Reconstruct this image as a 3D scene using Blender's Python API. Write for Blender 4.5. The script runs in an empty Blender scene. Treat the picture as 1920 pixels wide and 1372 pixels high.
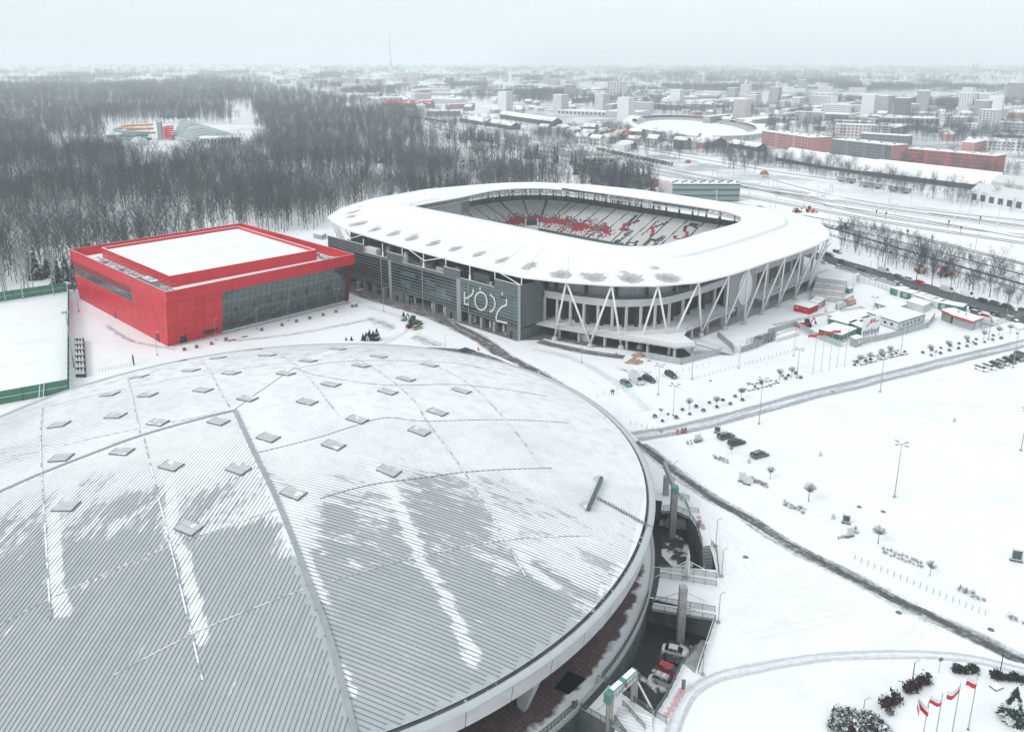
import bpy, math, random, bisect
from mathutils import Vector, Matrix, noise
from mathutils.geometry import tessellate_polygon
sc = bpy.context.scene
COL = sc.collection
rad = math.radians
# ------------------------------------------------------------------ camera
H = 93.0
PITCH = math.atan(424/1529)
cam_d = bpy.data.cameras.new('camera'); cam = bpy.data.objects.new('camera', cam_d); COL.objects.link(cam)
cam.location = (0, 0, H); cam.rotation_euler = (math.pi/2-PITCH, 0, 0)
cam_d.sensor_width = 36; cam_d.lens = 36*1529/1920; cam_d.shift_y = -152/1920
cam_d.clip_start = 1; cam_d.clip_end = 60000
sc.camera = cam
# ------------------------------------------------------------------ sky, sun, exposure
world = bpy.data.worlds.new("World"); sc.world = world; world.use_nodes = True
wn = world.node_tree; wn.nodes.clear()
SUN_EL, SUN_AZ = rad(38), rad(-125)          # veiled sun, high behind the left shoulder
w_out = wn.nodes.new('ShaderNodeOutputWorld'); w_bg = wn.nodes.new('ShaderNodeBackground')
w_sky = wn.nodes.new('ShaderNodeTexSky'); w_sky.sky_type = 'NISHITA'; w_sky.sun_disc = False
w_sky.sun_elevation = SUN_EL; w_sky.sun_rotation = SUN_AZ; w_sky.dust_density = 4.0; w_sky.air_density = 1.0
w_hsv = wn.nodes.new('ShaderNodeHueSaturation'); w_hsv.inputs['Saturation'].default_value = 0.12
w_mix = wn.nodes.new('ShaderNodeMixRGB'); w_mix.inputs[0].default_value = 0.88
w_mix.inputs[2].default_value = (8.1, 8.85, 9.25, 1)        # even cloud deck
wn.links.new(w_sky.outputs[0], w_hsv.inputs['Color']); wn.links.new(w_hsv.outputs[0], w_mix.inputs[1])
w_tc = wn.nodes.new('ShaderNodeTexCoord'); w_mp = wn.nodes.new('ShaderNodeMapping'); w_mp.inputs['Scale'].default_value = (1, 1, 4); w_nz = wn.nodes.new('ShaderNodeTexNoise'); w_nz.inputs['Scale'].default_value = 1.6; w_nz.inputs['Detail'].default_value = 5
wn.links.new(w_tc.outputs['Generated'], w_mp.inputs[0]); wn.links.new(w_mp.outputs[0], w_nz.inputs['Vector']); w_mr = wn.nodes.new('ShaderNodeMapRange'); w_mr.inputs[1].default_value = .3; w_mr.inputs[2].default_value = .7; w_mr.inputs[3].default_value = .93; w_mr.inputs[4].default_value = 1.05
w_sc = wn.nodes.new('ShaderNodeVectorMath'); w_sc.operation = 'SCALE'; wn.links.new(w_nz.outputs[0], w_mr.inputs[0]); wn.links.new(w_mix.outputs[0], w_sc.inputs[0]); wn.links.new(w_mr.outputs[0], w_sc.inputs['Scale']); wn.links.new(w_sc.outputs[0], w_bg.inputs[0]); w_bg.inputs[1].default_value = 0.1
wn.links.new(w_bg.outputs[0], w_out.inputs[0])
sun_d = bpy.data.lights.new('sun', 'SUN'); sun_d.energy = 1.15; sun_d.angle = rad(25); sun_d.color = (1, .985, .96)
sun = bpy.data.objects.new('sun', sun_d); COL.objects.link(sun)
sd = Vector((math.sin(SUN_AZ)*math.cos(SUN_EL), math.cos(SUN_AZ)*math.cos(SUN_EL), math.sin(SUN_EL)))
sun.rotation_euler = sd.to_track_quat('Z', 'Y').to_euler(); sun.location = (-100, 0, 150)
sc.view_settings.view_transform = 'Standard'; sc.view_settings.look = 'None'
sc.view_settings.gamma = 1; sc.view_settings.exposure = 0.25; sc.view_settings.use_curve_mapping = False
sc.render.engine = 'CYCLES'
sc.cycles.max_bounces = 6; sc.cycles.volume_bounces = 1; sc.cycles.transparent_max_bounces = 12

# ------------------------------------------------------------------ survey: bearings read off the photo -> metres on the ground
CP, SP = math.cos(PITCH), math.sin(PITCH)
def ray(x, y):
    u = (x-960)/1529; v = (534-y)/1529
    return Vector((u, CP+v*SP, -SP+v*CP))
def G(x, y, z=0.0):
    d = ray(x, y); t = (z-H)/d.z
    return Vector((d.x*t, d.y*t, z))
def P(X, Y, Z):
    Z -= H; yy = Y*SP+Z*CP; zz = Y*CP-Z*SP
    return 960+1529*X/zz, 534-1529*yy/zz
def HT(x, yb, yt, zb=0.0):
    b = G(x, yb, zb); d = ray(x, yt)
    return H + d.z*(b.y/d.y)
# ------------------------------------------------------------------ materials
MATS = {}
def nodes_of(m):
    m.use_nodes = True; nt = m.node_tree; return nt, nt.nodes['Principled BSDF']
def mat(name, col, rough=.7, var=.12, scale=1.0, metal=0.0, bump=0.0, spec=.5, stretch=(1,1,1), snow=0.0, snowscale=.6, emit=None):
    if name in MATS: return MATS[name]
    m = bpy.data.materials.new(name); nt, b = nodes_of(m); MATS[name] = m
    b.inputs['Roughness'].default_value = rough; b.inputs['Metallic'].default_value = metal
    b.inputs['Specular IOR Level'].default_value = spec
    tc = nt.nodes.new('ShaderNodeNewGeometry'); mp = nt.nodes.new('ShaderNodeMapping'); mp.inputs['Scale'].default_value = stretch
    nt.links.new(tc.outputs['Position'], mp.inputs[0])
    nz = nt.nodes.new('ShaderNodeTexNoise'); nz.inputs['Scale'].default_value = scale; nz.inputs['Detail'].default_value = 5
    nz.inputs['Roughness'].default_value = .6
    nt.links.new(mp.outputs[0], nz.inputs['Vector'])
    r = nt.nodes.new('ShaderNodeMapRange'); r.inputs[1].default_value = .3; r.inputs[2].default_value = .7
    r.inputs[3].default_value = 1-var; r.inputs[4].default_value = 1+var
    nt.links.new(nz.outputs[0], r.inputs[0])
    mx = nt.nodes.new('ShaderNodeVectorMath'); mx.operation = 'SCALE'; mx.inputs[0].default_value = col[:3]
    nt.links.new(r.outputs[0], mx.inputs['Scale'])
    out = mx.outputs[0]
    if snow > 0:
        n2 = nt.nodes.new('ShaderNodeTexNoise'); n2.inputs['Scale'].default_value = snowscale; n2.inputs['Detail'].default_value = 6
        nt.links.new(tc.outputs['Position'], n2.inputs['Vector'])
        sx = nt.nodes.new('ShaderNodeSeparateXYZ'); nt.links.new(tc.outputs['Normal'], sx.inputs[0])
        up = nt.nodes.new('ShaderNodeMapRange'); up.inputs[1].default_value = .35; up.inputs[2].default_value = .75
        nt.links.new(sx.outputs[2], up.inputs[0])
        th = nt.nodes.new('ShaderNodeMapRange'); th.inputs[1].default_value = .72-.5*snow; th.inputs[2].default_value = .78-.5*snow
        nt.links.new(n2.outputs[0], th.inputs[0])
        ml = nt.nodes.new('ShaderNodeMath'); ml.operation = 'MULTIPLY'
        nt.links.new(up.outputs[0], ml.inputs[0]); nt.links.new(th.outputs[0], ml.inputs[1])
        cm = nt.nodes.new('ShaderNodeMixRGB'); nt.links.new(ml.outputs[0], cm.inputs[0]); nt.links.new(out, cm.inputs[1])
        cm.inputs[2].default_value = (.84, .85, .87, 1); out = cm.outputs[0]
    nt.links.new(out, b.inputs['Base Color'])
    if bump:
        bp = nt.nodes.new('ShaderNodeBump'); bp.inputs['Strength'].default_value = bump; bp.inputs['Distance'].default_value = .1
        nt.links.new(nz.outputs[0], bp.inputs['Height']); nt.links.new(bp.outputs[0], b.inputs['Normal'])
    if emit: b.inputs['Emission Color'].default_value = (*emit, 1); b.inputs['Emission Strength'].default_value = 1.5
    return m
def M(n): return MATS[n]
SNOWC = (.86, .87, .885)
mat('snow', SNOWC, .75, .02, .35, bump=.25, spec=.2)
mat('snow_roof', (.87,.875,.885), .7, .03, .5, bump=.2, spec=.2)
mat('snow_trod', (.77,.78,.80), .75, .07, .5, bump=.3, spec=.2)
mat('concrete', (.36,.36,.37), .85, .14, .5)
mat('concrete_light', (.50,.49,.50), .85, .10, .5)
mat('concrete_dark', (.15,.16,.165), .85, .2, .5)
mat('metal_grey', (.30,.32,.33), .45, .1, .8, metal=.3)
mat('galv', (.36,.40,.41), .45, .1, 2, metal=.5)
mat('dark', (.02,.025,.027), .6, .2, 1)
mat('dark_green_grey', (.022,.036,.038), .6, .2, .6)
mat('anthracite', (.055,.072,.078), .55, .08, .8)
mat('white_paint', (.80,.80,.81), .4, .03, 1)
mat('offwhite', (.62,.63,.63), .6, .06, 1)
mat('asphalt', (.055,.06,.064), .85, .25, .4)
mat('red_paint', (.48,.014,.026), .45, .1, 1)
mat('teal', (.10,.24,.22), .5, .1, 1)
mat('green_net', (.055,.19,.12), .8, .15, 1)
mat('twig', (.028,.050,.060), .9, .25, .3)
mat('bark', (.045,.058,.063), .9, .3, .6)
mat('birch_twig', (.20,.21,.215), .9, .2, .3)
mat('birch_bark', (.42,.43,.43), .9, .25, 1.5)
mat('conifer', (.018,.045,.036), .9, .3, .8, snow=.35)
mat('shrub', (.05,.055,.057), .9, .3, 3, snow=.55, snowscale=3); mat('small_twig', (.24,.25,.255), .9, .2, 2)
mat('hedge_dark', (.026,.03,.031), .9, .3, 3, snow=.18, snowscale=3); mat('red_shrub', (.038,.020,.023), .9, .4, 3)
mat('tyre', (.015,.015,.016), .8, .1, 3)
mat('glass_dark', (.007,.012,.014), .06, .1, 1, spec=.6)
mat('glass_teal', (.06,.10,.105), .08, .25, .15, spec=.7)
mat('orange', (.62,.13,.03), .5, .1, 1)
mat('yellow', (.6,.32,.05), .5, .1, 1)
mat('sand', (.33,.22,.17), .95, .25, 1.5, snow=.25, snowscale=.9)
mat('tail_red', (.6,.01,.01), .3, .02, 1)
mat('lamp_white', (.85,.86,.84), .3, .02, 1)
# ------------------------------------------------------------------ mesh builder
class MB:
    def __init__(s, *mats): s.v = []; s.f = []; s.mi = []; s.mats = [M(m) if isinstance(m, str) else m for m in mats]; s.c = 0
    def use(s, i): s.c = i; return s
    def face(s, pts):
        n = len(s.v); s.v += [tuple(p) for p in pts]; s.f.append(tuple(range(n, n+len(pts)))); s.mi.append(s.c)
    def add(s, vs, fs, mi=None):
        n = len(s.v); s.v += [tuple(p) for p in vs]
        for f in fs: s.f.append(tuple(n+i for i in f)); s.mi.append(s.c if mi is None else mi)
    BF = ((0,3,2,1),(4,5,6,7),(0,1,5,4),(1,2,6,5),(2,3,7,6),(3,0,4,7))
    def box(s, c, d, rz=0.0, top=None):
        cx, cy, z0 = c; a, b, h = d[0]/2, d[1]/2, d[2]; co, si = math.cos(rz), math.sin(rz)
        q = [(-a,-b),(a,-b),(a,b),(-a,b)]
        p = [(cx+x*co-y*si, cy+x*si+y*co) for x, y in q]
        s.add([(x,y,z0) for x,y in p]+[(x,y,z0+h) for x,y in p], s.BF)
        if top is not None: s.mi[-5] = top
    def prism(s, poly, z0, z1, top=None, bottom=True):
        n = len(poly); a = [(p[0],p[1],z0) for p in poly]; b = [(p[0],p[1],z1) for p in poly]
        area = sum(poly[i][0]*poly[(i+1)%n][1]-poly[(i+1)%n][0]*poly[i][1] for i in range(n))
        if area < 0: a.reverse(); b.reverse()
        s.add(a+b, [(i,(i+1)%n,n+(i+1)%n,n+i) for i in range(n)])
        k = len(s.v)-2*n
        for t in tessellate_polygon([[Vector(p) for p in b]]):
            s._tri([k+n+i for i in t], 1, s.c if top is None else top)
            if bottom: s._tri([k+i for i in t], -1, s.c)
    def _tri(s, t, up, mi):
        a, b, c = (Vector(s.v[i]) for i in t)
        if ((b-a).cross(c-a).z)*up < 0: t = t[::-1]
        s.f.append(tuple(t)); s.mi.append(mi)
    def wall(s, p, q, z0, z1, th=.3, top=None):
        p, q = Vector(p[:2]), Vector(q[:2]); L = (q-p).length
        if L < 1e-4: return
        s.box((*((p+q)/2), z0), (L, th, z1-z0), math.atan2(q.y-p.y, q.x-p.x), top)
    def beam(s, p, q, w=.2, h=None):
        h = h or w; p, q = Vector(p), Vector(q); d = q-p
        if d.length < 1e-5: return
        d.normalize(); r = Vector((0,0,1)).cross(d)
        if r.length < 1e-3: r = Vector((1,0,0))
        r.normalize(); u = d.cross(r); r *= w/2; u *= h/2
        s.add([p-r-u,p+r-u,p+r+u,p-r+u,q-r-u,q+r-u,q+r+u,q-r+u], ((0,1,2,3),(7,6,5,4),(0,4,5,1),(1,5,6,2),(2,6,7,3),(3,7,4,0)))
    def tube(s, path, r, n=8, r2=None, cap=True):
        path = [Vector(p) for p in path]; N = len(path); r2 = r if r2 is None else r2; base = len(s.v)
        ref = None
        for i, p in enumerate(path):
            d = (path[min(i+1,N-1)]-path[max(i-1,0)]).normalized()
            if ref is None:
                ref = Vector((0,0,1)).cross(d)
                if ref.length < 1e-2: ref = Vector((1,0,0)).cross(d)
            ref = (ref-d*ref.dot(d)).normalized(); bi = d.cross(ref); rr = r+(r2-r)*i/(N-1)
            for k in range(n):
                a = 2*math.pi*k/n; s.v.append(tuple(p+ref*math.cos(a)*rr+bi*math.sin(a)*rr))
        for i in range(N-1):
            for k in range(n):
                a, b = base+i*n+k, base+i*n+(k+1)%n; s.f.append((a,b,b+n,a+n)); s.mi.append(s.c)
        if cap: s.f.append(tuple(base+k for k in reversed(range(n)))); s.mi.append(s.c); s.f.append(tuple(base+(N-1)*n+k for k in range(n))); s.mi.append(s.c)
    def lathe(s, c, prof, n=12):
        base = len(s.v)
        for r, z in prof:
            for k in range(n): a = 2*math.pi*k/n; s.v.append((c[0]+r*math.cos(a), c[1]+r*math.sin(a), c[2]+z))
        for i in range(len(prof)-1):
            for k in range(n):
                a, b = base+i*n+k, base+i*n+(k+1)%n; s.f.append((a,b,b+n,a+n)); s.mi.append(s.c)
    def build(s, name, parent=None, label=None, cat=None, group=None, kind=None, smooth=False):
        me = bpy.data.meshes.new(name); me.from_pydata(s.v, [], s.f)
        for m in s.mats: me.materials.append(m)
        me.polygons.foreach_set('material_index', s.mi)
        if smooth: me.polygons.foreach_set('use_smooth', [True]*len(s.f))
        me.update(); return link(name, me, parent, label, cat, group, kind)
def tag(o, label=None, cat=None, group=None, kind=None):
    if label: o['label'] = label
    if cat: o['category'] = cat
    if group: o['group'] = group
    if kind: o['kind'] = kind
def link(name, data, parent=None, label=None, cat=None, group=None, kind=None):
    o = bpy.data.objects.new(name, data); COL.objects.link(o)
    if parent:
        o.parent = parent
        if not parent.get('_proto') : o.matrix_parent_inverse = Matrix.LocRotScale(parent.location, parent.rotation_euler, None).inverted() if parent.type == 'EMPTY' else Matrix.Identity(4)
    tag(o, label, cat, group, kind); return o
def thing(name, loc, label, cat, group=None, rz=0.0):
    """an Empty at the thing's base; parts are then built in world coordinates"""
    o = bpy.data.objects.new(name, None); COL.objects.link(o); o.location = (loc[0], loc[1], loc[2] if len(loc) > 2 else 0)
    o.rotation_euler = (0,0,rz); o.empty_display_size = .5; tag(o, label, cat, group); return o
def kids(o): return [c for c in bpy.data.objects if c.parent == o]
KIDS = {}
def proto(name, cat):
    """thing built about the origin, later placed and copied"""
    o = bpy.data.objects.new(name, None); COL.objects.link(o); o['category'] = cat; o['_proto'] = 1; KIDS[o.name] = []; o['_used'] = 0; return o
def lp(o, mb, name, parent=None, **k):
    c = mb.build(name, parent or o, **k); c.matrix_parent_inverse = Matrix.Identity(4)
    KIDS[o.name].append((c, parent)); return c
def place(pr, loc, rz=0.0, label=None, group=None, scale=1.0, cat=None):
    loc = (loc[0], loc[1], loc[2] if len(loc) > 2 else 0)
    if not pr['_used']: r = pr; pr['_used'] = 1
    else:
        r = pr.copy(); COL.objects.link(r); mp = {}
        for c, par in KIDS[pr.name]:
            d = c.copy(); COL.objects.link(d); mp[c.name] = d; d.parent = mp[par.name] if par else r
    r.location = loc; r.rotation_euler = (0,0,rz); r.scale = (scale,)*3 if not isinstance(scale, tuple) else scale
    if label: r['label'] = label
    if group: r['group'] = group
    if cat: r['category'] = cat
    return r
def lerp(a, b, t): return a+(b-a)*t
def vl(a, b, t): return tuple(lerp(x, y, t) for x, y in zip(a, b))
def smooth01(x): x = max(0, min(1, x)); return x*x*(3-2*x)
def catmull(pts, n, closed=False):
    out = []; N = len(pts)
    for i in range(N if closed else N-1):
        p0, p1, p2, p3 = (pts[(i+k) % N] if closed else pts[min(max(i+k,0),N-1)] for k in (-1,0,1,2))
        for j in range(n):
            t = j/n
            out.append(tuple(.5*((2*b)+(-a+c)*t+(2*a-5*b+4*c-d)*t*t+(-a+3*b-3*c+d)*t**3) for a,b,c,d in zip(p0,p1,p2,p3)))
    if not closed: out.append(tuple(pts[-1]))
    return out
def inpoly(x, y, poly):
    c = False; n = len(poly); j = n-1
    for i in range(n):
        xi, yi = poly[i][0], poly[i][1]; xj, yj = poly[j][0], poly[j][1]
        if (yi > y) != (yj > y) and x < (xj-xi)*(y-yi)/(yj-yi)+xi: c = not c
        j = i
    return c
# ================================================================== SETTING: ground, pits, roads, rails
AC = Vector((-48.4, 150.4)); RW = 77.0
def apt(a, r, z=0): return Vector((AC.x+r*math.cos(a), AC.y+r*math.sin(a), z))
def aang(q): return math.atan2(q.y-AC.y, q.x-AC.x)
def arc(q0, q1, r=RW, n=14):
    a0, a1 = aang(q0), aang(q1); return [apt(lerp(a0, a1, i/n), r) for i in range(n+1)]
PZ = -5.0
pit1 = arc(G(1243,930), G(1235,1063)) + [G(1319,1066), G(1315.7,1020), G(1305.7,987), G(1293,969), G(1284,945)]
pit2 = arc(G(1226,1122), G(1134,1277), n=24) + [G(1228,1341), G(1252,1304), G(1281,1243), G(1303,1262), G(1340,1152)]
pit3 = arc(G(1087,1326), G(985,1420)) + [G(1015,1520), G(1250,1520), G(1230,1410), G(1145,1361)]
stair1 = [G(1317.5,1024), G(1334,1022), G(1343,1068), G(1321,1066)]
GP = []
FARX, FARY = 26000, 30000
me_v = [(-FARX,-400,0),(FARX,-400,0),(FARX,FARY,0),(-FARX,FARY,0)]
near = [(-400,-300),(600,-300),(600,700),(-400,700)]
def ground_mat():
    m = bpy.data.materials.new('ground_snow'); nt, b = nodes_of(m); MATS['ground_snow'] = m
    g = nt.nodes.new('ShaderNodeNewGeometry'); L = nt.links
    def nz(s, det=5, ro=.55):
        n = nt.nodes.new('ShaderNodeTexNoise'); n.inputs['Scale'].default_value = s; n.inputs['Detail'].default_value = det; n.inputs['Roughness'].default_value = ro
        L.new(g.outputs['Position'], n.inputs['Vector']); return n.outputs[0]
    def mr(x, a, b_, c, d):
        n = nt.nodes.new('ShaderNodeMapRange'); [n.inputs.__getitem__(i+1).__setattr__('default_value', v) for i, v in enumerate((a,b_,c,d))]; L.new(x, n.inputs[0]); return n.outputs[0]
    def mu(x, y):
        n = nt.nodes.new('ShaderNodeMath'); n.operation = 'MULTIPLY'; L.new(x, n.inputs[0]); L.new(y, n.inputs[1]); return n.outputs[0]
    sx = nt.nodes.new('ShaderNodeSeparateXYZ'); L.new(g.outputs['Position'], sx.inputs[0])
    far = mu(mr(sx.outputs[1], 470, 760, 0, 1), mr(sx.outputs[0], -60, 60, .35, 1))
    scrub = mu(far, mr(nz(.014, 9, .8), .42, .56, 0, .72))
    dirt = mr(nz(.06, 10, .78), .50, .72, 0, .30)
    c1 = nt.nodes.new('ShaderNodeMixRGB'); c1.inputs[1].default_value = (*SNOWC, 1); c1.inputs[2].default_value = (.46,.48,.51,1); L.new(dirt, c1.inputs[0])
    c2 = nt.nodes.new('ShaderNodeMixRGB'); c2.inputs[2].default_value = (.13,.15,.16,1); L.new(c1.outputs[0], c2.inputs[1]); L.new(scrub, c2.inputs[0])
    L.new(c2.outputs[0], b.inputs['Base Color']); b.inputs['Roughness'].default_value = .8; b.inputs['Specular IOR Level'].default_value = .15
    bp = nt.nodes.new('ShaderNodeBump'); bp.inputs['Strength'].default_value = .35; bp.inputs['Distance'].default_value = .25
    L.new(nz(.35, 6, .65), bp.inputs['Height']); L.new(bp.outputs[0], b.inputs['Normal'])
    return m
ground_mat()
g = MB('ground_snow')
loops = [[Vector((x,y,0)) for x,y in near], [Vector(p) for p in pit1], [Vector(p) for p in pit2], [Vector(p) for p in pit3], [Vector(p) for p in stair1]]
flat = [p for l in loops for p in l]
# the arena's ring is cut out too, its own plaza fills it
ringh = [apt(2*math.pi*i/120, RW) for i in range(120)]
g2v = [tuple(p) for p in flat]
tris = tessellate_polygon(loops)
for t in tris:
    a, b, c = (Vector(g2v[i]) for i in t)
    if (b-a).cross(c-a).z < 0: t = (t[0], t[2], t[1])
    g.face([g2v[i] for i in t])
for q in (((-FARX,-400),(FARX,-400),(FARX,-300),(-FARX,-300)), ((-FARX,-300),(-400,-300),(-400,700),(-FARX,700)), ((600,-300),(FARX,-300),(FARX,700),(600,700)), ((-FARX,700),(FARX,700),(FARX,FARY),(-FARX,FARY))):
    g.face([(x,y,0) for x,y in q])
g.build('ground', kind='structure')

def rib_mat(name, dark, cover=.6, ruts=False, edge=.6, st=(1,1), strength=1.0, fs=.9):
    """road surface: snow over asphalt, bared in streaks that follow the traffic (uv: across, metres along)"""
    if name in MATS: return MATS[name]
    m = bpy.data.materials.new(name); nt, b = nodes_of(m); MATS[name] = m; L = nt.links
    uv = nt.nodes.new('ShaderNodeUVMap'); sp = nt.nodes.new('ShaderNodeSeparateXYZ'); L.new(uv.outputs[0], sp.inputs[0])
    def ma(op, x, y=None):
        n = nt.nodes.new('ShaderNodeMath'); n.operation = op
        for i, v in enumerate((x, y)):
            if v is None: continue
            if isinstance(v, (int, float)): n.inputs[i].default_value = v
            else: L.new(v, n.inputs[i])
        return n.outputs[0]
    def mr(x, a, b_, c, d):
        n = nt.nodes.new('ShaderNodeMapRange')
        for i, v in enumerate((a,b_,c,d)): n.inputs[i+1].default_value = v
        L.new(x, n.inputs[0]); return n.outputs[0]
    u = ma('ABSOLUTE', ma('SUBTRACT', ma('MULTIPLY', sp.outputs[0], 2.0), 1.0))
    prof = mr(u, edge, 1.0, 1, 0)
    if ruts:
        r1 = mr(ma('ABSOLUTE', ma('SUBTRACT', u, .45)), .05, .42, 1, .62); prof = ma('MULTIPLY', prof, r1)
    cb = nt.nodes.new('ShaderNodeCombineXYZ'); L.new(ma('MULTIPLY', sp.outputs[0], 7*st[0]), cb.inputs[0]); L.new(ma('MULTIPLY', sp.outputs[1], .045*st[1]), cb.inputs[1])
    n1 = nt.nodes.new('ShaderNodeTexNoise'); n1.inputs['Scale'].default_value = 1.6; n1.inputs['Detail'].default_value = 8; n1.inputs['Roughness'].default_value = .7; L.new(cb.outputs[0], n1.inputs['Vector'])
    gp = nt.nodes.new('ShaderNodeNewGeometry'); n2 = nt.nodes.new('ShaderNodeTexNoise'); n2.inputs['Scale'].default_value = fs; n2.inputs['Detail'].default_value = 7; n2.inputs['Roughness'].default_value = .75
    L.new(gp.outputs['Position'], n2.inputs['Vector'])
    s = ma('ADD', ma('MULTIPLY', n1.outputs[0], .6), ma('MULTIPLY', n2.outputs[0], .4))
    s = ma('ADD', s, ma('MULTIPLY', prof, .42))
    fac = ma('MULTIPLY', mr(s, 1.02-.5*cover, 1.22-.5*cover, 0, 1), mr(prof, 0, .12, 0, strength))
    mx = nt.nodes.new('ShaderNodeMixRGB'); L.new(fac, mx.inputs[0]); mx.inputs[1].default_value = (*SNOWC, 1); mx.inputs[2].default_value = (*dark, 1)
    L.new(mx.outputs[0], b.inputs['Base Color']); b.inputs['Roughness'].default_value = .7; b.inputs['Specular IOR Level'].default_value = .25
    bp = nt.nodes.new('ShaderNodeBump'); bp.inputs['Strength'].default_value = .4; bp.inputs['Distance'].default_value = .1; bp.invert = True
    L.new(fac, bp.inputs['Height']); L.new(bp.outputs[0], b.inputs['Normal'])
    return m
def offs(pts, w):
    out = []
    for i, p in enumerate(pts):
        a, b = pts[max(i-1,0)], pts[min(i+1,len(pts)-1)]
        d = Vector((b[0]-a[0], b[1]-a[1])); d.normalize(); out.append((p[0]-d.y*w, p[1]+d.x*w))
    return out
ZL = [0.02]
def ribbon_data(pts, width, z, sub=6):
    pts = catmull([(p[0],p[1]) for p in pts], sub) if sub > 1 else [(p[0],p[1]) for p in pts]
    l, r = offs(pts, width/2), offs(pts, -width/2); V = []; F = []; UV = []; s = 0
    for i, p in enumerate(pts):
        if i: s += math.hypot(p[0]-pts[i-1][0], p[1]-pts[i-1][1])
        V += [(*l[i], z), (*pts[i], z), (*r[i], z)]; UV += [(0,s),(.5,s),(1,s)]
    for i in range(len(pts)-1):
        for k in (0,1): a = i*3+k; F.append((a+1, a, a+3, a+4))
    return V, F, UV
def ribbon(name, pts, width, mt, kind='structure', sub=6, z=None, **k):
    if z is None: z = ZL[0]; ZL[0] += .004
    V, F, UV = ribbon_data(pts, width, z, sub)
    me = bpy.data.meshes.new(name); me.from_pydata(V, [], F); me.materials.append(MATS[mt] if isinstance(mt, str) else mt)
    ul = me.uv_layers.new(name='UVMap'); li = [0.0]*(2*len(me.loops))
    for i, lo in enumerate(me.loops): li[2*i], li[2*i+1] = UV[lo.vertex_index]
    ul.data.foreach_set('uv', li)
    # keep faces up
    me.update()
    return link(name, me, kind=kind, **k)
def multi(name, ribs, mt, kind='structure', z=None, sub=6, **k):
    if z is None: z = ZL[0]; ZL[0] += .004
    V = []; F = []; UV = []
    for pts, w in ribs:
        v, f, uv = ribbon_data(pts, w, z, sub); n = len(V); V += v; UV += uv; F += [tuple(n+i for i in q) for q in f]; z += .0004
    me = bpy.data.meshes.new(name); me.from_pydata(V, [], F); me.materials.append(MATS[mt])
    ul = me.uv_layers.new(name='UVMap'); li = [0.0]*(2*len(me.loops))
    for i, lo in enumerate(me.loops): li[2*i], li[2*i+1] = UV[lo.vertex_index]
    ul.data.foreach_set('uv', li); me.update(); return link(name, me, kind=kind, **k)
GG = lambda ps, z=0: [G(x, y, z) for x, y in ps]
rib_mat('road_dark', (.085,.09,.095), .62, edge=.15)
rib_mat('road_grey', (.33,.355,.38), .66, ruts=True, edge=.5)
rib_mat('path_grey', (.45,.475,.50), .6, ruts=True, edge=.4, strength=.85)
rib_mat('road_faint', (.50,.53,.56), .45, edge=.1, strength=.75)
rib_mat('road_brown', (.12,.11,.115), .60, edge=.4, st=(.6,2))
rib_mat('street_asphalt', (.085,.093,.10), 1.25, edge=.93)
rib_mat('ballast', (.10,.095,.10), .72, edge=.5)
rib_mat('tyre_marks', (.50,.52,.55), .55, edge=.0, strength=.55)
ribbon('road', GG([(1190,828),(1215,843),(1260,880),(1330,930),(1400,970),(1450,1003),(1510,1038),(1590,1078),(1690,1130),(1780,1172),(1860,1210),(1990,1275)]), 7.5, 'road_dark')
ribbon('road', GG([(1190,818),(1225,813),(1270,806),(1330,792),(1400,774),(1500,746),(1600,722),(1700,697),(1800,672),(1920,644),(2050,612)]), 9, 'road_grey')
ribbon('path', GG([(1255,1385),(1275,1335),(1300,1296),(1350,1268),(1450,1246),(1560,1231),(1700,1226),(1800,1232),(1870,1246),(1990,1278)]), 3.9, 'path_grey')
ribbon('street', GG([(1440,452),(1520,477),(1600,500),(1700,529),(1800,560),(1920,597),(2100,655)]), 12, 'street_asphalt')
ribbon('road', GG([(600,520),(652,541),(702,560),(786,585),(834,603),(890,630),(921,650),(950,672),(990,692),(1040,722)]), 10, 'road_brown')
ribbon('road', GG([(560,700),(650,668),(740,657),(830,655),(900,665),(960,690)]), 6, 'road_brown')
ribbon('path', GG([(1000,655),(1060,668),(1110,690),(1160,720),(1215,770)]), 12, 'road_faint')
ribbon('path', GG([(700,655),(760,622),(770,606),(740,590),(690,575)]), 10, 'road_faint')
ribbon('pavement', GG([(1010,640),(1060,652),(1110,662),(1170,670)]), 7, 'road_brown')
R = random.Random(5)
marks = []
def mk(ps, w=.5): marks.append((GG(ps), w)); a = GG(ps); o = offs([(p[0],p[1]) for p in a], 1.7); marks.append((o, w))
for k in range(11):
    x = 940+k*22; mk([(x, 655+k*2), (x+70, 672+k*4), (x+150, 712+k*4), (x+200, 745+k*3)], .45)
for ps in ([(1250,870),(1300,950),(1360,1010),(1430,1050),(1520,1065),(1600,1085)], [(1330,1010),(1350,1060),(1420,1095),(1500,1080),(1590,1090)], [(1330,990),(1360,1100),(1460,1120),(1560,1105)],
           [(1300,800),(1380,790),(1450,800),(1480,850),(1440,870)], [(1340,790),(1400,830),(1440,850),(1500,840),(1560,800),(1600,760)], [(1630,1225),(1700,1210),(1735,1180),(1740,1140)], [(1820,660),(1850,690),(1900,715),(1960,730)],
           [(1815,655),(1835,700),(1880,730),(1960,755)], [(200,640),(260,650),(330,655),(390,662)], [(420,640),(480,650),(560,630),(640,610)], [(500,640),(600,650),(700,640),(780,620)], [(1500,640),(1560,650),(1650,630),(1750,612)],
           [(1560,545),(1600,560),(1640,580),(1620,605),(1560,615)], [(1380,1010),(1410,1080),(1500,1130),(1600,1150)], [(1400,1200),(1500,1180),(1600,1160)], [(1440,735),(1560,720),(1640,735),(1560,800)]):
    mk(ps, .4)
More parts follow.
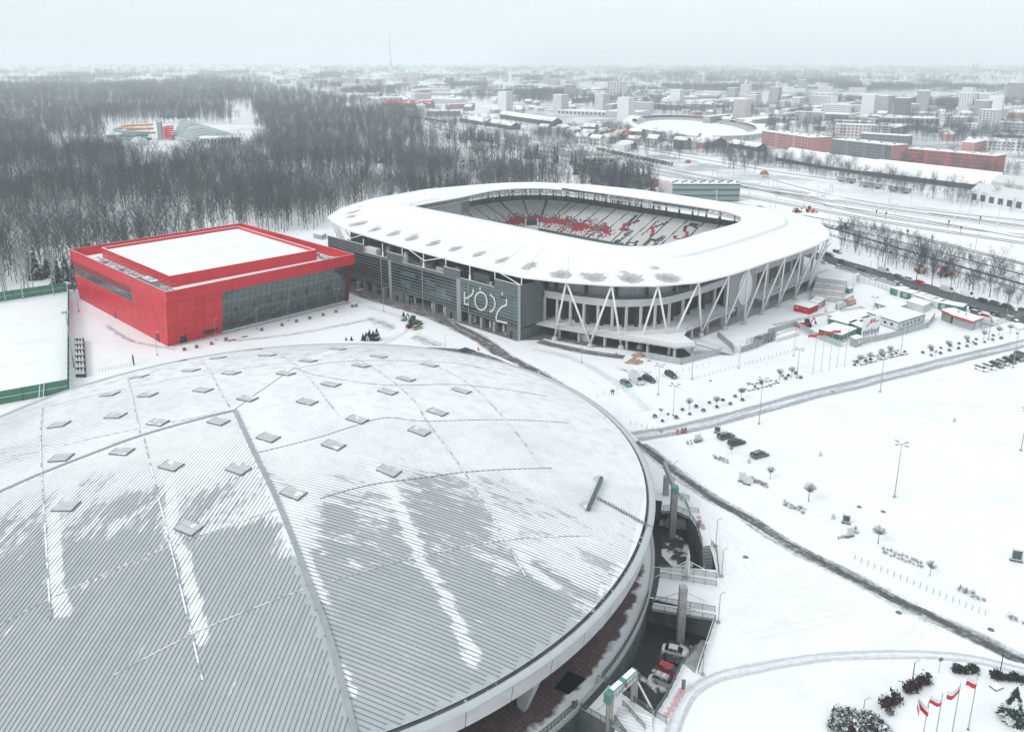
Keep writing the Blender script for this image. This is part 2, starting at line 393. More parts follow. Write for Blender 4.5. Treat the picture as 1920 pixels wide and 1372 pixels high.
multi('tyre_tracks', marks, 'tyre_marks', z=.0012)
# railway yard
def rail(ps): return GG(ps)
m = MB('snow'); m.face([(v.x,v.y,.0022) for v in GG([(600,165),(700,201),(900,255),(1100,302),(1300,345),(1470,372),(1990,428),(1990,530),(1700,456),(1400,396),(1250,376),(900,280),(680,217)])]); m.build('rail_yard', kind='structure')
rails_px = [[(590,172),(700,206),(900,262),(1100,312),(1300,352),(1548,384+14),(1720,428),(1990,468)],
 [(600,172),(720,206),(950,268),(1150,315),(1387,350),(1640,405),(1990,452)], [(610,172),(760,212),(1000,270),(1250,325),(1500,370),(1750,405),(1990,438)],
 [(620,172),(790,214),(1050,275),(1300,328),(1540,368),(1780,398),(1990,424)], [(1300,366),(1435,391),(1644,430),(1780,462),(1990,514)], [(1300,372),(1435,397),(1620,437),(1780,478),(1990,535)], [(1330,340),(1500,366),(1640,384),(1800,402),(1990,430)]]
multi('rail_ballast', [(rail(p), 2.6) for p in rails_px]+[(offs([(v.x,v.y) for v in rail(p)], 4.85), 2.4) for p in rails_px[:4]]+[(rail([(1420,386),(1560,428),(1700,470),(1800,500),(1990,553)]), 5)], 'ballast')
rib_mat('slush_wide', (.27,.28,.295), .48, edge=0, fs=.35, st=(5,2))
multi('slush_patch', [(rail(p), w) for p, w in (([(690,596),(800,640),(930,690),(1080,745)], 20), ([(1010,655),(1100,682),(1220,700)], 12), ([(420,640),(540,628),(690,600)], 9), ([(330,655),(250,640),(200,610)], 7), ([(1450,610),(1540,590),(1620,575)], 12))], 'slush_wide', z=.0026)
rib_mat('scrub', (.12,.13,.135), .50, edge=.0, fs=.8, st=(2.5,22))
multi('scrub_strip', [(rail(p), w) for p, w in (([(1430,402),(1580,448),(1720,488),(1960,556)], 17), ([(1450,338),(1560,366),(1700,390),(1930,415)], 16), ([(1100,262),(1300,296),(1480,326),(1700,352)], 26), ([(690,212),(860,262),(1060,312)], 8), ([(1560,380),(1700,402),(1960,436)], 9), ([(1300,350),(1420,368),(1560,392)], 9))], 'scrub')
rl = []
for p in rails_px:
    c = [(a[0],a[1]) for a in rail(p)]
    for o in (-.75,.75,4.1,5.6) if p[0][0] < 700 else (-.75,.75,-4.1,-5.6): rl.append((offs(c, o), .17))
mat('rail_steel', (.07,.065,.065), .5, .2, 1)
multi('rail_lines', rl, 'rail_steel', z=.12)
# platform slabs beside the tracks
def slab(ps, w, h=.7, th=None):
    m = MB('concrete', 'snow'); c = catmull([(p.x,p.y) for p in GG(ps)], 3); l, r = offs(c, w/2), offs(c, -w/2)
    for i in range(len(c)-1):
        m.use(1).face([(*r[i],h),(*r[i+1],h),(*l[i+1],h),(*l[i],h)]); m.use(0)
        for e in (l, r): m.face([(*e[i],0),(*e[i+1],0),(*e[i+1],h),(*e[i],h)])
    return m
for ps, lab in (([(1548,384),(1720,410),(1920,446)], 'long snow covered platform edge in the middle of the rail yard'), ([(1644,425),(1780,457),(1960,502)], 'long snow covered platform between the rails and the bushes'), ([(1745,400),(1840,412),(1960,428)], 'short snowy platform farthest back among the tracks')):
    slab(ps, 5).build('railway_platform', label=lab, cat='platform')
# ------------------------------------------------------------------ haze
hz = MB(); hz.box((0, 13000, -8), (44000, 26800, 206)); hm = bpy.data.materials.new('haze'); hm.use_nodes = True
hn = hm.node_tree; hn.nodes.clear(); ho = hn.nodes.new('ShaderNodeOutputMaterial'); hv = hn.nodes.new('ShaderNodeVolumePrincipled')
hv.inputs['Color'].default_value = (.90,.955,.98,1); hv.inputs['Density'].default_value = .00021; hv.inputs['Anisotropy'].default_value = .0
hn.links.new(hv.outputs[0], ho.inputs['Volume']); hz.mats = [hm]; hz.build('haze', kind='stuff')
# ================================================================== THE ARENA
arena = thing('domed_arena', (AC.x, AC.y, 0), 'huge round arena with ribbed grey metal roof half covered in snow', 'arena')
DH = 12.0; RR = 74.9; RIMZ = 12.3; DS = (RR*RR+DH*DH)/(2*DH); DZC = RIMZ+DH-DS
def dz(x, y, up=0.0):
    q = (x-AC.x)**2+(y-AC.y)**2; return DZC+math.sqrt(max(1, (DS+up)**2-q))
def dome(x, y):
    d = ray(x, y); o = Vector((0,0,H))-Vector((AC.x,AC.y,DZC)); a = d.dot(d); b = 2*o.dot(d); c = o.dot(o)-DS*DS; q = b*b-4*a*c
    if q < 0: return dome(x, y+1.5)
    t = (-b-math.sqrt(q))/(2*a); p = d*t; return (p.x, p.y)
APEX = dome(440,770)
a_ridge = math.atan2(dome(665,1372)[1]-APEX[1], dome(665,1372)[0]-APEX[0])
a_left = math.atan2(dome(0,922)[1]-APEX[1], dome(0,922)[0]-APEX[0]); a_up = rad(80)
# snow cover surveyed on the roof: (photo point, cover)
cov_pts = [((60,1300),0),((300,1300),0),((600,1330),0),((200,1150),0),((40,1080),.05),((30,990),.35),((180,1040),.05),((270,1060),.02),((200,980),.45),((250,950),.35),((150,920),.5),((60,950),.5),((130,900),.8),((250,900),.75),((300,860),.85),
 ((380,960),.45),((430,930),.4),((470,960),.6),((480,1000),.1),((560,1090),.02),((420,1050),.0),((450,900),.6),((400,870),.8),((420,820),.95),((330,815),1),((200,860),1),((60,900),.85),((0,940),.7),((500,1150),0),((700,1250),0),((900,1300),0),
 ((900,1200),0),((1000,1200),.02),((1050,1180),.15),((1100,1120),.5),((1150,1050),.6),((1000,1100),.02),((850,1100),0),((950,1050),.4),((700,1100),0),((680,1040),.3),((620,1060),.2),((560,1000),.75),((560,950),.85),((640,960),.3),((640,1000),.25),
 ((700,960),.55),((760,1010),.25),((820,960),.15),((880,960),.3),((850,1020),.3),((800,920),.25),((740,920),.5),((700,890),.75),((620,890),.7),((560,870),.85),((900,930),.5),((960,930),.55),((1020,950),.65),((1080,960),.75),((1100,1010),.75),((1160,980),.8),((1200,1000),.8),
 ((1000,900),.9),((1100,880),.96),((900,860),.95),((800,860),.85),((740,830),.85),((660,840),.85),((540,820),.95),((520,780),1),((640,760),1),((300,700),1),((100,780),.9),((50,820),.8),((20,850),.6),((30,800),.75),((200,720),1),((800,760),1),((950,760),1),((1100,800),1),((1180,880),.98),
 ((1190,950),.85),((1050,1040),.75),((960,1000),.6),((700,700),1),((900,700),1),((480,700),1)]
cov_pts = [(dome(*q), c) for q, c in cov_pts]
streaks = [([(318,890),(322,960),(318,1000),(345,1040),(358,1100),(372,1160),(378,1200)],1.3,1.0),([(100,955),(102,1010),(104,1080),(112,1125),(118,1145)],1.5,1.0),([(690,860),(735,920),(765,990),(790,1050),(830,1110),(860,1170),(890,1240)],1.35,1.0),
 ([(870,885),(925,950),(960,1000),(990,1060),(1040,1100)],1.5,.9),([(520,940),(560,1020),(585,1080),(600,1110)],1.6,.8),([(150,890),(100,960)],3,.8),([(120,1000),(230,985),(340,900)],1.4,.5),([(345,1000),(430,985),(510,955)],.9,.8),([(330,1010),(280,1040),(200,1075),(150,1100)],.7,.55),
 ([(610,1110),(640,1230),(660,1300)],.35,.55),([(980,1030),(1060,1015),(1110,1010)],1.6,.9),([(450,860),(490,930),(500,960)],1.2,.7)]
streaks = [([dome(*q) for q in ps], w, s) for ps, w, s in streaks]
bare_skip = [(dome(380,950), 6, .5)]
def snow_at(x, y):
    sw = 0; sc_ = 0
    for (px, py), c in cov_pts:
        d = (px-x)**2+(py-y)**2+1.5; w = 1/(d*d); sw += w; sc_ += w*c
    c = sc_/sw
    for ps, w, s in streaks:
        best = 1e9
        for a, b in zip(ps, ps[1:]):
            dx, dy = b[0]-a[0], b[1]-a[1]; t = max(0, min(1, ((x-a[0])*dx+(y-a[1])*dy)/(dx*dx+dy*dy+1e-6)))
            best = min(best, math.hypot(x-a[0]-dx*t, y-a[1]-dy*t))
        k = smooth01(1.4-best/(w*.72)); c = max(c, s*k)
    return c
def roof_mat(name, ang):
    m = bpy.data.materials.new(name); nt, b = nodes_of(m); MATS[name] = m; L = nt.links
    g = nt.nodes.new('ShaderNodeNewGeometry'); mp = nt.nodes.new('ShaderNodeMapping'); mp.vector_type = 'POINT'; mp.inputs['Rotation'].default_value = (0,0,-ang)
    L.new(g.outputs['Position'], mp.inputs[0])
    m2 = nt.nodes.new('ShaderNodeMapping'); m2.inputs['Scale'].default_value = (.42,1.9,.5); L.new(mp.outputs[0], m2.inputs[0])
    def nz(v, s, d=5, r=.6):
        n = nt.nodes.new('ShaderNodeTexNoise'); n.inputs['Scale'].default_value = s; n.inputs['Detail'].default_value = d; n.inputs['Roughness'].default_value = r; L.new(v, n.inputs['Vector']); return n.outputs[0]
    def ma(op, x, y):
        n = nt.nodes.new('ShaderNodeMath'); n.operation = op
        for i, v in enumerate((x, y)):
            if isinstance(v, (int, float)): n.inputs[i].default_value = v
            else: L.new(v, n.inputs[i])
        return n.outputs[0]
    def mr(x, a, b_, c, d):
        n = nt.nodes.new('ShaderNodeMapRange')
        for i, v in enumerate((a,b_,c,d)): n.inputs[i+1].default_value = v
        L.new(x, n.inputs[0]); return n.outputs[0]
    at = nt.nodes.new('ShaderNodeAttribute'); at.attribute_name = 'cover'
    s = ma('ADD', ma('MULTIPLY', nz(m2.outputs[0], 1.0, 5, .6), 1.15), ma('MULTIPLY', nz(m2.outputs[0], .22, 4), .95))
    # panel-by-panel raggedness: every sheet between two ribs slides its own snow
    m3 = nt.nodes.new('ShaderNodeMapping'); m3.inputs['Scale'].default_value = (0.12,1/.66,0); L.new(mp.outputs[0], m3.inputs[0])
    wn_ = nt.nodes.new('ShaderNodeTexWhiteNoise'); wn_.noise_dimensions = '2D'; fl = nt.nodes.new('ShaderNodeVectorMath'); fl.operation = 'FLOOR'; L.new(m3.outputs[0], fl.inputs[0]); L.new(fl.outputs[0], wn_.inputs['Vector'])
    s = ma('ADD', s, ma('MULTIPLY', wn_.outputs[0], .26))
    th = mr(at.outputs['Fac'], 0, 1, 1.56, .66)
    fac = mr(ma('SUBTRACT', s, th), -.04, .07, 0, 1)
    # thin dusting
    dust = ma('MULTIPLY', mr(at.outputs['Fac'], .05, .7, 0, .35), mr(nz(m2.outputs[0], 2.4, 3), .35, .7, 0, 1))
    metal = nt.nodes.new('ShaderNodeMixRGB'); metal.inputs[1].default_value = (.36,.39,.415,1); metal.inputs[2].default_value = (.48,.505,.53,1)
    m4 = nt.nodes.new('ShaderNodeMapping'); m4.inputs['Scale'].default_value = (.05,1.2,.1); L.new(mp.outputs[0], m4.inputs[0])
    L.new(mr(ma('ADD', ma('MULTIPLY', nz(m4.outputs[0], 1, 3), .6), ma('MULTIPLY', nz(g.outputs['Position'], .09, 5, .7), .6)), .42, .8, 0, 1), metal.inputs[0])
    d1 = nt.nodes.new('ShaderNodeMixRGB'); L.new(dust, d1.inputs[0]); L.new(metal.outputs[0], d1.inputs[1]); d1.inputs[2].default_value = (.8,.81,.83,1)
    d2 = nt.nodes.new('ShaderNodeMixRGB'); L.new(fac, d2.inputs[0]); L.new(d1.outputs[0], d2.inputs[1]); d3 = nt.nodes.new('ShaderNodeMixRGB'); d3.inputs[1].default_value = (.74,.76,.785,1); d3.inputs[2].default_value = (*SNOWC,1); L.new(mr(ma('ADD', ma('MULTIPLY', nz(m2.outputs[0], 1.7, 5), .6), ma('MULTIPLY', nz(g.outputs['Position'], .07, 4), .5)), .38, .62, 0, 1), d3.inputs[0]); L.new(d3.outputs[0], d2.inputs[2])
    L.new(d2.outputs[0], b.inputs['Base Color'])
    L.new(mr(fac, 0, 1, .45, .8), b.inputs['Roughness']); b.inputs['Specular IOR Level'].default_value = .35
    bp = nt.nodes.new('ShaderNodeBump'); bp.inputs['Strength'].default_value = .5; bp.inputs['Distance'].default_value = .08; L.new(fac, bp.inputs['Height']); L.new(bp.outputs[0], b.inputs['Normal'])
    return m
mat('roof_rib', (.20,.215,.225), .5, .15, .4); mat('rib_snowed', (.20,.215,.225), .5, .15, .4); mat('roof_ridge', (.31,.34,.36), .5, .1, .4)
sectors = [('left', a_up, a_left+2*math.pi, rad(-6)), ('wedge', a_left, a_ridge, rad(83)), ('right', a_ridge, a_up, rad(-16))]
def edge_r(a):
    """distance from the apex to the rim along bearing a"""
    dx, dy = math.cos(a), math.sin(a); ox, oy = APEX[0]-AC.x, APEX[1]-AC.y; b = ox*dx+oy*dy; return -b+math.sqrt(b*b-(ox*ox+oy*oy)+RR*RR)
def rib_cover():
    m = bpy.data.materials.new('rib_cover'); nt, b = nodes_of(m); MATS['rib_cover'] = m; L = nt.links; at = nt.nodes.new('ShaderNodeAttribute'); at.attribute_name = 'cover'
    g = nt.nodes.new('ShaderNodeNewGeometry'); n = nt.nodes.new('ShaderNodeTexNoise'); n.inputs['Scale'].default_value = .35; n.inputs['Detail'].default_value = 7; L.new(g.outputs['Position'], n.inputs['Vector'])
    r = nt.nodes.new('ShaderNodeMapRange'); r.inputs[1].default_value = .45; r.inputs[2].default_value = 1.0; r.inputs[3].default_value = 0; r.inputs[4].default_value = .68; L.new(at.outputs['Fac'], r.inputs[0])
    r2 = nt.nodes.new('ShaderNodeMapRange'); r2.inputs[1].default_value = .35; r2.inputs[2].default_value = .55; r2.inputs[3].default_value = .85; r2.inputs[4].default_value = 1.25; L.new(n.outputs[0], r2.inputs[0])
    mu = nt.nodes.new('ShaderNodeMath'); mu.operation = 'MULTIPLY'; mu.use_clamp = True; L.new(r.outputs[0], mu.inputs[0]); L.new(r2.outputs[0], mu.inputs[1])
    x = nt.nodes.new('ShaderNodeMixRGB'); L.new(mu.outputs[0], x.inputs[0]); x.inputs[1].default_value = (.19,.205,.215,1); x.inputs[2].default_value = (*SNOWC,1); L.new(x.outputs[0], b.inputs['Base Color']); b.inputs['Roughness'].default_value = .6
rib_cover()
for nm, a0, a1, ra in sectors:
    mt = roof_mat('roof_sheet_'+nm, ra); m = MB(mt); NA = max(8, int((a1-a0)/rad(1.0))); NR = 90; cov = []
    for j in range(NA+1):
        a = lerp(a0, a1, j/NA); E_ = edge_r(a)
        for i in range(NR+1):
            r = E_*(i/NR)**.8; x, y = APEX[0]+r*math.cos(a), APEX[1]+r*math.sin(a); m.v.append((x, y, dz(x, y))); cov.append(snow_at(x, y))
    for j in range(NA):
        for i in range(NR):
            q = j*(NR+1)+i; m.f.append((q, q+1, q+NR+2, q+NR+1)); m.mi.append(0)
    o = m.build('roof_sheeting', arena, smooth=True)
    at = o.data.attributes.new('cover', 'FLOAT', 'POINT'); at.data.foreach_set('value', cov)
    # standing ribs
    rb = MB('roof_rib'); co, si = math.cos(ra), math.sin(ra); k = -150.0
    while k < 150:
        run = []
        s = -150.0
        while s < 150:
            x, y = APEX[0]+co*s-si*k, APEX[1]+si*s+co*k
            aa = math.atan2(y-APEX[1], x-APEX[0]); ins = (x-AC.x)**2+(y-AC.y)**2 < RR*RR and any(a0 <= aa+t <= a1 for t in (0, 2*math.pi, -2*math.pi))
            if ins: run.append((x, y))
            if (not ins or s+1.6 >= 150) and run:
                if len(run) > 1:
                    pts = run[::2] if len(run) % 2 else run[::2]+[run[-1]]
                    w = .042; hh = .08
                    for a_, b_ in zip(pts, pts[1:]):
                        za, zb = dz(*a_), dz(*b_); nx, ny = -si*w, co*w
                        A = [(a_[0]-nx,a_[1]-ny,za-.02),(a_[0]-nx,a_[1]-ny,za+hh),(a_[0]+nx,a_[1]+ny,za+hh),(a_[0]+nx,a_[1]+ny,za-.02)]
                        B = [(b_[0]-nx,b_[1]-ny,zb-.02),(b_[0]-nx,b_[1]-ny,zb+hh),(b_[0]+nx,b_[1]+ny,zb+hh),(b_[0]+nx,b_[1]+ny,zb-.02)]
                        rb.add(A+B, ((0,4,5,1),(1,5,6,2),(2,6,7,3)))
                run = []
            s += 1.6
        k += .66
    rb.mats = [M('rib_cover')]; o = rb.build('roof_ribs', arena, kind='stuff'); cv = [snow_at(v[0], v[1]) if i_ % 4 == 0 else 0 for i_, v in enumerate(rb.v)]
    for i_ in range(len(cv)): cv[i_] = cv[i_-i_ % 4]
    at = o.data.attributes.new('cover', 'FLOAT', 'POINT'); at.data.foreach_set('value', cv)
def dome_strip(ps, w, h, mt, name, n=26):
    pts = [dome(*q) for q in ps] if not isinstance(ps[0], Vector) else [(p.x,p.y) for p in ps]
    c = catmull(pts, max(2, n//max(1,len(pts)-1))); l, r = offs(c, w/2), offs(c, -w/2); m = MB(mt)
    for i in range(len(c)-1):
        q = [(*p, dz(*p)+h) for p in (l[i], l[i+1], r[i+1], r[i])]; m.face(q)
        for e in (l, r): m.face([(*e[i], dz(*e[i])-.05), (*e[i+1], dz(*e[i+1])-.05), (*e[i+1], dz(*e[i+1])+h), (*e[i], dz(*e[i])+h)])
    return m.build(name, arena)
dome_strip([(440,770),(477,850),(520,940),(575,1080),(620,1200),(668,1385)], .75, .28, 'roof_ridge', 'ridge_cap')
dome_strip([(440,770),(265,817),(170,852),(66,893),(0,922),(-120,975)], .6, .25, 'roof_ridge', 'ridge_cap')
mat('seam_strip', (.36,.39,.41), .5, .1, .5, snow=.55, snowscale=.5)
for ps in ([(430,763),(413,735),(395,700),(375,676)], [(238,707),(252,765),(262,812)], [(270,820),(285,885),(310,985),(345,1130),(380,1276)], [(80,765),(76,820),(78,885),(85,1000),(95,1160)], [(495,656),(560,690),(612,750),(635,778)],
           [(655,668),(700,690),(775,750),(800,790),(870,885),(985,1080)], [(825,690),(880,720),(950,790),(1018,878)]):
    dome_strip(ps, .22, .14, 'seam_strip', 'seam_strip')
for ps in ([(478,850),(540,835),(605,818),(660,800),(725,783),(800,790),(950,787),(1065,793)], [(552,690),(600,705),(720,722),(870,722),(1025,743)], [(600,935),(690,910),(800,895),(875,885),(1035,878)], [(622,1090),(780,1045),(955,1012),(1105,1005)],
           [(560,690),(640,678),(760,677),(860,682),(950,703)], [(215,1265),(380,1180),(570,1105)], [(0,1172),(110,1115),(320,1025),(520,955)], [(440,768),(500,725),(552,690)], [(100,760),(240,728),(400,700),(550,680)], [(120,835),(330,790),(420,772)]):
    dome_strip(ps, .13, .10, 'seam_strip' if ps[0][0] < 300 or ps[0] == (622,1090) else 'roof_rib', 'expansion_joint')
# skylights: hatches on kerbs, each its own part
mat('skylight_lid', (.50,.515,.52), .45, .08, .8, snow=.25, snowscale=.5)
sk = [(337,675),(409,672),(477,652),(543,652),(598,643),(634,655),(501,667),(578,677),(359,695),(262,707),(434,700),(536,701),(206,740),(277,741),(381,732),(620,721),(464,748),(576,754),(111,797),(217,780),(296,793),(410,791),(503,821),(670,787),(115,859),(229,847),(321,874),(447,880),(625,835),(124,950),(354,990),(550,925),(677,686),
      (710,669),(757,655),(806,685),(761,711),(727,735),(865,733),(820,773),(786,809),(729,883)]
for i, q in enumerate(sk):
    if i in (3,4,34): continue
    x, y = dome(*q); m = MB('skylight_lid', 'concrete_dark'); aa = rad(lerp(-8, -27, max(0, min(1, (q[0]-124)/230))))
    nrm = Vector((x-AC.x, y-AC.y, dz(x,y)-DZC)).normalized(); ex = Vector((math.cos(aa), math.sin(aa), 0)); ex = (ex-nrm*ex.dot(nrm)).normalized(); ey = nrm.cross(ex)
    o = Vector((x, y, dz(x, y)))
    def bx(cx, cy, z0, sx, sy, h, mi=0, tilt=0):
        c = [o+ex*(cx+dx*sx/2)+ey*(cy+dy*sy/2)+nrm*zz for zz in (z0, z0+h) for dx, dy in ((-1,-1),(1,-1),(1,1),(-1,1))]
        m.use(mi).add(c, MB.BF)
    bx(0,0,-.1,3.8,2.3,.25,1); bx(0,-.6,.15,3.8,1.12,.1); bx(0,.6,.15,3.8,1.12,.1); bx(-1.95,0,-.1,.1,2.5,.42); bx(1.95,0,-.1,.1,2.5,.42,1); bx(0,-1.22,-.1,3.9,.08,.3,1)
    m.build('skylight', arena)
# the teal girder and snow hooks on the right slope
m = MB('teal', 'skylight_lid'); b1, b2 = dome(1128,902), dome(1103,960)
m.beam((*b1, dz(*b1)+.7), (*b2, dz(*b2)+.7), .55, .8)
mat('girder_green', (.07,.11,.11), .5, .1, 1); m.mats[0] = M('girder_green')
m.use(1)
for q, r_ in (((1117,898),(1127,905)), ((1092,946),(1103,957))):
    a_, b_ = dome(*q), dome(*r_); m.beam((*a_, dz(*a_)+.4), (*b_, dz(*b_)+.4), 1.4, .6)
m.build('ventilation_girder', arena)
m = MB('roof_rib')
for i in range(22):
    q = vl((1122,936),(1222,991), i/21); x, y = dome(*q); m.box((x, y, dz(x,y)-.05), (.35,.3,.55), rad(73))
m.build('snow_hooks', arena, kind='stuff')
# gutter, rim, fascia panels
mat('rim_metal', (.50,.53,.55), .3, .06, .6, metal=.35); mat('gutter_dirt', (.10,.11,.115), .8, .4, .5, snow=.25, snowscale=1.1)
def annulus(name, prof, mt, a0=0, a1=2*math.pi, n=180, par=arena, kind=None, smooth=True):
    m = MB(mt)
    for i in range(n+1):
        a = lerp(a0, a1, i/n)
        for r, z in prof: m.v.append(tuple(apt(a, r, z)))
    K = len(prof)
    for i in range(n):
        for k in range(K-1):
            q = i*K+k; m.f.append((q, q+K, q+K+1, q+1)); m.mi.append(0)
    return m.build(name, par, kind=kind, smooth=smooth)
annulus('gutter', [(RR-.1,RIMZ-.25),(RR+.1,11.7),(75.5,11.6)], 'gutter_dirt')
annulus('rim', [(75.3,11.55),(75.4,12.15),(75.7,12.3),(76.5,12.25),(76.65,12.0),(76.6,11.75)], 'rim_metal')
mat('soffit', (.10,.105,.11), .8, .1, 1)
annulus('soffit', [(75.2,9.0),(66,9.6)], 'soffit', smooth=False)
NF = 64
for i in range(NF):
    a0, a1 = 2*math.pi*i/NF+.001, 2*math.pi*(i+1)/NF-.001; m = MB('concrete_light'); n = 4
    for j in range(n+1):
        a = lerp(a0, a1, j/n)
        for r, z in ((76.55,11.75),(76.1,9.0),(75.2,9.0),(75.6,11.7)): m.v.append(tuple(apt(a, r, z)))
    for j in range(n):
        for k in range(3): q = j*4+k; m.f.append((q+1, q, q+4, q+5)); m.mi.append(0)
    m.f += [(0,1,2,3), (n*4+3,n*4+2,n*4+1,n*4)]; m.mi += [0,0]
    m.build('fascia_panel', arena)
# raking legs
mat('leg_concrete', (.45,.46,.47), .85, .1, .8)
aref = aang(G(1137,1180))
for i in range(20):
    a = aref + 2*math.pi*i/20; m = MB('leg_concrete'); t = Vector((-math.sin(a), math.cos(a), 0)); ra_ = Vector((math.cos(a), math.sin(a), 0)); c = Vector((AC.x, AC.y, 0))
    def sec(r0, r1, w, z): return [c+ra_*r0-t*w+Vector((0,0,z)), c+ra_*r1-t*w+Vector((0,0,z)), c+ra_*r1+t*w+Vector((0,0,z)), c+ra_*r0+t*w+Vector((0,0,z))]
    m.add(sec(70.2,71.6,.45,0.0)+sec(70.0,75.0,.75,9.05), MB.BF); m.build('raking_leg', arena)
    if i % 1 == 0:
        m = MB('concrete_dark'); a2 = a+.05; m.tube([apt(a2, 66.5, 0), apt(a2, 66.5, 9.3)], .4, 8); m.build('column', arena)
annulus('glazed_wall', [(65,9.5),(65,.05)], 'glass_dark', n=90, smooth=False)
# ------------------------------------------------------------------ plaza under the eaves
def brick_mat():
    m = bpy.data.materials.new('brick_paving'); nt, b = nodes_of(m); MATS['brick_paving'] = m; L = nt.links
    g = nt.nodes.new('ShaderNodeNewGeometry'); mp = nt.nodes.new('ShaderNodeMapping'); mp.inputs['Rotation'].default_value = (0,0,rad(42)); L.new(g.outputs['Position'], mp.inputs[0])
    br = nt.nodes.new('ShaderNodeTexBrick'); L.new(mp.outputs[0], br.inputs['Vector']); br.offset = 0; br.inputs['Scale'].default_value = 1
    br.inputs['Brick Width'].default_value = .8; br.inputs['Row Height'].default_value = .8; br.inputs['Mortar Size'].default_value = .05
    br.inputs['Color1'].default_value = (.17,.10,.098,1); br.inputs['Color2'].default_value = (.11,.074,.074,1); br.inputs['Mortar'].default_value = (.055,.045,.047,1)
    n = nt.nodes.new('ShaderNodeTexNoise'); n.inputs['Scale'].default_value = .3; n.inputs['Detail'].default_value = 8; L.new(g.outputs['Position'], n.inputs['Vector'])
    ln = nt.nodes.new('ShaderNodeVectorMath'); ln.operation = 'DISTANCE'; L.new(g.outputs['Position'], ln.inputs[0]); ln.inputs[1].default_value = (AC.x, AC.y, 0)
    s = nt.nodes.new('ShaderNodeMath'); s.operation = 'MULTIPLY_ADD'; L.new(n.outputs[0], s.inputs[0]); s.inputs[1].default_value = 4.5; L.new(ln.outputs['Value'], s.inputs[2])
    r = nt.nodes.new('ShaderNodeMapRange'); r.inputs[1].default_value = 76.5; r.inputs[2].default_value = 77.2; L.new(s.outputs[0], r.inputs[0])
    mx = nt.nodes.new('ShaderNodeMixRGB'); L.new(r.outputs[0], mx.inputs[0]); L.new(br.outputs[0], mx.inputs[1]); mx.inputs[2].default_value = (*SNOWC,1); L.new(mx.outputs[0], b.inputs['Base Color'])
    b.inputs['Roughness'].default_value = .8
brick_mat()
m = MB('brick_paving')
for i in range(180):
    a0, a1 = 2*math.pi*i/180, 2*math.pi*(i+1)/180; m.face([apt(a0,60,.012), apt(a0,RW-.3,.012), apt(a1,RW-.3,.012), apt(a1,60,.012)])
m.build('plaza_paving', kind='structure')
# black opening in the plaza
q = [G(1040,1290), G(1066,1258), G(1097,1273), G(1066,1301)]; m = MB('dark'); m.face([(p.x,p.y,.03) for p in q]); 
for i in range(4): m.wall(q[i], q[(i+1)%4], .012, .09, .12)
mat('hatch_black', (.004,.004,.005), .9, .1, 1, spec=.05); m.mats[0] = M('hatch_black')
m.build('floor_hatch', label='black square hatch in the brick paving under the arena eaves', cat='hatch')
# ------------------------------------------------------------------ ring retaining wall, pits
mat('pit_floor', (.022,.027,.029), .75, .35, .3, snow=.10, snowscale=.16); mat('pit_wall', (.10,.12,.125), .85, .3, .4)
mat('slush', (.055,.06,.065), .75, .3, .3, snow=.48, snowscale=.3)
def pit(poly, extra=None):
    m = MB('pit_wall', 'concrete_light'); n = len(poly)
    for i in range(n):
        a, b = poly[i], poly[(i+1)%n]; m.face([(a.x,a.y,0),(b.x,b.y,0),(b.x,b.y,PZ),(a.x,a.y,PZ)])
    return m
for p, nm in ((pit1,'pit_wall'),(pit2,'pit_wall'),(pit3,'pit_wall')): pit(p).build(nm, kind='structure')
m = MB('pit_floor')
allp = [Vector((x, y)) for p in (pit1, pit2, pit3) for x, y, _ in p]
m.face([(-20,60,PZ),(70,60,PZ),(70,190,PZ),(-20,190,PZ)]); m.build('pit_floor', kind='structure')
for poly in ([(1262,1000),(1275,1005),(1290,1020),(1296,1050),(1300,1062),(1262,1064),(1240,1040),(1242,1005)], [(1250,1200),(1290,1195),(1300,1215),(1250,1310),(1225,1340),(1200,1310),(1215,1270)]):
    m = MB('slush'); pp = [G(x,y,PZ) for x,y in poly]; m.face([(p.x,p.y,PZ+.01) for p in pp]); m.build('slush', kind='structure')
# coping ring of the retaining wall + dark strip
mat('gutter_strip', (.05,.065,.065), .7, .2, 1)
annulus('ring_coping', [(RW-.55,.0),(RW-.55,.22),(RW+.05,.22),(RW+.05,-.6)], 'concrete_light', par=None, kind='structure', n=240, smooth=False)
m = MB('gutter_strip')
for a, b in (((1236,1064),(1226,1120)), ((1134,1278),(1089,1326)), ((1243,1372/1.55),(1243,930))):
    pts = arc(G(*a), G(*b), n=8)
    for p, q in zip(pts, pts[1:]):
        e0, e1 = (p-Vector((*AC,0))).normalized(), (q-Vector((*AC,0))).normalized(); m.face([p+e0*.06+Vector((0,0,.02)), q+e1*.06+Vector((0,0,.02)), q+e1*1.1+Vector((0,0,.02)), p+e0*1.1+Vector((0,0,.02))])
m.build('drain_strip', kind='structure')
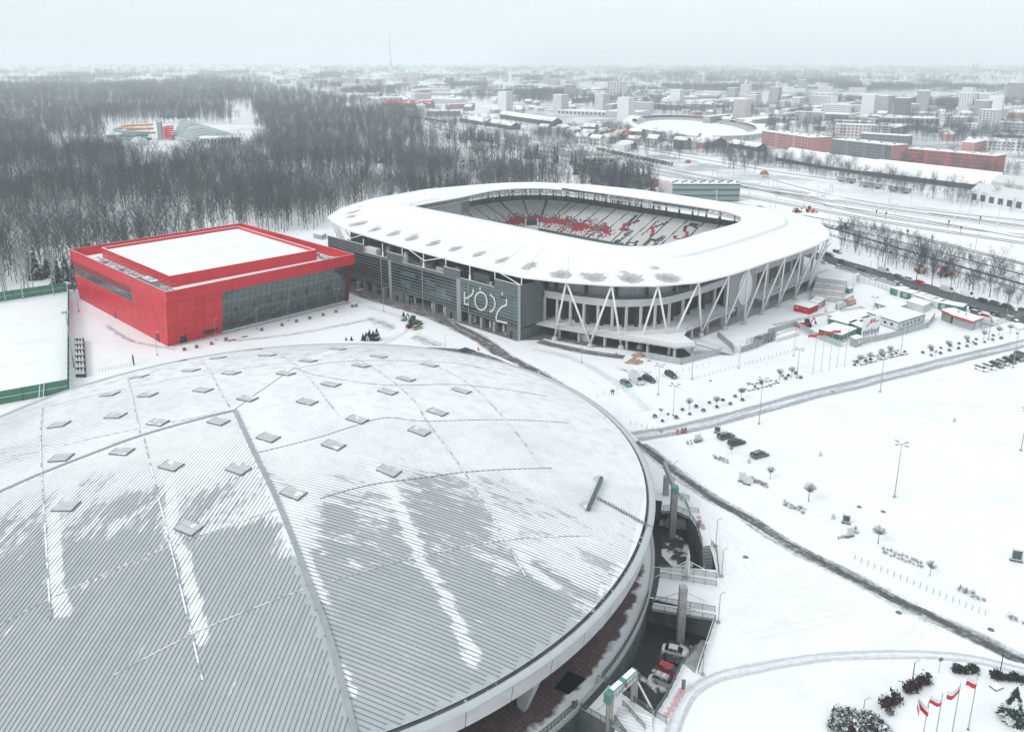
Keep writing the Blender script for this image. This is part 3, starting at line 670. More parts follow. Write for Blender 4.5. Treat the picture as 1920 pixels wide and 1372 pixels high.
# railings ----------------------------------------------------------
def railing(pts, label, h=1.15, z=0.0, sp=2.0, bars=5, cat='railing', mt='galv', name='railing', group=None, zs=None):
    t = thing(name, pts[0], label, cat, group)
    rl_, po = MB(mt), None
    P3 = [Vector((p[0], p[1], (zs[i] if zs else z))) for i, p in enumerate(pts)]
    for a, b in zip(P3, P3[1:]):
        for k in range(bars): zz = Vector((0,0,h*(k+1)/bars)); rl_.beam(a+zz, b+zz, .05 if k < bars-1 else .09)
    rl_.build('rail', t)
    for a, b in zip(P3, P3[1:]):
        n = max(1, round((b-a).length/sp))
        for k in range(n+ (1 if b is P3[-1] else 0)):
            p = a.lerp(b, k/n); q = MB(mt); q.box((p.x,p.y,p.z), (.09,.09,h+.04)); q.build('post', t)
    return t
mat('rail_dark', (.10,.14,.14), .5, .1, 2)
pts = [apt(a, RW-.25) for a in [lerp(aang(G(1226,1118)), aang(G(1134,1278)), i/26) for i in range(27)]]
railing(pts, 'curved railing along the brick walkway above the car pit', z=.22, mt='rail_dark')
pts = [apt(a, RW-.25) for a in [lerp(aang(G(1087,1328)), aang(G(985,1420)), i/16) for i in range(17)]]
railing(pts, 'curved railing along the walkway left of the lower gate', z=.22, mt='rail_dark')
railing(GG([(1237,1083),(1343,1099)]), 'railing on the near edge of the upper pit beside the stays', mt='rail_dark')
railing(GG([(1236,1068),(1344,1084)]), 'second railing just behind the one at the foot of the upper pit', mt='rail_dark')
railing(GG([(1226,1127),(1340,1147)]), 'railing on the far side of the narrow footbridge', mt='rail_dark')
railing(GG([(1222,1143),(1341,1163)]), 'railing on the near side of the narrow footbridge', mt='rail_dark')
railing(GG([(1341,1163),(1318,1232),(1309,1262)]), 'railing down the right side of the car pit', mt='rail_dark')
railing(GG([(1228,1343),(1252,1305),(1281,1244),(1305,1218)]), 'railing between the parked cars and the stairs', mt='rail_dark')
railing(GG([(1134,1280),(1170,1304),(1228,1344)]), 'railing on the platform edge behind the lower gate', mt='rail_dark')
railing(GG([(1089,1330),(1108,1341),(1145,1362),(1175,1384)]), 'railing on the near edge of the lower gate platform', mt='rail_dark')
railing(GG([(1228,1344),(1249,1357)]), 'short railing right of the lower gate stay', mt='rail_dark')
railing(GG([(1167,1324),(1209,1370)]), 'stair railing in the middle of the lower gate steps', mt='rail_dark')
railing(GG([(1152,1352),(1180,1390)]), 'stair railing at the left of the lower gate steps', mt='rail_dark')
railing(GG([(1293,968),(1305.7,987),(1315.7,1020),(1319,1066)]), 'railing on top of the curved wall of the upper pit', mt='rail_dark')
railing(GG([(1334,1022),(1343,1036),(1348,1082)]), 'railing around the stairs right of the upper pit', mt='rail_dark')
railing(GG([(1243,957),(1257,955),(1268,955),(1293,968)]), 'railing on the near edge of the upper gate bridge', mt='rail_dark')
railing(GG([(1243,925),(1268,930),(1292,938)]), 'railing behind the upper gate', mt='rail_dark')
railing(GG([(1268,930),(1285,945),(1292,960),(1310,962)]), 'railing right of the upper gate', mt='rail_dark')
# bridges -----------------------------------------------------------
def deck(name, px, label, cat, th=.7, z=.012, mats=('snow','concrete')):
    m = MB(mats[1], mats[0]); m.prism([(p.x,p.y) for p in GG(px)], z-th, z, top=1); return m.build(name, label=label, cat=cat)
deck('bridge', [(1243,925),(1292,938),(1300,968),(1293,968),(1268,957),(1240,957)], 'snowy bridge deck under the upper gate', 'bridge')
deck('footbridge', [(1225,1129),(1341,1149),(1341,1160),(1222,1140)], 'narrow snowy footbridge across the top of the car pit', 'footbridge', .5)
# stairs
def stairs(name, a, b, c, d, z0, z1, n, label, mt='concrete', sn='snow'):
    """a,b far edge; d,c near edge; climbs z0 at the a-b edge to z1 at d-c"""
    t = thing(name, a, label, 'stairs')
    for i in range(n):
        p0, p1 = a.lerp(d, i/n), b.lerp(c, i/n); q0, q1 = a.lerp(d, (i+1)/n), b.lerp(c, (i+1)/n); zt = lerp(z0, z1, i/max(1,n-1)); m = MB(mt, sn)
        m.prism([(p0.x,p0.y),(p1.x,p1.y),(q1.x,q1.y),(q0.x,q0.y)], zt-.35, zt, top=1); m.build('step', t)
    return t
stairs('stairs', stair1[0], stair1[1], stair1[2], stair1[3], -.15, -4.6, 14, 'concrete stairs going down beside the curved pit wall, red-brown stains', sn='concrete')
stairs('stairs', G(1162,1326), G(1222,1349), G(1225,1400), G(1150,1382), .5, .04, 9, 'broad snowy steps below the lower gate', sn='snow')
stairs('stairs', G(1337,1160), G(1318,1156), G(1282,1244), G(1304,1262), -4.6, -.1, 14, 'stained stairs running up between the parked cars and the outer wall', sn='concrete')
# pylons and gates
mat('pylon_concrete', (.33,.31,.31), .85, .2, .9)
def pylon(xb, yb, yt, w, label, zb=PZ, cap=None, name='pylon'):
    b = G(xb, yb, zb); d = ray(xb, yt); k = HT(xb, yb, yt, zb); t = thing(name, b, label, 'pylon'); m = MB('pylon_concrete'); m.box((b.x,b.y,zb), (w, w*1.1, k-zb-(1.5 if cap else 0))); m.build('shaft', t)
    if cap: m = MB(cap); m.box((b.x,b.y,k-1.5), (w+.1,w*1.1+.1,1.5)); m.build('cap', t)
    return b, k
b1, k1 = pylon(1260,1006,911,1.25,'tall stained concrete pylon with teal cap at the upper gate', cap='teal')
b2 = G(1248,927,0); k2 = k1
g1 = thing('gate_frame', b2, 'triangular grey steel gate beam and leg at the upper pit', 'gate')
m = MB('pylon_concrete'); m.box((b2.x,b2.y,0), (1.1,1.2,4.5)); m.build('leg', g1)
m = MB('metal_grey'); m.beam((b2.x-.4,b2.y+1.2,k1-.2), (b1.x,b1.y,k1-.7), .6, 1.5); m.build('beam', g1)
b3, k3 = pylon(1275,1199,1099,1.25,'tall concrete pylon standing through the narrow footbridge')
bm = G(1288,1082,0); t = thing('mast', bm, 'white pointed mast with two stays behind the snowy platform', 'mast'); m = MB('offwhite'); kt = HT(1288,1082,1031)
m.tube([(bm.x,bm.y,0),(bm.x,bm.y,kt)], .75, 4, .12); m.build('shaft', t)
for dx in (-8,8): m = MB('offwhite'); m.beam((bm.x,bm.y,kt*.62), (bm.x+dx*.75,bm.y-.3,.3), .12); m.build('stay', t)
for dx in (-8,8): m = MB('galv'); m.beam((b3.x,b3.y,k3-1), (b3.x+dx*.6,b3.y+2.6,.9), .07); m.build('stay', thing('tie_rod', (b3.x+dx*.6,b3.y+2.6,0), 'thin tie rod on the %s side of the footbridge pylon' % ('left' if dx < 0 else 'right'), 'tie rod'))
# lower gate with the arena's sign
LA = G(1149,1400,0); LB = G(1188,1311,0); kz = HT(1188,1311,1262)
LA = Vector(LA); la_top = None
gt = thing('entrance_gate', LB, 'teal and white entrance gate with lettered beam over snowy steps', 'gate')
# foot of the near leg: same height of beam, seen at (1145,1300)
LAt = G(1144,1304,kz); LA = Vector((LAt.x, LAt.y, 0))
for p in (LA, LB): m = MB('pylon_concrete'); m.box((p.x,p.y,PZ if p is LA else 0), (.95,1.1,kz-(PZ if p is LA else 0))); m.build('leg', gt)
m = MB('offwhite', 'teal'); m.beam((LA.x,LA.y,kz), (LB.x,LB.y,kz), .9, 1.5)
m.use(1).beam((LA.x,LA.y,kz+.82), (LB.x,LB.y,kz+.82), 1.0, .16); d_ = (LA-LB).normalized(); m.beam((LA.x+d_.x*.9,LA.y+d_.y*.9,kz), (LA.x-d_.x*.1,LA.y-d_.y*.1,kz), 1.0, 1.6); m.build('sign_beam', gt)
m = MB('snow')
for f0, f1 in ((.05,.4),(.55,.95)): p_, q_ = LA.lerp(LB, f0), LA.lerp(LB, f1); m.beam((p_.x,p_.y,kz+.93), (q_.x,q_.y,kz+.93), .8, .12)
m.build('snow_cap', gt)
def text(name, body, mt, size, mtx, parent=None, ext=.02, **k):
    c = bpy.data.curves.new(name, 'FONT'); c.body = body; c.size = size; c.extrude = ext; c.align_x = 'CENTER'; c.align_y = 'CENTER'; c.resolution_u = 2
    o = bpy.data.objects.new(name, c); COL.objects.link(o); o.matrix_world = mtx
    dg = bpy.context.evaluated_depsgraph_get(); me = bpy.data.meshes.new_from_object(o.evaluated_get(dg)); bpy.data.objects.remove(o)
    me.transform(mtx); me.materials.clear(); me.materials.append(M(mt)); r = link(name, me, parent, **k); return r
def facing(o, right, up): 
    right = Vector(right).normalized(); up = Vector(up).normalized(); n = right.cross(up)
    return Matrix(((right.x,up.x,n.x,o[0]),(right.y,up.y,n.y,o[1]),(right.z,up.z,n.z,o[2]),(0,0,0,1)))
dB = (LB-LA).normalized(); nB = dB.cross(Vector((0,0,1))); md = (LA+LB)/2
text('lettering', 'ATLAS  ARENA', 'teal', 1.15, facing(md+nB*.47+Vector((0,0,kz-.05)), dB, (0,0,1)), gt)
m = MB('red_paint', 'teal'); c0 = md+nB*.55+Vector((0,0,kz+.35))
m.face([c0+Vector((0,0,-.5))-dB*.3, c0+Vector((0,0,-.45))+dB*.35, c0+Vector((0,0,.75))+dB*.15]); m.use(1)
m.face([c0+nB*.01+Vector((0,0,-.75))-dB*.9, c0+nB*.01+Vector((0,0,-.75))-dB*.75, c0+nB*.01+Vector((0,0,.9))+dB*.1, c0+nB*.01+Vector((0,0,.9))-dB*.05]); m.face([c0+nB*.01+Vector((0,0,-.9))+dB*.4, c0+nB*.01+Vector((0,0,-.9))+dB*.55, c0+nB*.01+Vector((0,0,.9))+dB*.1, c0+nB*.01+Vector((0,0,.9))-dB*.05])
m.build('emblem', gt)
m = MB('offwhite'); e = G(1229,1342); m.beam((LB.x,LB.y,kz-.5), (e.x,e.y,.2), .22); m.build('stay', gt)
m = MB('galv'); e = G(1120,1332); m.beam((LA.x,LA.y,kz-.8), (e.x,e.y,.2), .08); m.build('stay', gt)
# litter bins on the walkway
for q, lab in (((1123,1278),'grey round bin on the walkway near the arena railing'), ((1076,1327),'dark round bin at the left end of the lower gate')):
    p = G(*q); m = MB('concrete_light' if 'grey' in lab else 'concrete_dark'); m.lathe((p.x,p.y,.02), [(.0,0),(.38,0),(.42,1.0),(.3,1.0),(.3,.8),(0,.8)], 12); m.build('litter_bin', label=lab, cat='bin')
# red ring signs painted on low hoops
def hoopset(pts, lab):
    for i, q in enumerate(pts):
        p = G(*q); m = MB('red_paint'); 
        for r_, tt in ((.5,.03),(.26,.03)): m.tube([(p.x+r_*math.cos(a)*1.0, p.y+r_*math.sin(a), .10) for a in [2*math.pi*k/16 for k in range(17)]], tt, 5, cap=False)
        m.beam((p.x-.35,p.y-.35,.1), (p.x+.35,p.y+.35,.1), .04)
        m.build('ring_marker', label=lab, cat='ring marker', group='red rings lying in rows on the snow')
hoopset([(1251,1340),(1257,1330),(1263,1320),(1268,1310),(1273,1302),(1278,1295)], 'red wire ring with cross lying in the row beside the lower gate')
hoopset([(1310,970),(1312,977),(1316,984),(1319,990)], 'red wire ring lying beside the curved wall of the upper pit')
for q, lab in (((1281,1290),'dark green bin post at the end of the row of red rings'), ((1310,988),'dark green bin post beside the upper red rings')):
    p = G(*q); m = MB('concrete_dark'); m.box((p.x,p.y,0), (.5,.4,1.3)); m.box((p.x,p.y,1.3), (.62,.5,.15)); m.build('bin_post', label=lab, cat='bin')
# ================================================================== RED SPORTS HALL
def zat(x, yb, yt): return HT(x, yb, yt)
FLc, Fc, Rc = G(131,467,20), G(312,547,20), G(664,476,20)
e1 = (Rc-Fc); e1.z = 0; L1 = e1.length; e1.normalize(); e2 = (FLc-Fc); e2.z = 0; L2 = e2.length; e2.normalize()
def hp(s, t, z=0): return Vector((Fc.x+e1.x*s+e2.x*t, Fc.y+e1.y*s+e2.y*t, z))
hall = thing('sports_hall', hp(L1/2, L2/2), 'big red panelled sports hall with flat snowy roof and tall glass front', 'sports hall')
mat('red_panel', (.56,.012,.026), .38, .12, .25, spec=.4); mat('red_panel_b', (.52,.011,.024), .36, .12, .3, spec=.4); mat('red_panel_c', (.60,.015,.030), .40, .12, .2, spec=.4); mat('red_panel_dark', (.22,.008,.015), .42, .10, .3, spec=.4)
IN = 3.2   # the walls lean in towards the ground
def wallpt(s, t, z): # outer skin: leaning from the top edge down
    k = 1-z/20.0; return hp(lerp(.2*k, L1-k*1.0, s/L1), lerp(4.3*k, L2-k*2.6, t/L2), z)
def skin(face, a, z, d=0.0):
    """face 0: front (along e1), face 1: left (along e2), 2: back, 3: right"""
    if face == 0: p = wallpt(a, 0, z); n = -e2
    elif face == 1: p = wallpt(0, a, z); n = -e1
    elif face == 2: p = wallpt(a, L2, z); n = e2
    else: p = wallpt(L1, a, z); n = e1
    return p+n*d
rr_ = random.Random(3)
def panel(face, a0, a1, z0, z1, mt, th=.06, name='panel', d=0):
    if mt == 'red_panel': mt = rr_.choice(['red_panel','red_panel','red_panel_b','red_panel_c'])
    m = MB(mt); q = [skin(face,a0,z0,d), skin(face,a1,z0,d), skin(face,a1,z1,d), skin(face,a0,z1,d)]; r = [skin(face,a0,z0,d+th), skin(face,a1,z0,d+th), skin(face,a1,z1,d+th), skin(face,a0,z1,d+th)]
    m.add(q+r, MB.BF); return m.build(name, hall)
# body behind the panels
m = MB('red_panel_dark'); gl0 = 19.5
c = [wallpt(0,0,0), wallpt(L1,0,0), wallpt(L1,L2,0), wallpt(0,L2,0)]; c2 = [wallpt(0,0,16), wallpt(L1,0,16), wallpt(L1,L2,16), wallpt(0,L2,16)]
for i in (1,2,3): m.face([c[i], c[(i+1)%4], c2[(i+1)%4], c2[i]])
m.face([wallpt(0,0,0), wallpt(gl0,0,0), wallpt(gl0,0,16), wallpt(0,0,16)]); m.build('wall', hall)
ztop = 20.0; zb = 15.6
rr_ = random.Random(3)
# cladding, courses of big cassettes
for a in range(6):
    for z_ in range(6):
        panel(0, gl0*a/6+.05, gl0*(a+1)/6-.05, 15.6*z_/6+.05, 15.6*(z_+1)/6-.05, 'red_panel')
NL = 24
for a in range(NL):
    for z_ in range(6):
        a0, a1 = L2*a/NL, L2*(a+1)/NL; z0, z1 = 15.6*z_/6, 15.6*(z_+1)/6
        if 4 <= z_ < 5.1 and a0 > 26 and a0 < L2-2: continue
        if a0 > L2-3.5: continue
        panel(1, a0+.05, a1-.05, z0+.05, z1-.05, 'red_panel')
for a in range(20):
    panel(0, L1*a/20+.04, L1*(a+1)/20-.04, 15.65, ztop, 'red_panel', .12, d=.02)
for a in range(24):
    panel(1, L2*a/24+.04, L2*(a+1)/24-.04, 15.65, ztop, 'red_panel', .12, d=.02)
for f, L in ((2, L1), (3, L2)): panel(f, 0, L, 15.65, ztop, 'red_panel', .12, d=.02)
# strip window on the left side
m = MB('glass_dark', 'glass_teal'); NW = 26
for i in range(NW):
    a0, a1 = lerp(26, L2-1.5, i/NW), lerp(26, L2-1.5, (i+1)/NW)
    p = MB('glass_teal' if i < 9 else 'glass_dark'); p.face([skin(1,a0+.08,10.5,.03), skin(1,a1-.08,10.5,.03), skin(1,a1-.08,12.9,.03), skin(1,a0+.08,12.9,.03)]); p.build('window_pane', hall)
m = MB('metal_grey')
for i in range(NW+1): a0 = lerp(26, L2-1.5, i/NW); m.beam(skin(1,a0,10.4,.08), skin(1,a0,13.0,.08), .1)
for z in (10.4,11.6,13.0): m.beam(skin(1,26,z,.08), skin(1,L2-1.5,z,.08), .1)
m.build('window_frame', hall)
panel(1, L2-3.3, L2-1.2, 0.3, 10.3, 'glass_dark', .05, 'window_pane')
for a0, z1 in ((9,2.6),(7,2.6),(48,2.2)): panel(1, a0, a0+1.1, 0, z1, 'red_panel_dark', .14, 'door', .05)
panel(0, 4.2, 6.6, 0, 2.6, 'glass_dark', .1, 'door', .04); panel(0, 12.6, 17.8, 1.2, 2.7, 'glass_dark', .1, 'window', .04)
# glass front: set back under the fascia
GB = 1.6
def gp(a, z): p = skin(0, a, z, -GB); return p
pane = bpy.data.materials.new('curtain_glass'); nt, b = nodes_of(pane); MATS['curtain_glass'] = pane
b.inputs['Base Color'].default_value = (.16,.24,.25,1); b.inputs['Roughness'].default_value = .04; b.inputs['Transmission Weight'].default_value = .0
tr = nt.nodes.new('ShaderNodeBsdfTransparent'); tr.inputs[0].default_value = (.55,.66,.67,1); gls = nt.nodes.new('ShaderNodeBsdfGlossy'); gls.inputs[0].default_value = (.75,.82,.83,1); gls.inputs['Roughness'].default_value = .03
fr = nt.nodes.new('ShaderNodeLayerWeight'); fr.inputs[0].default_value = .42; mr_ = nt.nodes.new('ShaderNodeMapRange'); mr_.inputs[3].default_value = .10; mr_.inputs[4].default_value = .75; nt.links.new(fr.outputs['Fresnel'], mr_.inputs[0])
ms = nt.nodes.new('ShaderNodeMixShader'); nt.links.new(mr_.outputs[0], ms.inputs[0]); nt.links.new(tr.outputs[0], ms.inputs[1]); nt.links.new(gls.outputs[0], ms.inputs[2]); nt.links.new(ms.outputs[0], nt.nodes['Material Output'].inputs['Surface'])
NX, zs_ = 24, [0,2.9,5.2,7.5,9.8,12.1,14.2,15.9]
ga = [lerp(gl0, L1-.8, i/NX) for i in range(NX+1)]
for i in range(NX):
    for z0, z1 in zip(zs_, zs_[1:]):
        m = MB('curtain_glass'); m.face([gp(ga[i]+.05,z0+.05), gp(ga[i+1]-.05,z0+.05), gp(ga[i+1]-.05,z1-.05), gp(ga[i]+.05,z1-.05)]); m.build('glass_pane', hall)
mat('mullion', (.10,.135,.14), .4, .05, 1)
for a in ga: m = MB('mullion'); m.beam(gp(a,0), gp(a,15.9), .12, .2); m.build('mullion', hall)
for z in zs_[1:-1]: m = MB('mullion'); m.beam(gp(ga[0],z), gp(ga[-1],z), .10, .12); m.build('transom', hall)
# inside: floors, stair, back wall, columns
mat('inner_wall', (.34,.42,.43), .8, .2, .15); mat('inner_floor', (.5,.55,.55), .7, .1, .3)
def ip(a, dd, z): p = skin(0, a, z, -dd); return (p.x, p.y)
m = MB('inner_wall'); m.face([skin(0,gl0,0,-14), skin(0,L1-2,0,-14), skin(0,L1-2,16,-14), skin(0,gl0,16,-14)]); m.face([skin(0,gl0,0,0), skin(0,gl0,0,-14), skin(0,gl0,16,-14), skin(0,gl0,16,0)]); m.build('inner_wall', hall)
for z, d0 in ((0.03,1.7),(5.6,4.2),(10.6,3.4)):
    m = MB('inner_floor'); m.prism([ip(gl0,d0,z), ip(L1-1.2,d0,z), ip(L1-1.2,14,z), ip(gl0,14,z)], z-.4 if z > 1 else z-.02, z); m.build('floor', hall)
m = MB('inner_floor')
for a0 in (26, 38): m.beam(skin(0,a0,.3,-3.2), skin(0,a0+9,5.4,-3.2), 2.0, .4)
m.build('inner_stair', hall)
for a in [lerp(gl0+3, L1-3, i/7) for i in range(8)]: m = MB('concrete_light'); q = skin(0,a,0,-5); m.box((q.x,q.y,0), (.5,.5,15.8)); m.build('inner_column', hall)
m = MB('lamp_white')
for a in (40.5,43,46,48.5,51,62,64): q = skin(0,a,0,-2.4); m.box((q.x,q.y,1.9), (.9,.3,.35))
m.build('reception_screens', hall, kind='stuff')
for i,(x0,x1) in enumerate(((404,412),(416,422),(427,436))):
    a0 = gl0+1.2+i*3.4; m = MB('red_paint'); 
    for k in range(5): m.beam(skin(0,a0+k*.45,2.95,-GB+.12), skin(0,a0+k*.45+.22,3.45,-GB+.12), .12)
    m.build('red_lettering', hall)
# roof: perimeter trough at z=16.5 and a raised inner block
m = MB('snow_roof', 'red_panel_dark')
def rp(s, t, z): return hp(s, t, z)
m.face([rp(.3,.3,16.4), rp(L1-.3,.3,16.4), rp(L1-.3,L2-.3,16.4), rp(.3,L2-.3,16.4)]); m.build('roof_terrace', hall)
m = MB('red_panel', 'snow_roof')
for a, b in (((0,0),(L1,0)),((L1,0),(L1,L2)),((L1,L2),(0,L2)),((0,L2),(0,0))): m.wall(rp(*a,0), rp(*b,0), 16.3, ztop, .35, top=1)
m.build('parapet', hall)
# inner raised block (its parapet read off the photo)
ib = [G(x,y,20.6) for x,y in ((318,517.5),(593,468),(446,424),(190,464))]
bs = []
m = MB('red_panel', 'snow_roof'); pl = [(p.x,p.y) for p in ib]
ce = Vector((sum(p[0] for p in pl)/4, sum(p[1] for p in pl)/4))
for i in range(4):
    a, b = Vector(pl[i]), Vector(pl[(i+1)%4]); m.use(0); m.face([(*a,16.4),(*b,16.4),(*b,20.6),(*a,20.6)])
    ai, bi = a+(ce-a)*.018, b+(ce-b)*.018; m.use(1); m.face([(*a,20.6),(*b,20.6),(*bi,20.6),(*ai,20.6)]); m.use(0); m.face([(*ai,20.6),(*bi,20.6),(*bi,19.6),(*ai,19.6)])
m.build('roof_block', hall)
mat('hall_snow', (.84,.85,.865), .75, .05, .12, bump=.3)
NXR, NYR = 6, 4
inn = [Vector(p)+(ce-Vector(p))*.02 for p in pl]
for i in range(NXR):
    for j in range(NYR):
        def bl(u, v): q = inn[0].lerp(inn[1], u).lerp(inn[3].lerp(inn[2], u), v); return (q.x, q.y)
        e_ = .0015; m = MB('hall_snow'); m.prism([bl(i/NXR+e_, j/NYR+e_), bl((i+1)/NXR-e_, j/NYR+e_), bl((i+1)/NXR-e_, (j+1)/NYR-e_), bl(i/NXR+e_, (j+1)/NYR-e_)], 19.3, 19.62); m.build('roof_snow_field', hall)
# plant on the left terrace and the back one
mat('plant_grey', (.30,.32,.33), .5, .15, .5, snow=.4)
def blk(s, t, w, d, h, z=16.4, nm='air_handler', mt='plant_grey'):
    q = rp(s, t, z); m = MB(mt, 'snow_roof'); aa = math.atan2(e1.y, e1.x); m.box((q.x,q.y,z), (w,d,h), aa, top=1 if h > .6 else 0); 
    for k in range(2): m.use(0).box((q.x+e2.x*d*(.2-.4*k),q.y+e2.y*d*(.2-.4*k),z+h), (w*.6,d*.25,.25), aa)
    m.build(nm, hall)
ro = random.Random(8)
for t, w, d, h in ((24,2.6,9,2.6),(27,2.0,5,1.8),(36,2.4,5,1.6),(44,2.2,4,1.3),(52,2.4,5,1.8),(60,2.0,6,1.2),(15,1.6,3,1.2),(11,2.4,4,1.0),(68,2.2,3,1.6)): blk(4.2+ro.random()*1.2, t, w, d, h)
for s in (2.2,3.0,6.4): m = MB('galv'); m.beam(rp(s,8,17.4), rp(s,L2-10,17.4), .28); m.build('duct', hall)
for i in range(16): t = 6+i*4.2; m = MB('galv'); m.beam(rp(.4,t,19.2), rp(7.5,t,19.2), .12); m.build('roof_brace', hall)
for i in range(14): s = 6+i*4; m = MB('galv'); m.beam(rp(s,.5,18.6), rp(s,4.5,18.2), .14); m.build('roof_brace', hall)
m = MB('galv'); m.beam(rp(3,2.4,18.5), rp(L1-4,2.4,18.5), .14); m.build('rail', hall)
for i in range(9): blk(lerp(L1-4.5,L1-3.5,ro.random()), 6+i*7.4, 2.4, 3+ro.random()*3, 1+ro.random()*1.4)
for s, t in ((L1-8,3.2),(L1-12,3),(L1-5,2.8)): blk(s, t, 3, 2, 1.5)
pav = MB('concrete_light'); q = [skin(0,1,0,0), skin(0,L1,0,0), skin(0,L1,0,2.4), skin(0,1,0,1.8)]; pav.face([(p.x,p.y,.09) for p in q]); pav.build('pavement', kind='structure')

# ================================================================== STADIUM
SA = rad(-44.27); SO = Vector((2.9,263.7)); cS, sS = math.cos(SA), math.sin(SA)
def W(u, v, z=0): return Vector((SO.x+u*cS-v*sS, SO.y+u*sS+v*cS, z))
def LU(p): x, y = p[0]-SO.x, p[1]-SO.y; return (x*cS+y*sS, -x*sS+y*cS)
def onv(px, py, v):
    """photo point -> (u, z) on the upright plane v = const"""
    d = ray(px, py); a = W(0, v); n = Vector((-sS, cS, 0)); t = (a.x*n.x+a.y*n.y)/(d.x*n.x+d.y*n.y); p = d*t; return LU(p)[0], p.z+H
stad = thing('football_stadium', W(-62,92), 'football stadium with wide snowy white roof ring and red and white seats', 'stadium')
edge_px = [(614,407),(640,390),(700,372),(800,355),(900,346),(1000,342),(1100,346),(1200,356),(1300,371),(1400,385),(1480,397),(1530,412),(1553,432),(1554,446),(1532,458.6),(1503,470),(1472.5,480.7),(1440,490.5),(1405,503),(1367,515),(1310.5,528.5),(1234,535),(1147,534.5),(1062,528.5),(978,519),(928,507.5),(881,496),(836,484.5),(794,473),(755,462.5),(717,451),(681,440),(648,430),(618,412)]
outer = [LU(G(x,y,22)) for x,y in edge_px]
# far side nodes are seen over the roof's crown; keep them a little higher
inn_px = [(780,387),(815,380),(860,372),(930,358),(1000,354),(1060,357),(1150,366),(1250,380),(1350,396),(1386,407),(1389,413),(1380,420),(1320,437),(1250,458),(1222,463),(1200,464),(1150,462),(1050,443),(950,422),(850,403),(790,392),(778,389)]
inner = [LU(G(x,y,24)) for x,y in inn_px]
cenu = (-60.0, 98.0)
def polar(pts):
    q = sorted((math.atan2(p[1]-cenu[1], (p[0]-cenu[0])*.75), p) for p in pts); return q
def rad_at(pp, a):
    """intersection of a ray from the centre with the closed outline"""
    n = len(pp); dx, dy = math.cos(a)/.75, math.sin(a); best = 0
    for i in range(n):
        p, q = pp[i], pp[(i+1)%n]; ex, ey = q[0]-p[0], q[1]-p[1]; px, py = p[0]-cenu[0], p[1]-cenu[1]; det = dx*(-ey)-dy*(-ex)
        if abs(det) < 1e-9: continue
        t = (px*(-ey)-py*(-ex))/det; s = (dx*py-dy*px)/det
        if t > 0 and -1e-6 <= s <= 1+1e-6: best = max(best, t)
    return (cenu[0]+dx*best, cenu[1]+dy*best)
inner_s = catmull(inner, 5, True)
nodes = sorted(math.atan2(p[1]-cenu[1], (p[0]-cenu[0])*.75) for p in outer)
# split long bays so that all bays are alike
nn = []
for i, a in enumerate(nodes):
    b = nodes[(i+1)%len(nodes)]+(2*math.pi if i == len(nodes)-1 else 0); nn.append(a)
    if b-a > .26: k = int((b-a)/.17); nn += [a+(b-a)*j/k for j in range(1, k)]
nodes = nn
BANDW = 19.0
bare = []   # (u, v, radius across, radius along, strength, hollow depth)
for px, py, ru, rv, s in ((330,318,2.6,5.5,1),(440,345,2.7,5.5,1),(555,372,2.8,5.5,1),(685,402,2.8,5.5,1),(815,433,2.8,5.5,1),(955,467,2.9,5.5,1),(1095,503,2.9,5.5,1),(1255,542,3.2,5.5,1),(230,283,4,7,1),(190,245,2.5,7,.9),(200,214,2.4,7,.9),(262,189,2.2,6,.7)):
    bare.append((*LU(G(600+px/3.2, 330+py/3.2, 22.3)), ru, rv, s))
for px, py, ru, s in ((250,160,5.5,1),(560,185,5.5,1),(880,195,6,1),(1210,190,6,1),(470,160,3.5,.8),(820,150,3,.7),(1090,120,3,.7)):
    bare.append((*LU(G(1000+px/4.8, 480+py/4.8, 22.3)), ru, ru, s))
mroof = bpy.data.materials.new('roof_membrane'); nt, b = nodes_of(mroof); MATS['roof_membrane'] = mroof; L_ = nt.links
at = nt.nodes.new('ShaderNodeAttribute'); at.attribute_name = 'bare'; gg = nt.nodes.new('ShaderNodeNewGeometry'); n1 = nt.nodes.new('ShaderNodeTexNoise'); n1.inputs['Scale'].default_value = .55; n1.inputs['Detail'].default_value = 7; n1.inputs['Roughness'].default_value = .62; L_.new(gg.outputs['Position'], n1.inputs['Vector'])
sb = nt.nodes.new('ShaderNodeMath'); sb.operation = 'ADD'; L_.new(at.outputs['Fac'], sb.inputs[0]); L_.new(n1.outputs[0], sb.inputs[1]); r1 = nt.nodes.new('ShaderNodeMapRange'); r1.inputs[1].default_value = .84; r1.inputs[2].default_value = 1.04; L_.new(sb.outputs[0], r1.inputs[0])
mx = nt.nodes.new('ShaderNodeMixRGB'); L_.new(r1.outputs[0], mx.inputs[0]); mx.inputs[1].default_value = (*SNOWC,1); mx.inputs[2].default_value = (.44,.42,.43,1)
r2 = nt.nodes.new('ShaderNodeMapRange'); r2.inputs[1].default_value = 1.25; r2.inputs[2].default_value = 1.5; L_.new(sb.outputs[0], r2.inputs[0]); mx2 = nt.nodes.new('ShaderNodeMixRGB'); L_.new(r2.outputs[0], mx2.inputs[0]); L_.new(mx.outputs[0], mx2.inputs[1]); mx2.inputs[2].default_value = (.24,.235,.245,1)
L_.new(mx2.outputs[0], b.inputs['Base Color']); b.inputs['Roughness'].default_value = .7; bp = nt.nodes.new('ShaderNodeBump'); bp.inputs['Strength'].default_value = .5; bp.inputs['Distance'].default_value = .15; bp.invert = True; L_.new(r1.outputs[0], bp.inputs['Height']); L_.new(bp.outputs[0], b.inputs['Normal'])
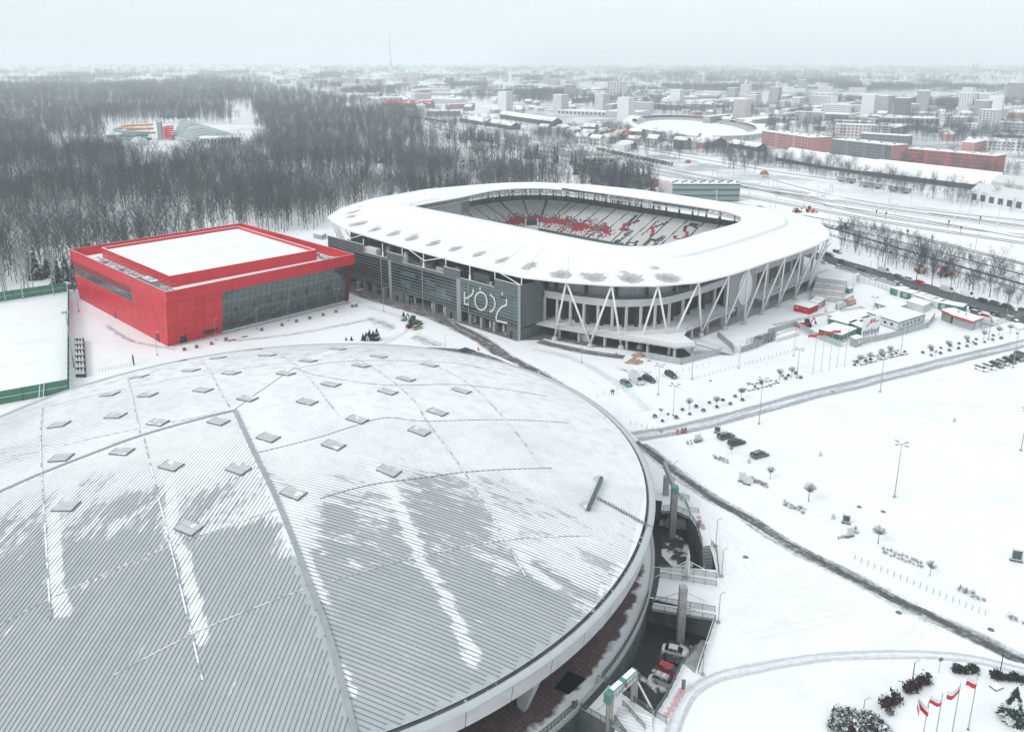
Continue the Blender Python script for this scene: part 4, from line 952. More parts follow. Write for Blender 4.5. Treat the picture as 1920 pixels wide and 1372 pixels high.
def roofz(t, D, fr):
    """t metres from the inner edge, D width, fr 0..1 across the bay"""
    if t < BANDW: z = 24.3+.9*smooth01(t/3.0)-.2*smooth01((t-14)/5)
    else: z = lerp(24.1, 21.9, (t-BANDW)/(D-BANDW))
    if t > BANDW:
        k = (t-BANDW)/(D-BANDW); sag = math.sin(math.pi*fr); z += -.55*sag*math.sin(math.pi*min(1, k*1.02))+ .25*(1-sag)*math.sin(math.pi*k)
    return z
NA = len(nodes)
for i in range(NA):
    a0, a1 = nodes[i], nodes[(i+1)%NA]+(2*math.pi if i == NA-1 else 0)
    p0, p1 = rad_at(outer, a0), rad_at(outer, a1); m = MB('roof_membrane', 'soffit'); n = 9; bar = []
    rows = None
    for j in range(n+1):
        f_ = j/n; pi_ = rad_at(inner_s, lerp(a0, a1, f_)); po = (lerp(p0[0],p1[0],f_), lerp(p0[1],p1[1],f_)); D = math.hypot(po[0]-pi_[0], po[1]-pi_[1])
        ts = [0,.8,1.6,3,6,10,14,BANDW-.8,BANDW-.02,BANDW+.02]+[BANDW+(D-BANDW)*k/12 for k in range(1,13)]
        for t in ts:
            u, v = lerp(pi_[0],po[0],t/D), lerp(pi_[1],po[1],t/D); z = roofz(t, D, f_)
            if t == ts[8]: z = 24.95
            if t == ts[9]: z = 24.1
            w_ = 0
            for bu, bv, ru, rv, s in bare:
                if abs(u-bu) < 9 and abs(v-bv) < 12:
                    d2 = ((u-bu+ (v-bv)*.25)/ru)**2+((v-bv)/rv)**2 ; w_ = max(w_, s*math.exp(-d2*1.3))
            z -= w_*.5
            m.v.append(tuple(W(u, v, z))); bar.append(w_*1.0)
        rows = len(ts)
    for j in range(n):
        for k in range(rows-1): q = j*rows+k; m.f.append((q, q+1, q+rows+1, q+rows)); m.mi.append(0)
    o = m.build('roof_bay', stad, smooth=True); at_ = o.data.attributes.new('bare', 'FLOAT', 'POINT'); at_.data.foreach_set('value', bar)
    for pl_ in o.data.polygons: 
        if pl_.index % (rows-1) in (8,): pl_.use_smooth = False
# raised seams between bays, edge tube, soffit
mat('seam_grey', (.72,.73,.75), .6, .05, 1)
for i, a in enumerate(nodes):
    pi_, po = rad_at(inner_s, a), rad_at(outer, a); D = math.dist(pi_, po); m = MB('seam_grey'); pts = []
    for t in [BANDW+.3+(D-BANDW-.3)*k/10 for k in range(11)]: pts.append(W(lerp(pi_[0],po[0],t/D), lerp(pi_[1],po[1],t/D), roofz(t, D, 0)+.02))
    for p, q in zip(pts, pts[1:]): m.beam(p, q, .16, .14)
    m.build('roof_seam', stad)
m = MB('white_paint'); onodes = [rad_at(outer, a) for a in nodes]
for i in range(NA): m.beam(W(*onodes[i], 21.85), W(*onodes[(i+1)%NA], 21.85), .5, .55)
m.build('edge_tube', stad)
for nm, off, z, w_ in (('inner_edge_beam', .2, 24.0, .35), ('truss_chord', 3.0, 21.2, .35), ('truss_chord', 8.0, 21.0, .3)):
    m = MB('offwhite'); pts = []
    for k in range(96):
        a = 2*math.pi*k/96; pi_, po = rad_at(inner_s, a), rad_at(outer, a); D = math.dist(pi_, po); pts.append(W(lerp(pi_[0],po[0],off/D), lerp(pi_[1],po[1],off/D), z))
    for k in range(96): m.beam(pts[k], pts[(k+1)%96], w_)
    m.build(nm, stad)
m = MB('offwhite'); hist = []
for k in range(96):
    a = 2*math.pi*k/96; pi_, po = rad_at(inner_s, a), rad_at(outer, a); D = math.dist(pi_, po); A_ = lambda o_, z: W(lerp(pi_[0],po[0],o_/D), lerp(pi_[1],po[1],o_/D), z); hist.append((A_(.2,24), A_(3,21.2), A_(8,21.0), A_(8,23.9), A_(15,23.8), A_(22,23)))
for k in range(96):
    q, r = hist[k], hist[(k+1)%96]; m.beam(q[0], r[1], .13); m.beam(q[1], r[0], .13); m.beam(q[0], q[1], .13); m.beam(q[1], q[3], .13); m.beam(q[2], q[3], .15); m.beam(q[1], q[2], .13); m.beam(q[2], q[4], .16)
    if k % 2 == 0: m.beam(q[2], r[3], .13); m.beam(q[4], q[5], .2)
m.build('roof_truss', stad, kind='stuff')
m = MB('soffit')
for k in range(96):
    a, b = 2*math.pi*k/96, 2*math.pi*(k+1)/96; q = []
    for aa, f_ in ((a,0),(a,1),(b,1),(b,0)):
        pi_, po = rad_at(inner_s, aa), rad_at(outer, aa); D = math.dist(pi_, po); t = .5 if f_ == 0 else D-.6; q.append(W(lerp(pi_[0],po[0],t/D), lerp(pi_[1],po[1],t/D), 23.4 if f_ == 0 else 21.3))
    m.face([q[0],q[3],q[2],q[1]])
mat('soffit_pale', (.42,.44,.45), .7, .1, 1); m.mats[0] = M('soffit_pale'); m.build('soffit', stad)
# small clamps along the inner band and floodlight rows on the far edge
m = MB('metal_grey')
for k in range(150):
    a = lerp(math.radians(-155), math.radians(-28), k/149); pi_, po = rad_at(inner_s, a), rad_at(outer, a); D = math.dist(pi_, po)
    for t in (2.0, 5.2): q = W(lerp(pi_[0],po[0],t/D), lerp(pi_[1],po[1],t/D), 25.0+.1); m.box((q.x,q.y,q.z), (.28,.28,.2), SA)
m.build('roof_clamps', stad, kind='stuff')
for (xa,ya),(xb,yb) in (((1055,354),(1138,366)), ((1225,379),(1327,394))):
    A_, B_ = G(xa,ya,25.4), G(xb,yb,25.4)
    for k in range(24):
        p = A_.lerp(B_, k/23); m = MB('anthracite'); m.box((p.x,p.y,24.9), (.7,.9,.9), SA); m.build('floodlight', stad)
# V shaped columns
vb = [(1040,636),(1106.5,649),(1164.4,652),(1199,650.5),(1252,655),(1314.5,628.6),(1358.8,616),(1395,605.6),(1428.4,588),(1459,575.5),(1490,560.4),(1514.6,548)]
mat('v_white', (.78,.78,.79), .4, .04, .5)
def vcol(top, bot, parent=stad):
    m = MB('v_white'); a, b = Vector(top), Vector(bot); m.tube([a, a.lerp(b,.5), b], .30, 10, .42); m.build('v_column', parent, smooth=True)
tp = lambda x, y: G(x, y, 21.8)
tops = [(1062,528),(1147,534.5),(1234,535),(1310.5,528.5),(1367,515),(1405,503),(1440,490.5),(1472.5,480.7),(1503,470),(1532,458.6),(1545.6,452.4),(1554,446)]
pairs = [(0,(1040,636)),(0,(1106.5,649)),(1,(1106.5,649)),(1,(1164.4,652)),(2,(1199,650.5)),(2,None),(3,None),(3,(1314.5,628.6)),(4,(1314.5,628.6)),(4,(1358.8,616)),(5,(1358.8,616)),(5,(1395,605.6)),(6,(1395,605.6)),(6,(1428.4,588)),(7,(1428.4,588)),(7,(1459,575.5)),(8,(1459,575.5)),(8,(1490,560.4)),(9,(1490,560.4)),(9,(1514.6,548)),(10,(1514.6,548)),(11,(1514.6,548)),(11,(1520,541))]
for t_, b_ in pairs:
    if b_ is None: e = G(1251,626,4.5) if t_ == 2 else G(1267,623.5,4.5)
    else: e = G(*b_); e.z = .9
    vcol(tp(*tops[t_]), e)
for q in [(1040,638),(1106.5,651),(1164.4,654),(1199,653),(1314.5,631),(1358.8,618),(1395,608),(1428.4,590),(1459,577),(1490,562)]:
    p = G(*q); m = MB('concrete_light'); m.lathe((p.x,p.y,0), [(0,0),(1.1,0),(.95,1.0),(.55,1.4),(0,1.4)], 8); m.build('column_foot', stad)
# the same raking columns carry the north-west end
for x0, x1 in ((626,640),(634,647),(621,630),(630,652)):
    a = G(x0, 415+ (x0-620)*.6, 21.8); u_, v_ = LU(a); e = W(u_+6, v_+5, .5); vcol(a, e)
# far side columns (north and west), evenly pitched
for k in range(20):
    a = lerp(rad(50), rad(170), k/19); po = rad_at(outer, a); e = (cenu[0]+(po[0]-cenu[0])*.95, cenu[1]+(po[1]-cenu[1])*.95); vcol(W(*po,21.8), W(*e,.5))
# ------------------------------------------------ seating bowl
BU0, BU1, BV0, BV1 = -122.0, -1.0, 62.0, 139.0
def ringpath(d, nseg=10):
    """rounded rectangle round the pitch, d metres out; returns points and outward side names"""
    r = 6+d; P_ = []
    for cx, cy, a0 in ((BU1-6,BV0+6,-90),(BU1-6,BV1-6,0),(BU0+6,BV1-6,90),(BU0+6,BV0+6,180)):
        for k in range(nseg+1): a = rad(a0+90*k/nseg); P_.append((cx+r*math.cos(a), cy+r*math.sin(a)))
    return P_
mat('step_concrete', (.12,.13,.135), .85, .2, .5); NROW = 30; DR, DZ0, DZs = .94, 1.6, .37
m = MB('step_concrete')
for k in range(NROW):
    a, b = ringpath(k*DR), ringpath((k+1)*DR); z = DZ0+k*DZs; n = len(a)
    for i in range(n): j = (i+1)%n; m.face([W(*a[i],z), W(*b[i],z), W(*b[j],z), W(*a[j],z)][::-1]); m.face([W(*a[i],z-DZs), W(*a[i],z), W(*a[j],z), W(*a[j],z-DZs)])
m.build('stand_steps', stad, kind='stuff')
mat('pitch', (.62,.66,.64), .8, .15, .3)
m = MB('pitch'); p_ = ringpath(0); m.prism([tuple(W(u,v))[:2] for u, v in ringpath(-.1)], .03, .06); m.build('pitch', stad)
topz = DZ0+NROW*DZs
m = MB('concrete_dark', 'concrete')
a, b = ringpath(NROW*DR), ringpath(NROW*DR+3.0); n = len(a)
for i in range(n):
    j = (i+1)%n; m.face([W(*a[i],topz), W(*b[i],topz), W(*b[j],topz), W(*a[j],topz)][::-1]); m.face([W(*b[i],topz), W(*b[j],topz), W(*b[j],topz+2.9), W(*b[i],topz+2.9)][::-1])
    m.face([W(*b[i],0), W(*b[i],topz+2.9), W(*b[j],topz+2.9), W(*b[j],0)])
m.build('bowl_wall', stad)
for i in range(0, 60):
    pth = ringpath(NROW*DR+2.6, 14); q = pth[i % len(pth)]; m = MB('anthracite'); p = W(*q); m.box((p.x,p.y,topz), (.6,.6,9.2), SA)
    if i % 2 == 0: m.build('rear_column', stad)
for i in range(14):
    p = W(lerp(-112, -8, i/13), BV1+NROW*DR+2.5); m = MB('anthracite'); m.box((p.x,p.y,topz), (.7,.7,9.2), SA); m.build('rear_column', stad)
# end screen of the west stand
m = MB('metal_grey')
pA, pB = W(BU0-NROW*DR+4, 60), W(BU0-NROW*DR+4, 112)
m.wall(pA, pB, 9.5, 21.5, .5); m.build('end_screen', stad)
m = MB('metal_grey'); m.wall(W(BU0-9,58), W(BU0-9,92), 8, 20.8, .4); m.build('end_screen', stad)
# vomitories
def standpt(px, py):
    """photo point -> (u, row) on the north stand rake"""
    for k10 in range(-40, 400):
        z = DZ0+DZs*k10/10+.3; u, v = LU(G(px, py, z))
        if v <= BV1+DR*k10/10: return u, k10/10
    return u, k10/10
vm = [standpt(x, y) for x, y in ((1070,420),(1121,430),(1176,440),(1237,450))]
for u, r in vm:
    m = MB('concrete', 'dark'); v0 = BV1+(r-1.5)*DR; z0 = DZ0+(r-1.5)*DZs
    for s in (-1.2,1.2): q0, q1 = W(u+s, v0), W(u+s, v0+4); m.use(0).wall(q0, q1, z0-.6, z0+1.7, .25)
    q0, q1 = W(u-1.2,v0+4), W(u+1.2,v0+4); m.wall(q0, q1, z0, z0+2.2, .25); m.use(1).wall(W(u-1,v0+3.8), W(u+1,v0+3.8), z0, z0+1.8, .2); m.use(0).face([W(u-1.1,v0-2,z0-.2), W(u+1.1,v0-2,z0-.2), W(u+1.1,v0+3.8,z0+.3), W(u-1.1,v0+3.8,z0+.3)])
    m.build('vomitory', stad)
# corner gangway with control box
cb = G(997,424,5.0); cu, cv = LU(cb)
def cpt(z, x, y): return G(x, y, z)
m = MB('concrete_light', 'dark')
q0, q1 = cpt(5.2,986,428), cpt(5.2,1008,428); m.wall(q0, q1, 4.0, 6.4, .5); dq = (q1-q0).normalized(); nq = Vector((-dq.y, dq.x, 0))
if nq.y < 0: nq = -nq
for q in (q0, q1): m.wall(q, q+nq*5, 4.0, 9.6, .5)
m.use(1).wall(q0+nq*4.5, q1+nq*4.5, 6.0, 9.4, .4); m.build('corner_gangway', stad)
# seats ---------------------------------------------------------------
LET = {'Ł':["0110000","0110000","0110011","0110110","0111100","1111000","0110000","0111111","0111111"],'K':["1000011","1000110","1001100","1011000","1110000","1011000","1001100","1000110","1000011"],'S':["0111110","1100011","1100000","0110000","0011100","0000110","0000011","1100011","0111110"],
       'Ó':["0000110","0111110","1100011","1100011","1100011","1100011","1100011","0111110","0000000"],'D':["1111100","1100110","1100011","1100011","1100011","1100011","1100110","1111100","0000000"],'Ź':["0001100","1111111","0000110","0001100","0011000","0110000","1100000","1111111","0000000"]}
marks_ = []
def letter(ch, pxa, pxb, row0, row1):
    """letter spans photo x at its foot pxa..pxb"""
    u0, r0 = standpt(*pxa); u1, r1 = standpt(*pxb); marks_.append((ch, u0, u1, row0, row1))
uK0 = standpt(1153,433)[0]; rTop = 25; rB = standpt(1153,433)[1]
lw = 7.0
for ch, px in (('Ł',(1153,433)),('K',(1200,442)),('S',(1257,449))):
    u, r = standpt(*px); marks_.append((ch, u, u+lw, r, r+15.5))
for ch, px in (('Ł',(1139,461)),('Ó',(1165,463)),('D',(1203,461)),('Ź',(1240,470))):
    u, r = standpt(*px); marks_.append((ch, u, u+lw, r-3, r+6))
def px_of(u, v, z): w = W(u, v, z); return P(w.x, w.y, w.z)
rs = random.Random(11)
def seat_col(u, v, k, side):
    if side in ('N','NW','W','NE'):
        for ch, u0, u1, r0, r1 in marks_:
            if side == 'N' and u0 <= u < u1 and r0 <= k < r1+.5:
                row = int((r1-k)/(r1-r0)*8.99); cc = int((u-u0)/(u1-u0)*7)
                if 0 <= row < 9 and LET[ch][row][min(6,cc)] == '1': return 1 if k < r0+(r1-r0)*.62 and rs.random() > .08 else 2
        x, y = px_of(u, v, DZ0+k*DZs+.4)
        if 905 < x < 1165:
            d_ = abs(k-8.5)/9.0 ; c = noise.noise(Vector((u*.13, v*.13, 3)))*.5
            dens = 1.3-d_*1.2+c*.8
            if x > 1138: dens -= (x-1138)/14
            if x < 930: dens -= (930-x)/30
            if dens > .95 or rs.random() < dens*.62: return 1 if k < 13 or rs.random() < .4 else 2
    return 0
ms_ = MB('white_paint', 'red_paint', 'anthracite'); mat('seat_white', (.86,.87,.88), .5, .05, 2); mat('seat_shaded', (.035,.02,.04), .5, .2, 2); ms_.mats = [M('seat_white'), M('red_paint'), M('seat_shaded')]  # darkest seat colour imitates shadow on the upper rows of the red seats
uu = [W(1,0)-W(0,0), W(0,1)-W(0,0)]
for k in range(NROW):
    path = ringpath(k*DR+.62, 24); n = len(path); acc = 0.0
    for i in range(n):
        a, b = Vector(path[i]), Vector(path[(i+1)%n]); Ls = (b-a).length; d_ = (b-a)/max(Ls,1e-6); nrm = Vector((d_.y, -d_.x))   # outward
        s = -acc
        while s < Ls:
            if s >= 0:
                p = a+d_*s; u, v = p
                side = 'N' if v > BV1 and BU0+6 < u < BU1-6 else 'S' if v < BV0 and BU0+6 < u < BU1-6 else 'W' if u < BU0 and BV0+6 < v < BV1-6 else 'E' if u > BU1 and BV0+6 < v < BV1-6 else 'NW' if v > BV1-6 and u < -60 else 'C'
                al = (u-cenu[0]) if side in 'NS' else (v-100) if side in 'WE' else math.atan2(v-(BV1-6 if v > 100 else BV0+6), u-(BU0+6 if u < -60 else BU1-6))*(22)
                skip = (al % 9.2) < (1.0 if int(al//9.2) % 2 else .7)
                if side == 'N':
                    for vu, vr in vm:
                        if abs(u-vu) < 1.4 and -2 < k-vr < 3.4 or (abs(u-vu) < .8 and k <= vr-1.5): skip = True
                if not skip:
                    z = DZ0+k*DZs; c = W(u, v); o3 = Vector((nrm.x*cS-nrm.y*sS, nrm.x*sS+nrm.y*cS, 0)); d3 = Vector((d_.x*cS-d_.y*sS, d_.x*sS+d_.y*cS, 0))*.18
                    ci = seat_col(u, v, k, side); zz = Vector((0,0,1)); f0 = c-o3*.22+zz*(z+.42); f1 = c+o3*.16+zz*(z+.42); t1 = c+o3*.26+zz*(z+.82)
                    ms_.use(ci); ms_.add([f0-d3, f0+d3, f1+d3, f1-d3, t1-d3, t1+d3], ((0,1,2,3),(3,2,5,4)))
            s += .5
        acc = Ls-(s-.5) if s > 0 else acc+Ls
        acc = max(0, min(.5, Ls-(s-.5)))
ms_.build('seats', stad, kind='stuff')
# dugout / boards strip along the pitch
for i in range(26):
    q = G(lerp(985,1092,i/25), lerp(427,449,i/25), 1.6); m = MB('dark_green_grey'); m.box((q.x,q.y,1.2), (1.4,.5,1.3), rad(-44)); m.build('pitch_board', stad)
# ------------------------------------------------ east facade (club building)
FU0, FU1 = -115.0, 0.0
def fpt(u, z, d=0.0): return W(u, -d, z)
def fbox(u0, u1, z0, z1, d0, d1, mt, name, par=stad, top=None, **k):
    m = MB(*( (mt, top) if top else (mt,) )); p = [W(u0,-d1), W(u1,-d1), W(u1,-d0), W(u0,-d0)]; m.prism([(q.x,q.y) for q in p], z0, z1, top=1 if top else None); return m.build(name, par, **k)
club = stad
mat('clad_grey', (.095,.115,.122), .5, .07, .6); mat('clad_dark', (.018,.026,.03), .5, .1, .6); mat('pier_grey', (.26,.285,.295), .6, .06, .8)
fbox(FU0, FU1-.3, 4.2, 15.6, -12, -.6, 'clad_dark', 'facade_core')
fbox(FU0, FU1-.3, 15.6, 15.9, -13, -.3, 'concrete_dark', 'terrace_floor', top='concrete_dark')
par_hi = [onv(x, y, 0)[0] for x, y in ((682,500),(726,500),(754,500),(832,530),(863,530),(927,560))]
segs = [(FU0, par_hi[0], 19.6), (par_hi[0], par_hi[1], 16.6), (par_hi[1], par_hi[2], 19.3), (par_hi[2], par_hi[3], 16.6), (par_hi[3], par_hi[4], 19.3), (par_hi[4], par_hi[5], 16.6), (par_hi[5], FU1, 19.6)]
for u0, u1, zt in segs:
    n = max(2, round((u1-u0)/2.4)); nz = 3 if zt > 18 else 1
    for i in range(n):
        for j in range(nz):
            z0 = 15.6 if j == 0 else lerp(15.6, zt, j/nz); z1 = lerp(15.6, zt, (j+1)/nz); fbox(lerp(u0,u1,i/n)+.02, lerp(u0,u1,(i+1)/n)-.02, z0+.02, z1-.02, -.35, .0, 'clad_grey', 'cladding_panel')
    fbox(u0, u1, zt-.02, zt+.1, -.4, .05, 'offwhite', 'coping')
piers = [onv(731,500,0)[0], onv(860,540,0)[0], onv(974,580,0)[0]]
fbox(piers[0]-.9, piers[0]+.9, 0, 16.2, -.6, .12, 'pier_grey', 'pier'); fbox(piers[1]-1.1, piers[1]+1.1, 0, 16.2, -.6, .12, 'pier_grey', 'pier'); fbox(FU1-1.2, FU1, 0, 19.6, -.6, .1, 'pier_grey', 'pier')
mat('facade_glass', (.012,.022,.025), .05, .3, .08, spec=.8); mat('facade_glass_teal', (.06,.105,.11), .12, .35, .15, spec=.6)
bays = [(FU0, piers[0]-.9, 0), (piers[0]+.9, piers[1]-1.1, 0), (piers[1]+1.1, FU1-1.2, 1)]
zrows = [4.6+i*1.22 for i in range(10)]
rg = random.Random(4)
for u0, u1, teal in bays:
    n = max(3, round((u1-u0)/2.9))
    for i in range(n):
        for z0, z1 in zip(zrows, zrows[1:]):
            a, b = lerp(u0,u1,i/n)+.04, lerp(u0,u1,(i+1)/n)-.04
            low = z0 < 6.5
            tl = (teal and z0 > 6.5 and rg.random() < .94) or (not teal and z0 > 6 and a > -66 and z0 < 13 and noise.noise(Vector((a*.13, z0*.35, 2))) > .12)
            m = MB('facade_glass_teal' if tl else 'facade_glass'); m.face([fpt(a,z0+.05), fpt(b,z0+.05), fpt(b,z1-.05), fpt(a,z1-.05)]); m.build('glass_pane', club)
    for z in zrows: m = MB('galv'); m.beam(fpt(u0,z,.12), fpt(u1,z,.12), .16, .10); m.build('transom', club)
    for i in range(n+1): m = MB('clad_dark'); u = lerp(u0,u1,i/n); m.beam(fpt(u,4.6,.04), fpt(u,15.6,.04), .08); m.build('mullion', club)
for x, y in ((715,500),(793,540),(879,560)): u = onv(x, y, 0)[0]; m = MB('galv'); m.beam(fpt(u,0,.2), fpt(u,15.6,.2), .22); m.build('downpipe', club)
# ground floor: openings and piers
fbox(FU0, FU1, 0, 4.2, -6.5, -6.2, 'dark_green_grey', 'ground_floor_wall'); fbox(FU0, FU1, 4.0, 4.6, -6.5, .0, 'clad_dark', 'lintel')
gp_ = [onv(x, y, 0)[0] for x, y in ((671,545),(683,550),(701,556),(720,562),(814,596),(835,602),(881,618),(902,622),(926,632),(812,594))]
for u in sorted(gp_): fbox(u-.55, u+.55, 0, 4.0, -1.6, .0, 'pier_grey', 'pier')
for x0, x1 in ((738,757),(758,767),(835,860),(949,972)):
    u0, u1 = onv(x0,570,0)[0], onv(x1,600,0)[0]; fbox(u0, u1, 0, 4.0, -.5, -.1, 'clad_grey', 'cladding_panel')
for x, y in ((745,573),(846,600),(958,640)): u = onv(x, y, 0)[0]; fbox(u-.6, u+.6, 0, 2.4, -.1, .02, 'glass_dark', 'door')
for x in (768,800,822,880,908,933): u = onv(x, 600, 0)[0]; fbox(u-.5, u+.5, .0, 2.6, -3, -2.9, 'offwhite', 'door')
# big white letter strokes on the last glazed bay
def crop7(x, y): return 640+x/4.8, 440+y/4.8
def stroke(pts, w=.62):
    q = [onv(*crop7(x, y), -.25) for x, y in pts]; m = MB('offwhite')
    c = catmull(q, 5) if len(q) > 2 and not (len(q) == 3 and False) else q
    for a, b in zip(c, c[1:]): m.beam(W(a[0], -.28, a[1]), W(b[0], -.28, b[1]), .08, w)
    return m
def polystroke(segs_, nm='letter'):
    for pts in segs_: stroke(pts).build('letter_stroke', club)
polystroke([[(1110,515),(1110,622)], [(1105,622),(1148,628)], [(1190,488),(1182,530),(1150,560),(1112,575)]])
polystroke([[(1258+54*math.cos(a), 597+80*math.sin(a)+6*math.cos(a)) for a in [2*math.pi*k/14 for k in range(15)]], [(1250,474),(1250,498)]])
polystroke([[(1338,540),(1368,562),(1383,605),(1380,650),(1362,682),(1336,692)]])
polystroke([[(1450,520),(1450,544)], [(1487,575),(1487,636)], [(1490,632),(1445,650),(1412,690),(1396,735),(1396,772)], [(1392,772),(1496,795)]])
# gable end of the club building
m = MB('clad_grey'); p = [W(0,-.0), W(0,11.5), W(-.4,11.5), W(-.4,0)]; m.prism([(q.x,q.y) for q in p], 0, 19.6); m.build('gable_wall', club)
m = MB('lamp_white'); 
for v_, z in ((3,11),(3.4,8),(3.8,5),(6,13),(6.4,7.5),(5,15)): m.box((*W(.06,v_)[:2], z), (.12,.12,.12), SA)
m.build('wall_lamps', club, kind='stuff')
# terrace: roof props, braces, plant
mat('plant_dark', (.045,.055,.06), .6, .3, .4)
for x in (681,717,754,794,836,881,928,978):
    yr = {681:440,717:451,754:462,794:473,836:484,881:496,928:507,978:519}[x]; u, z = onv(x, yr+6, .7)
    m = MB('v_white'); m.tube([W(u,.7,16), W(u,.7,21.8)], .2, 8); m.build('roof_prop', club)
    if x in (717,794,881): m = MB('v_white'); m.tube([W(u,.7,16), W(u,.7,17.9), W(u,.7,18.4)], .5, 8, .3); m.build('prop_foot', club)
for (x0,y0),(x1,y1) in (((760,463),(793,487)),((794,489),(834,483)),((930,507),(975,534)),((649,449),(679,441))):
    a, b = onv(x0,y0,.7), onv(x1,y1,.7); m = MB('v_white'); m.tube([W(a[0],.7,a[1]), W(b[0],.7,b[1])], .17, 8); m.build('roof_brace', club)
m = MB('clad_dark'); m.wall(W(FU0,12), W(FU1,12), 15.8, 20.9, .4); m.build('terrace_wall', club)
rp_ = random.Random(21)
for i in range(46):
    u = lerp(FU0+4, FU1-3, (i+.5)/46)+rp_.uniform(-.8,.8); v = rp_.uniform(2.2,9.5); w, d_, h_ = rp_.uniform(.8,3), rp_.uniform(.8,2.2), rp_.uniform(.7,2.6)
    mtn = rp_.choice(['plant_dark','plant_dark','plant_grey','metal_grey','clad_dark','offwhite' if rp_.random() < .3 else 'plant_dark']); p = W(u, v); m = MB(mtn)
    m.box((p.x,p.y,15.9), (w,d_,h_), SA)
    if rp_.random() < .5: m.lathe((p.x,p.y,15.9+h_), [(0,.0),(.35,.0),(.35,.4),(0,.4)], 8)
    m.build('plant_unit', club)
for (x0,x1,zt,dd,mt_) in ((887,917,19.6,3.5,'plant_dark'),(686,706,18.6,2.2,'offwhite'),(817,831,17.9,1.0,'plant_grey'),(756,760,19.0,1.5,'offwhite'),(912,922,17.6,.8,'plant_grey')):
    u0, u1 = onv(x0,490,1.2)[0], onv(x1,490,1.2)[0]; fbox(u0,u1,15.9,zt,-1.2-dd,-1.2,mt_,'plant_unit')
for i in range(24):
    u = lerp(FU0+3, FU1-2, i/23); m = MB('galv'); p0 = W(u, 11, 16); p1 = W(u+1.5, 6, 21.6); m.beam(p0, p1, .14); m.beam(W(u+3,11,16), p1, .14); m.build('roof_strut', club)
# ------------------------------------------------ south corner and south-east side: deck, colonnade, ring beam
cf = [(0.2,12.0),(6.4,13.4),(12.7,14.6),(18.5,16.8),(23.9,19.6),(28.2,23.6),(32.0,28.6),(35.0,34.5),(36.3,43)]
path = catmull(cf, 5)+[(36.8,v) for v in range(48, 152, 5)]
def inset(pts, w): return offs(pts, w)
def bandm(pts, off0, off1, z0, z1, mt, nm, top=None, sub=False):
    a, b = inset(pts, off0), inset(pts, off1); m = MB(mt, top or mt)
    for i in range(len(pts)-1):
        A0, A1, B0, B1 = a[i], a[i+1], b[i], b[i+1]
        for q, r in ((A0,A1),(B0,B1)): m.use(0).face([W(*q,z0), W(*r,z0), W(*r,z1), W(*q,z1)])
        m.use(1).face([W(*A0,z1), W(*A1,z1), W(*B1,z1), W(*B0,z1)]); m.use(0).face([W(*A0,z0), W(*A1,z0), W(*B1,z0), W(*B0,z0)])
    return m.build(nm, stad)
bandm(path, -.3, .5, 13.1, 15.6, 'concrete_light', 'ring_beam')
bandm(path, .5, 9, 15.3, 15.6, 'concrete', 'upper_terrace')
i43 = len(catmull(cf,5))
for i, (u, v) in enumerate(path):
    if (i < i43 and i % 4 == 0) or (i >= i43 and i % 2 == 0):
        p = W(u, v); m = MB('concrete_light'); m.box((p.x,p.y,4.5), (.75,.75,8.6), SA); m.build('colonnade_column', stad)
        q = W(*inset(path, 4.5)[i]); m = MB('dark_green_grey'); m.box((q.x,q.y,4.5), (1.0,.9,10.5), SA); m.build('inner_column', stad)
bandm(path, 6.8, 7.2, 4.5, 15.3, 'clad_dark', 'concourse_wall')
bandm(path, 5.0, 5.3, 0, 4.0, 'dark_green_grey', 'ground_wall')
# terrace screen: pale drum behind a dark frame below the roof of the south corner
mat('drum', (.34,.37,.38), .8, .15, 1.2); south = path[:i43]
bandm(south, 2.6, 2.9, 16.0, 21.0, 'drum', 'terrace_drum'); bandm(south, -.1, .1, 15.6, 15.95, 'dark_green_grey', 'terrace_kerb')
for z in (16.6, 16.95): 
    m = MB('rail_dark'); 
    for a, b in zip(south, south[1:]): m.beam(W(*a,z), W(*b,z), .06)
    m.build('terrace_rail', stad)
m = MB('rail_dark')
for i in range(len(south)*3): t_ = i/3; k = min(int(t_), len(south)-2); f_ = t_-k; q = (lerp(south[k][0],south[k+1][0],f_), lerp(south[k][1],south[k+1][1],f_)); m.beam(W(*q,15.6), W(*q,16.95), .06)
m.build('terrace_posts', stad, kind='stuff')
for i in (3, 12, 21, 30, 38): p = W(*inset(south, 1.6)[i]); m = MB('dark'); m.box((p.x,p.y,15.6), (.8,.8,5.4), SA); m.build('terrace_column', stad)
for i in range(2, len(south)-2, 3):
    a, b = south[i], south[i+1]; c_ = inset(south, 3)[i]; m = MB('galv'); m.beam(W(*a,20.8), W(*inset(south,2.3)[i+1],16.4), .12); m.beam(W(*a,20.8), W(*inset(south,2.3)[i-1],16.4), .12); m.build('roof_strut', stad)
se = path[i43:]
bandm(se, 3.5, 3.8, 15.6, 20.8, 'clad_dark', 'terrace_wall')
for i in range(len(se)-1): a = se[i]; m = MB('galv'); m.beam(W(a[0]-1,a[1],15.6), W(a[0]-1,a[1],21), .2); m.beam(W(a[0]-1,a[1],16), W(a[0]+1,a[1]+3,20.8), .14); m.beam(W(a[0]-1,a[1]+5,16), W(a[0]+1,a[1]+3,20.8), .14); m.build('roof_strut', stad)
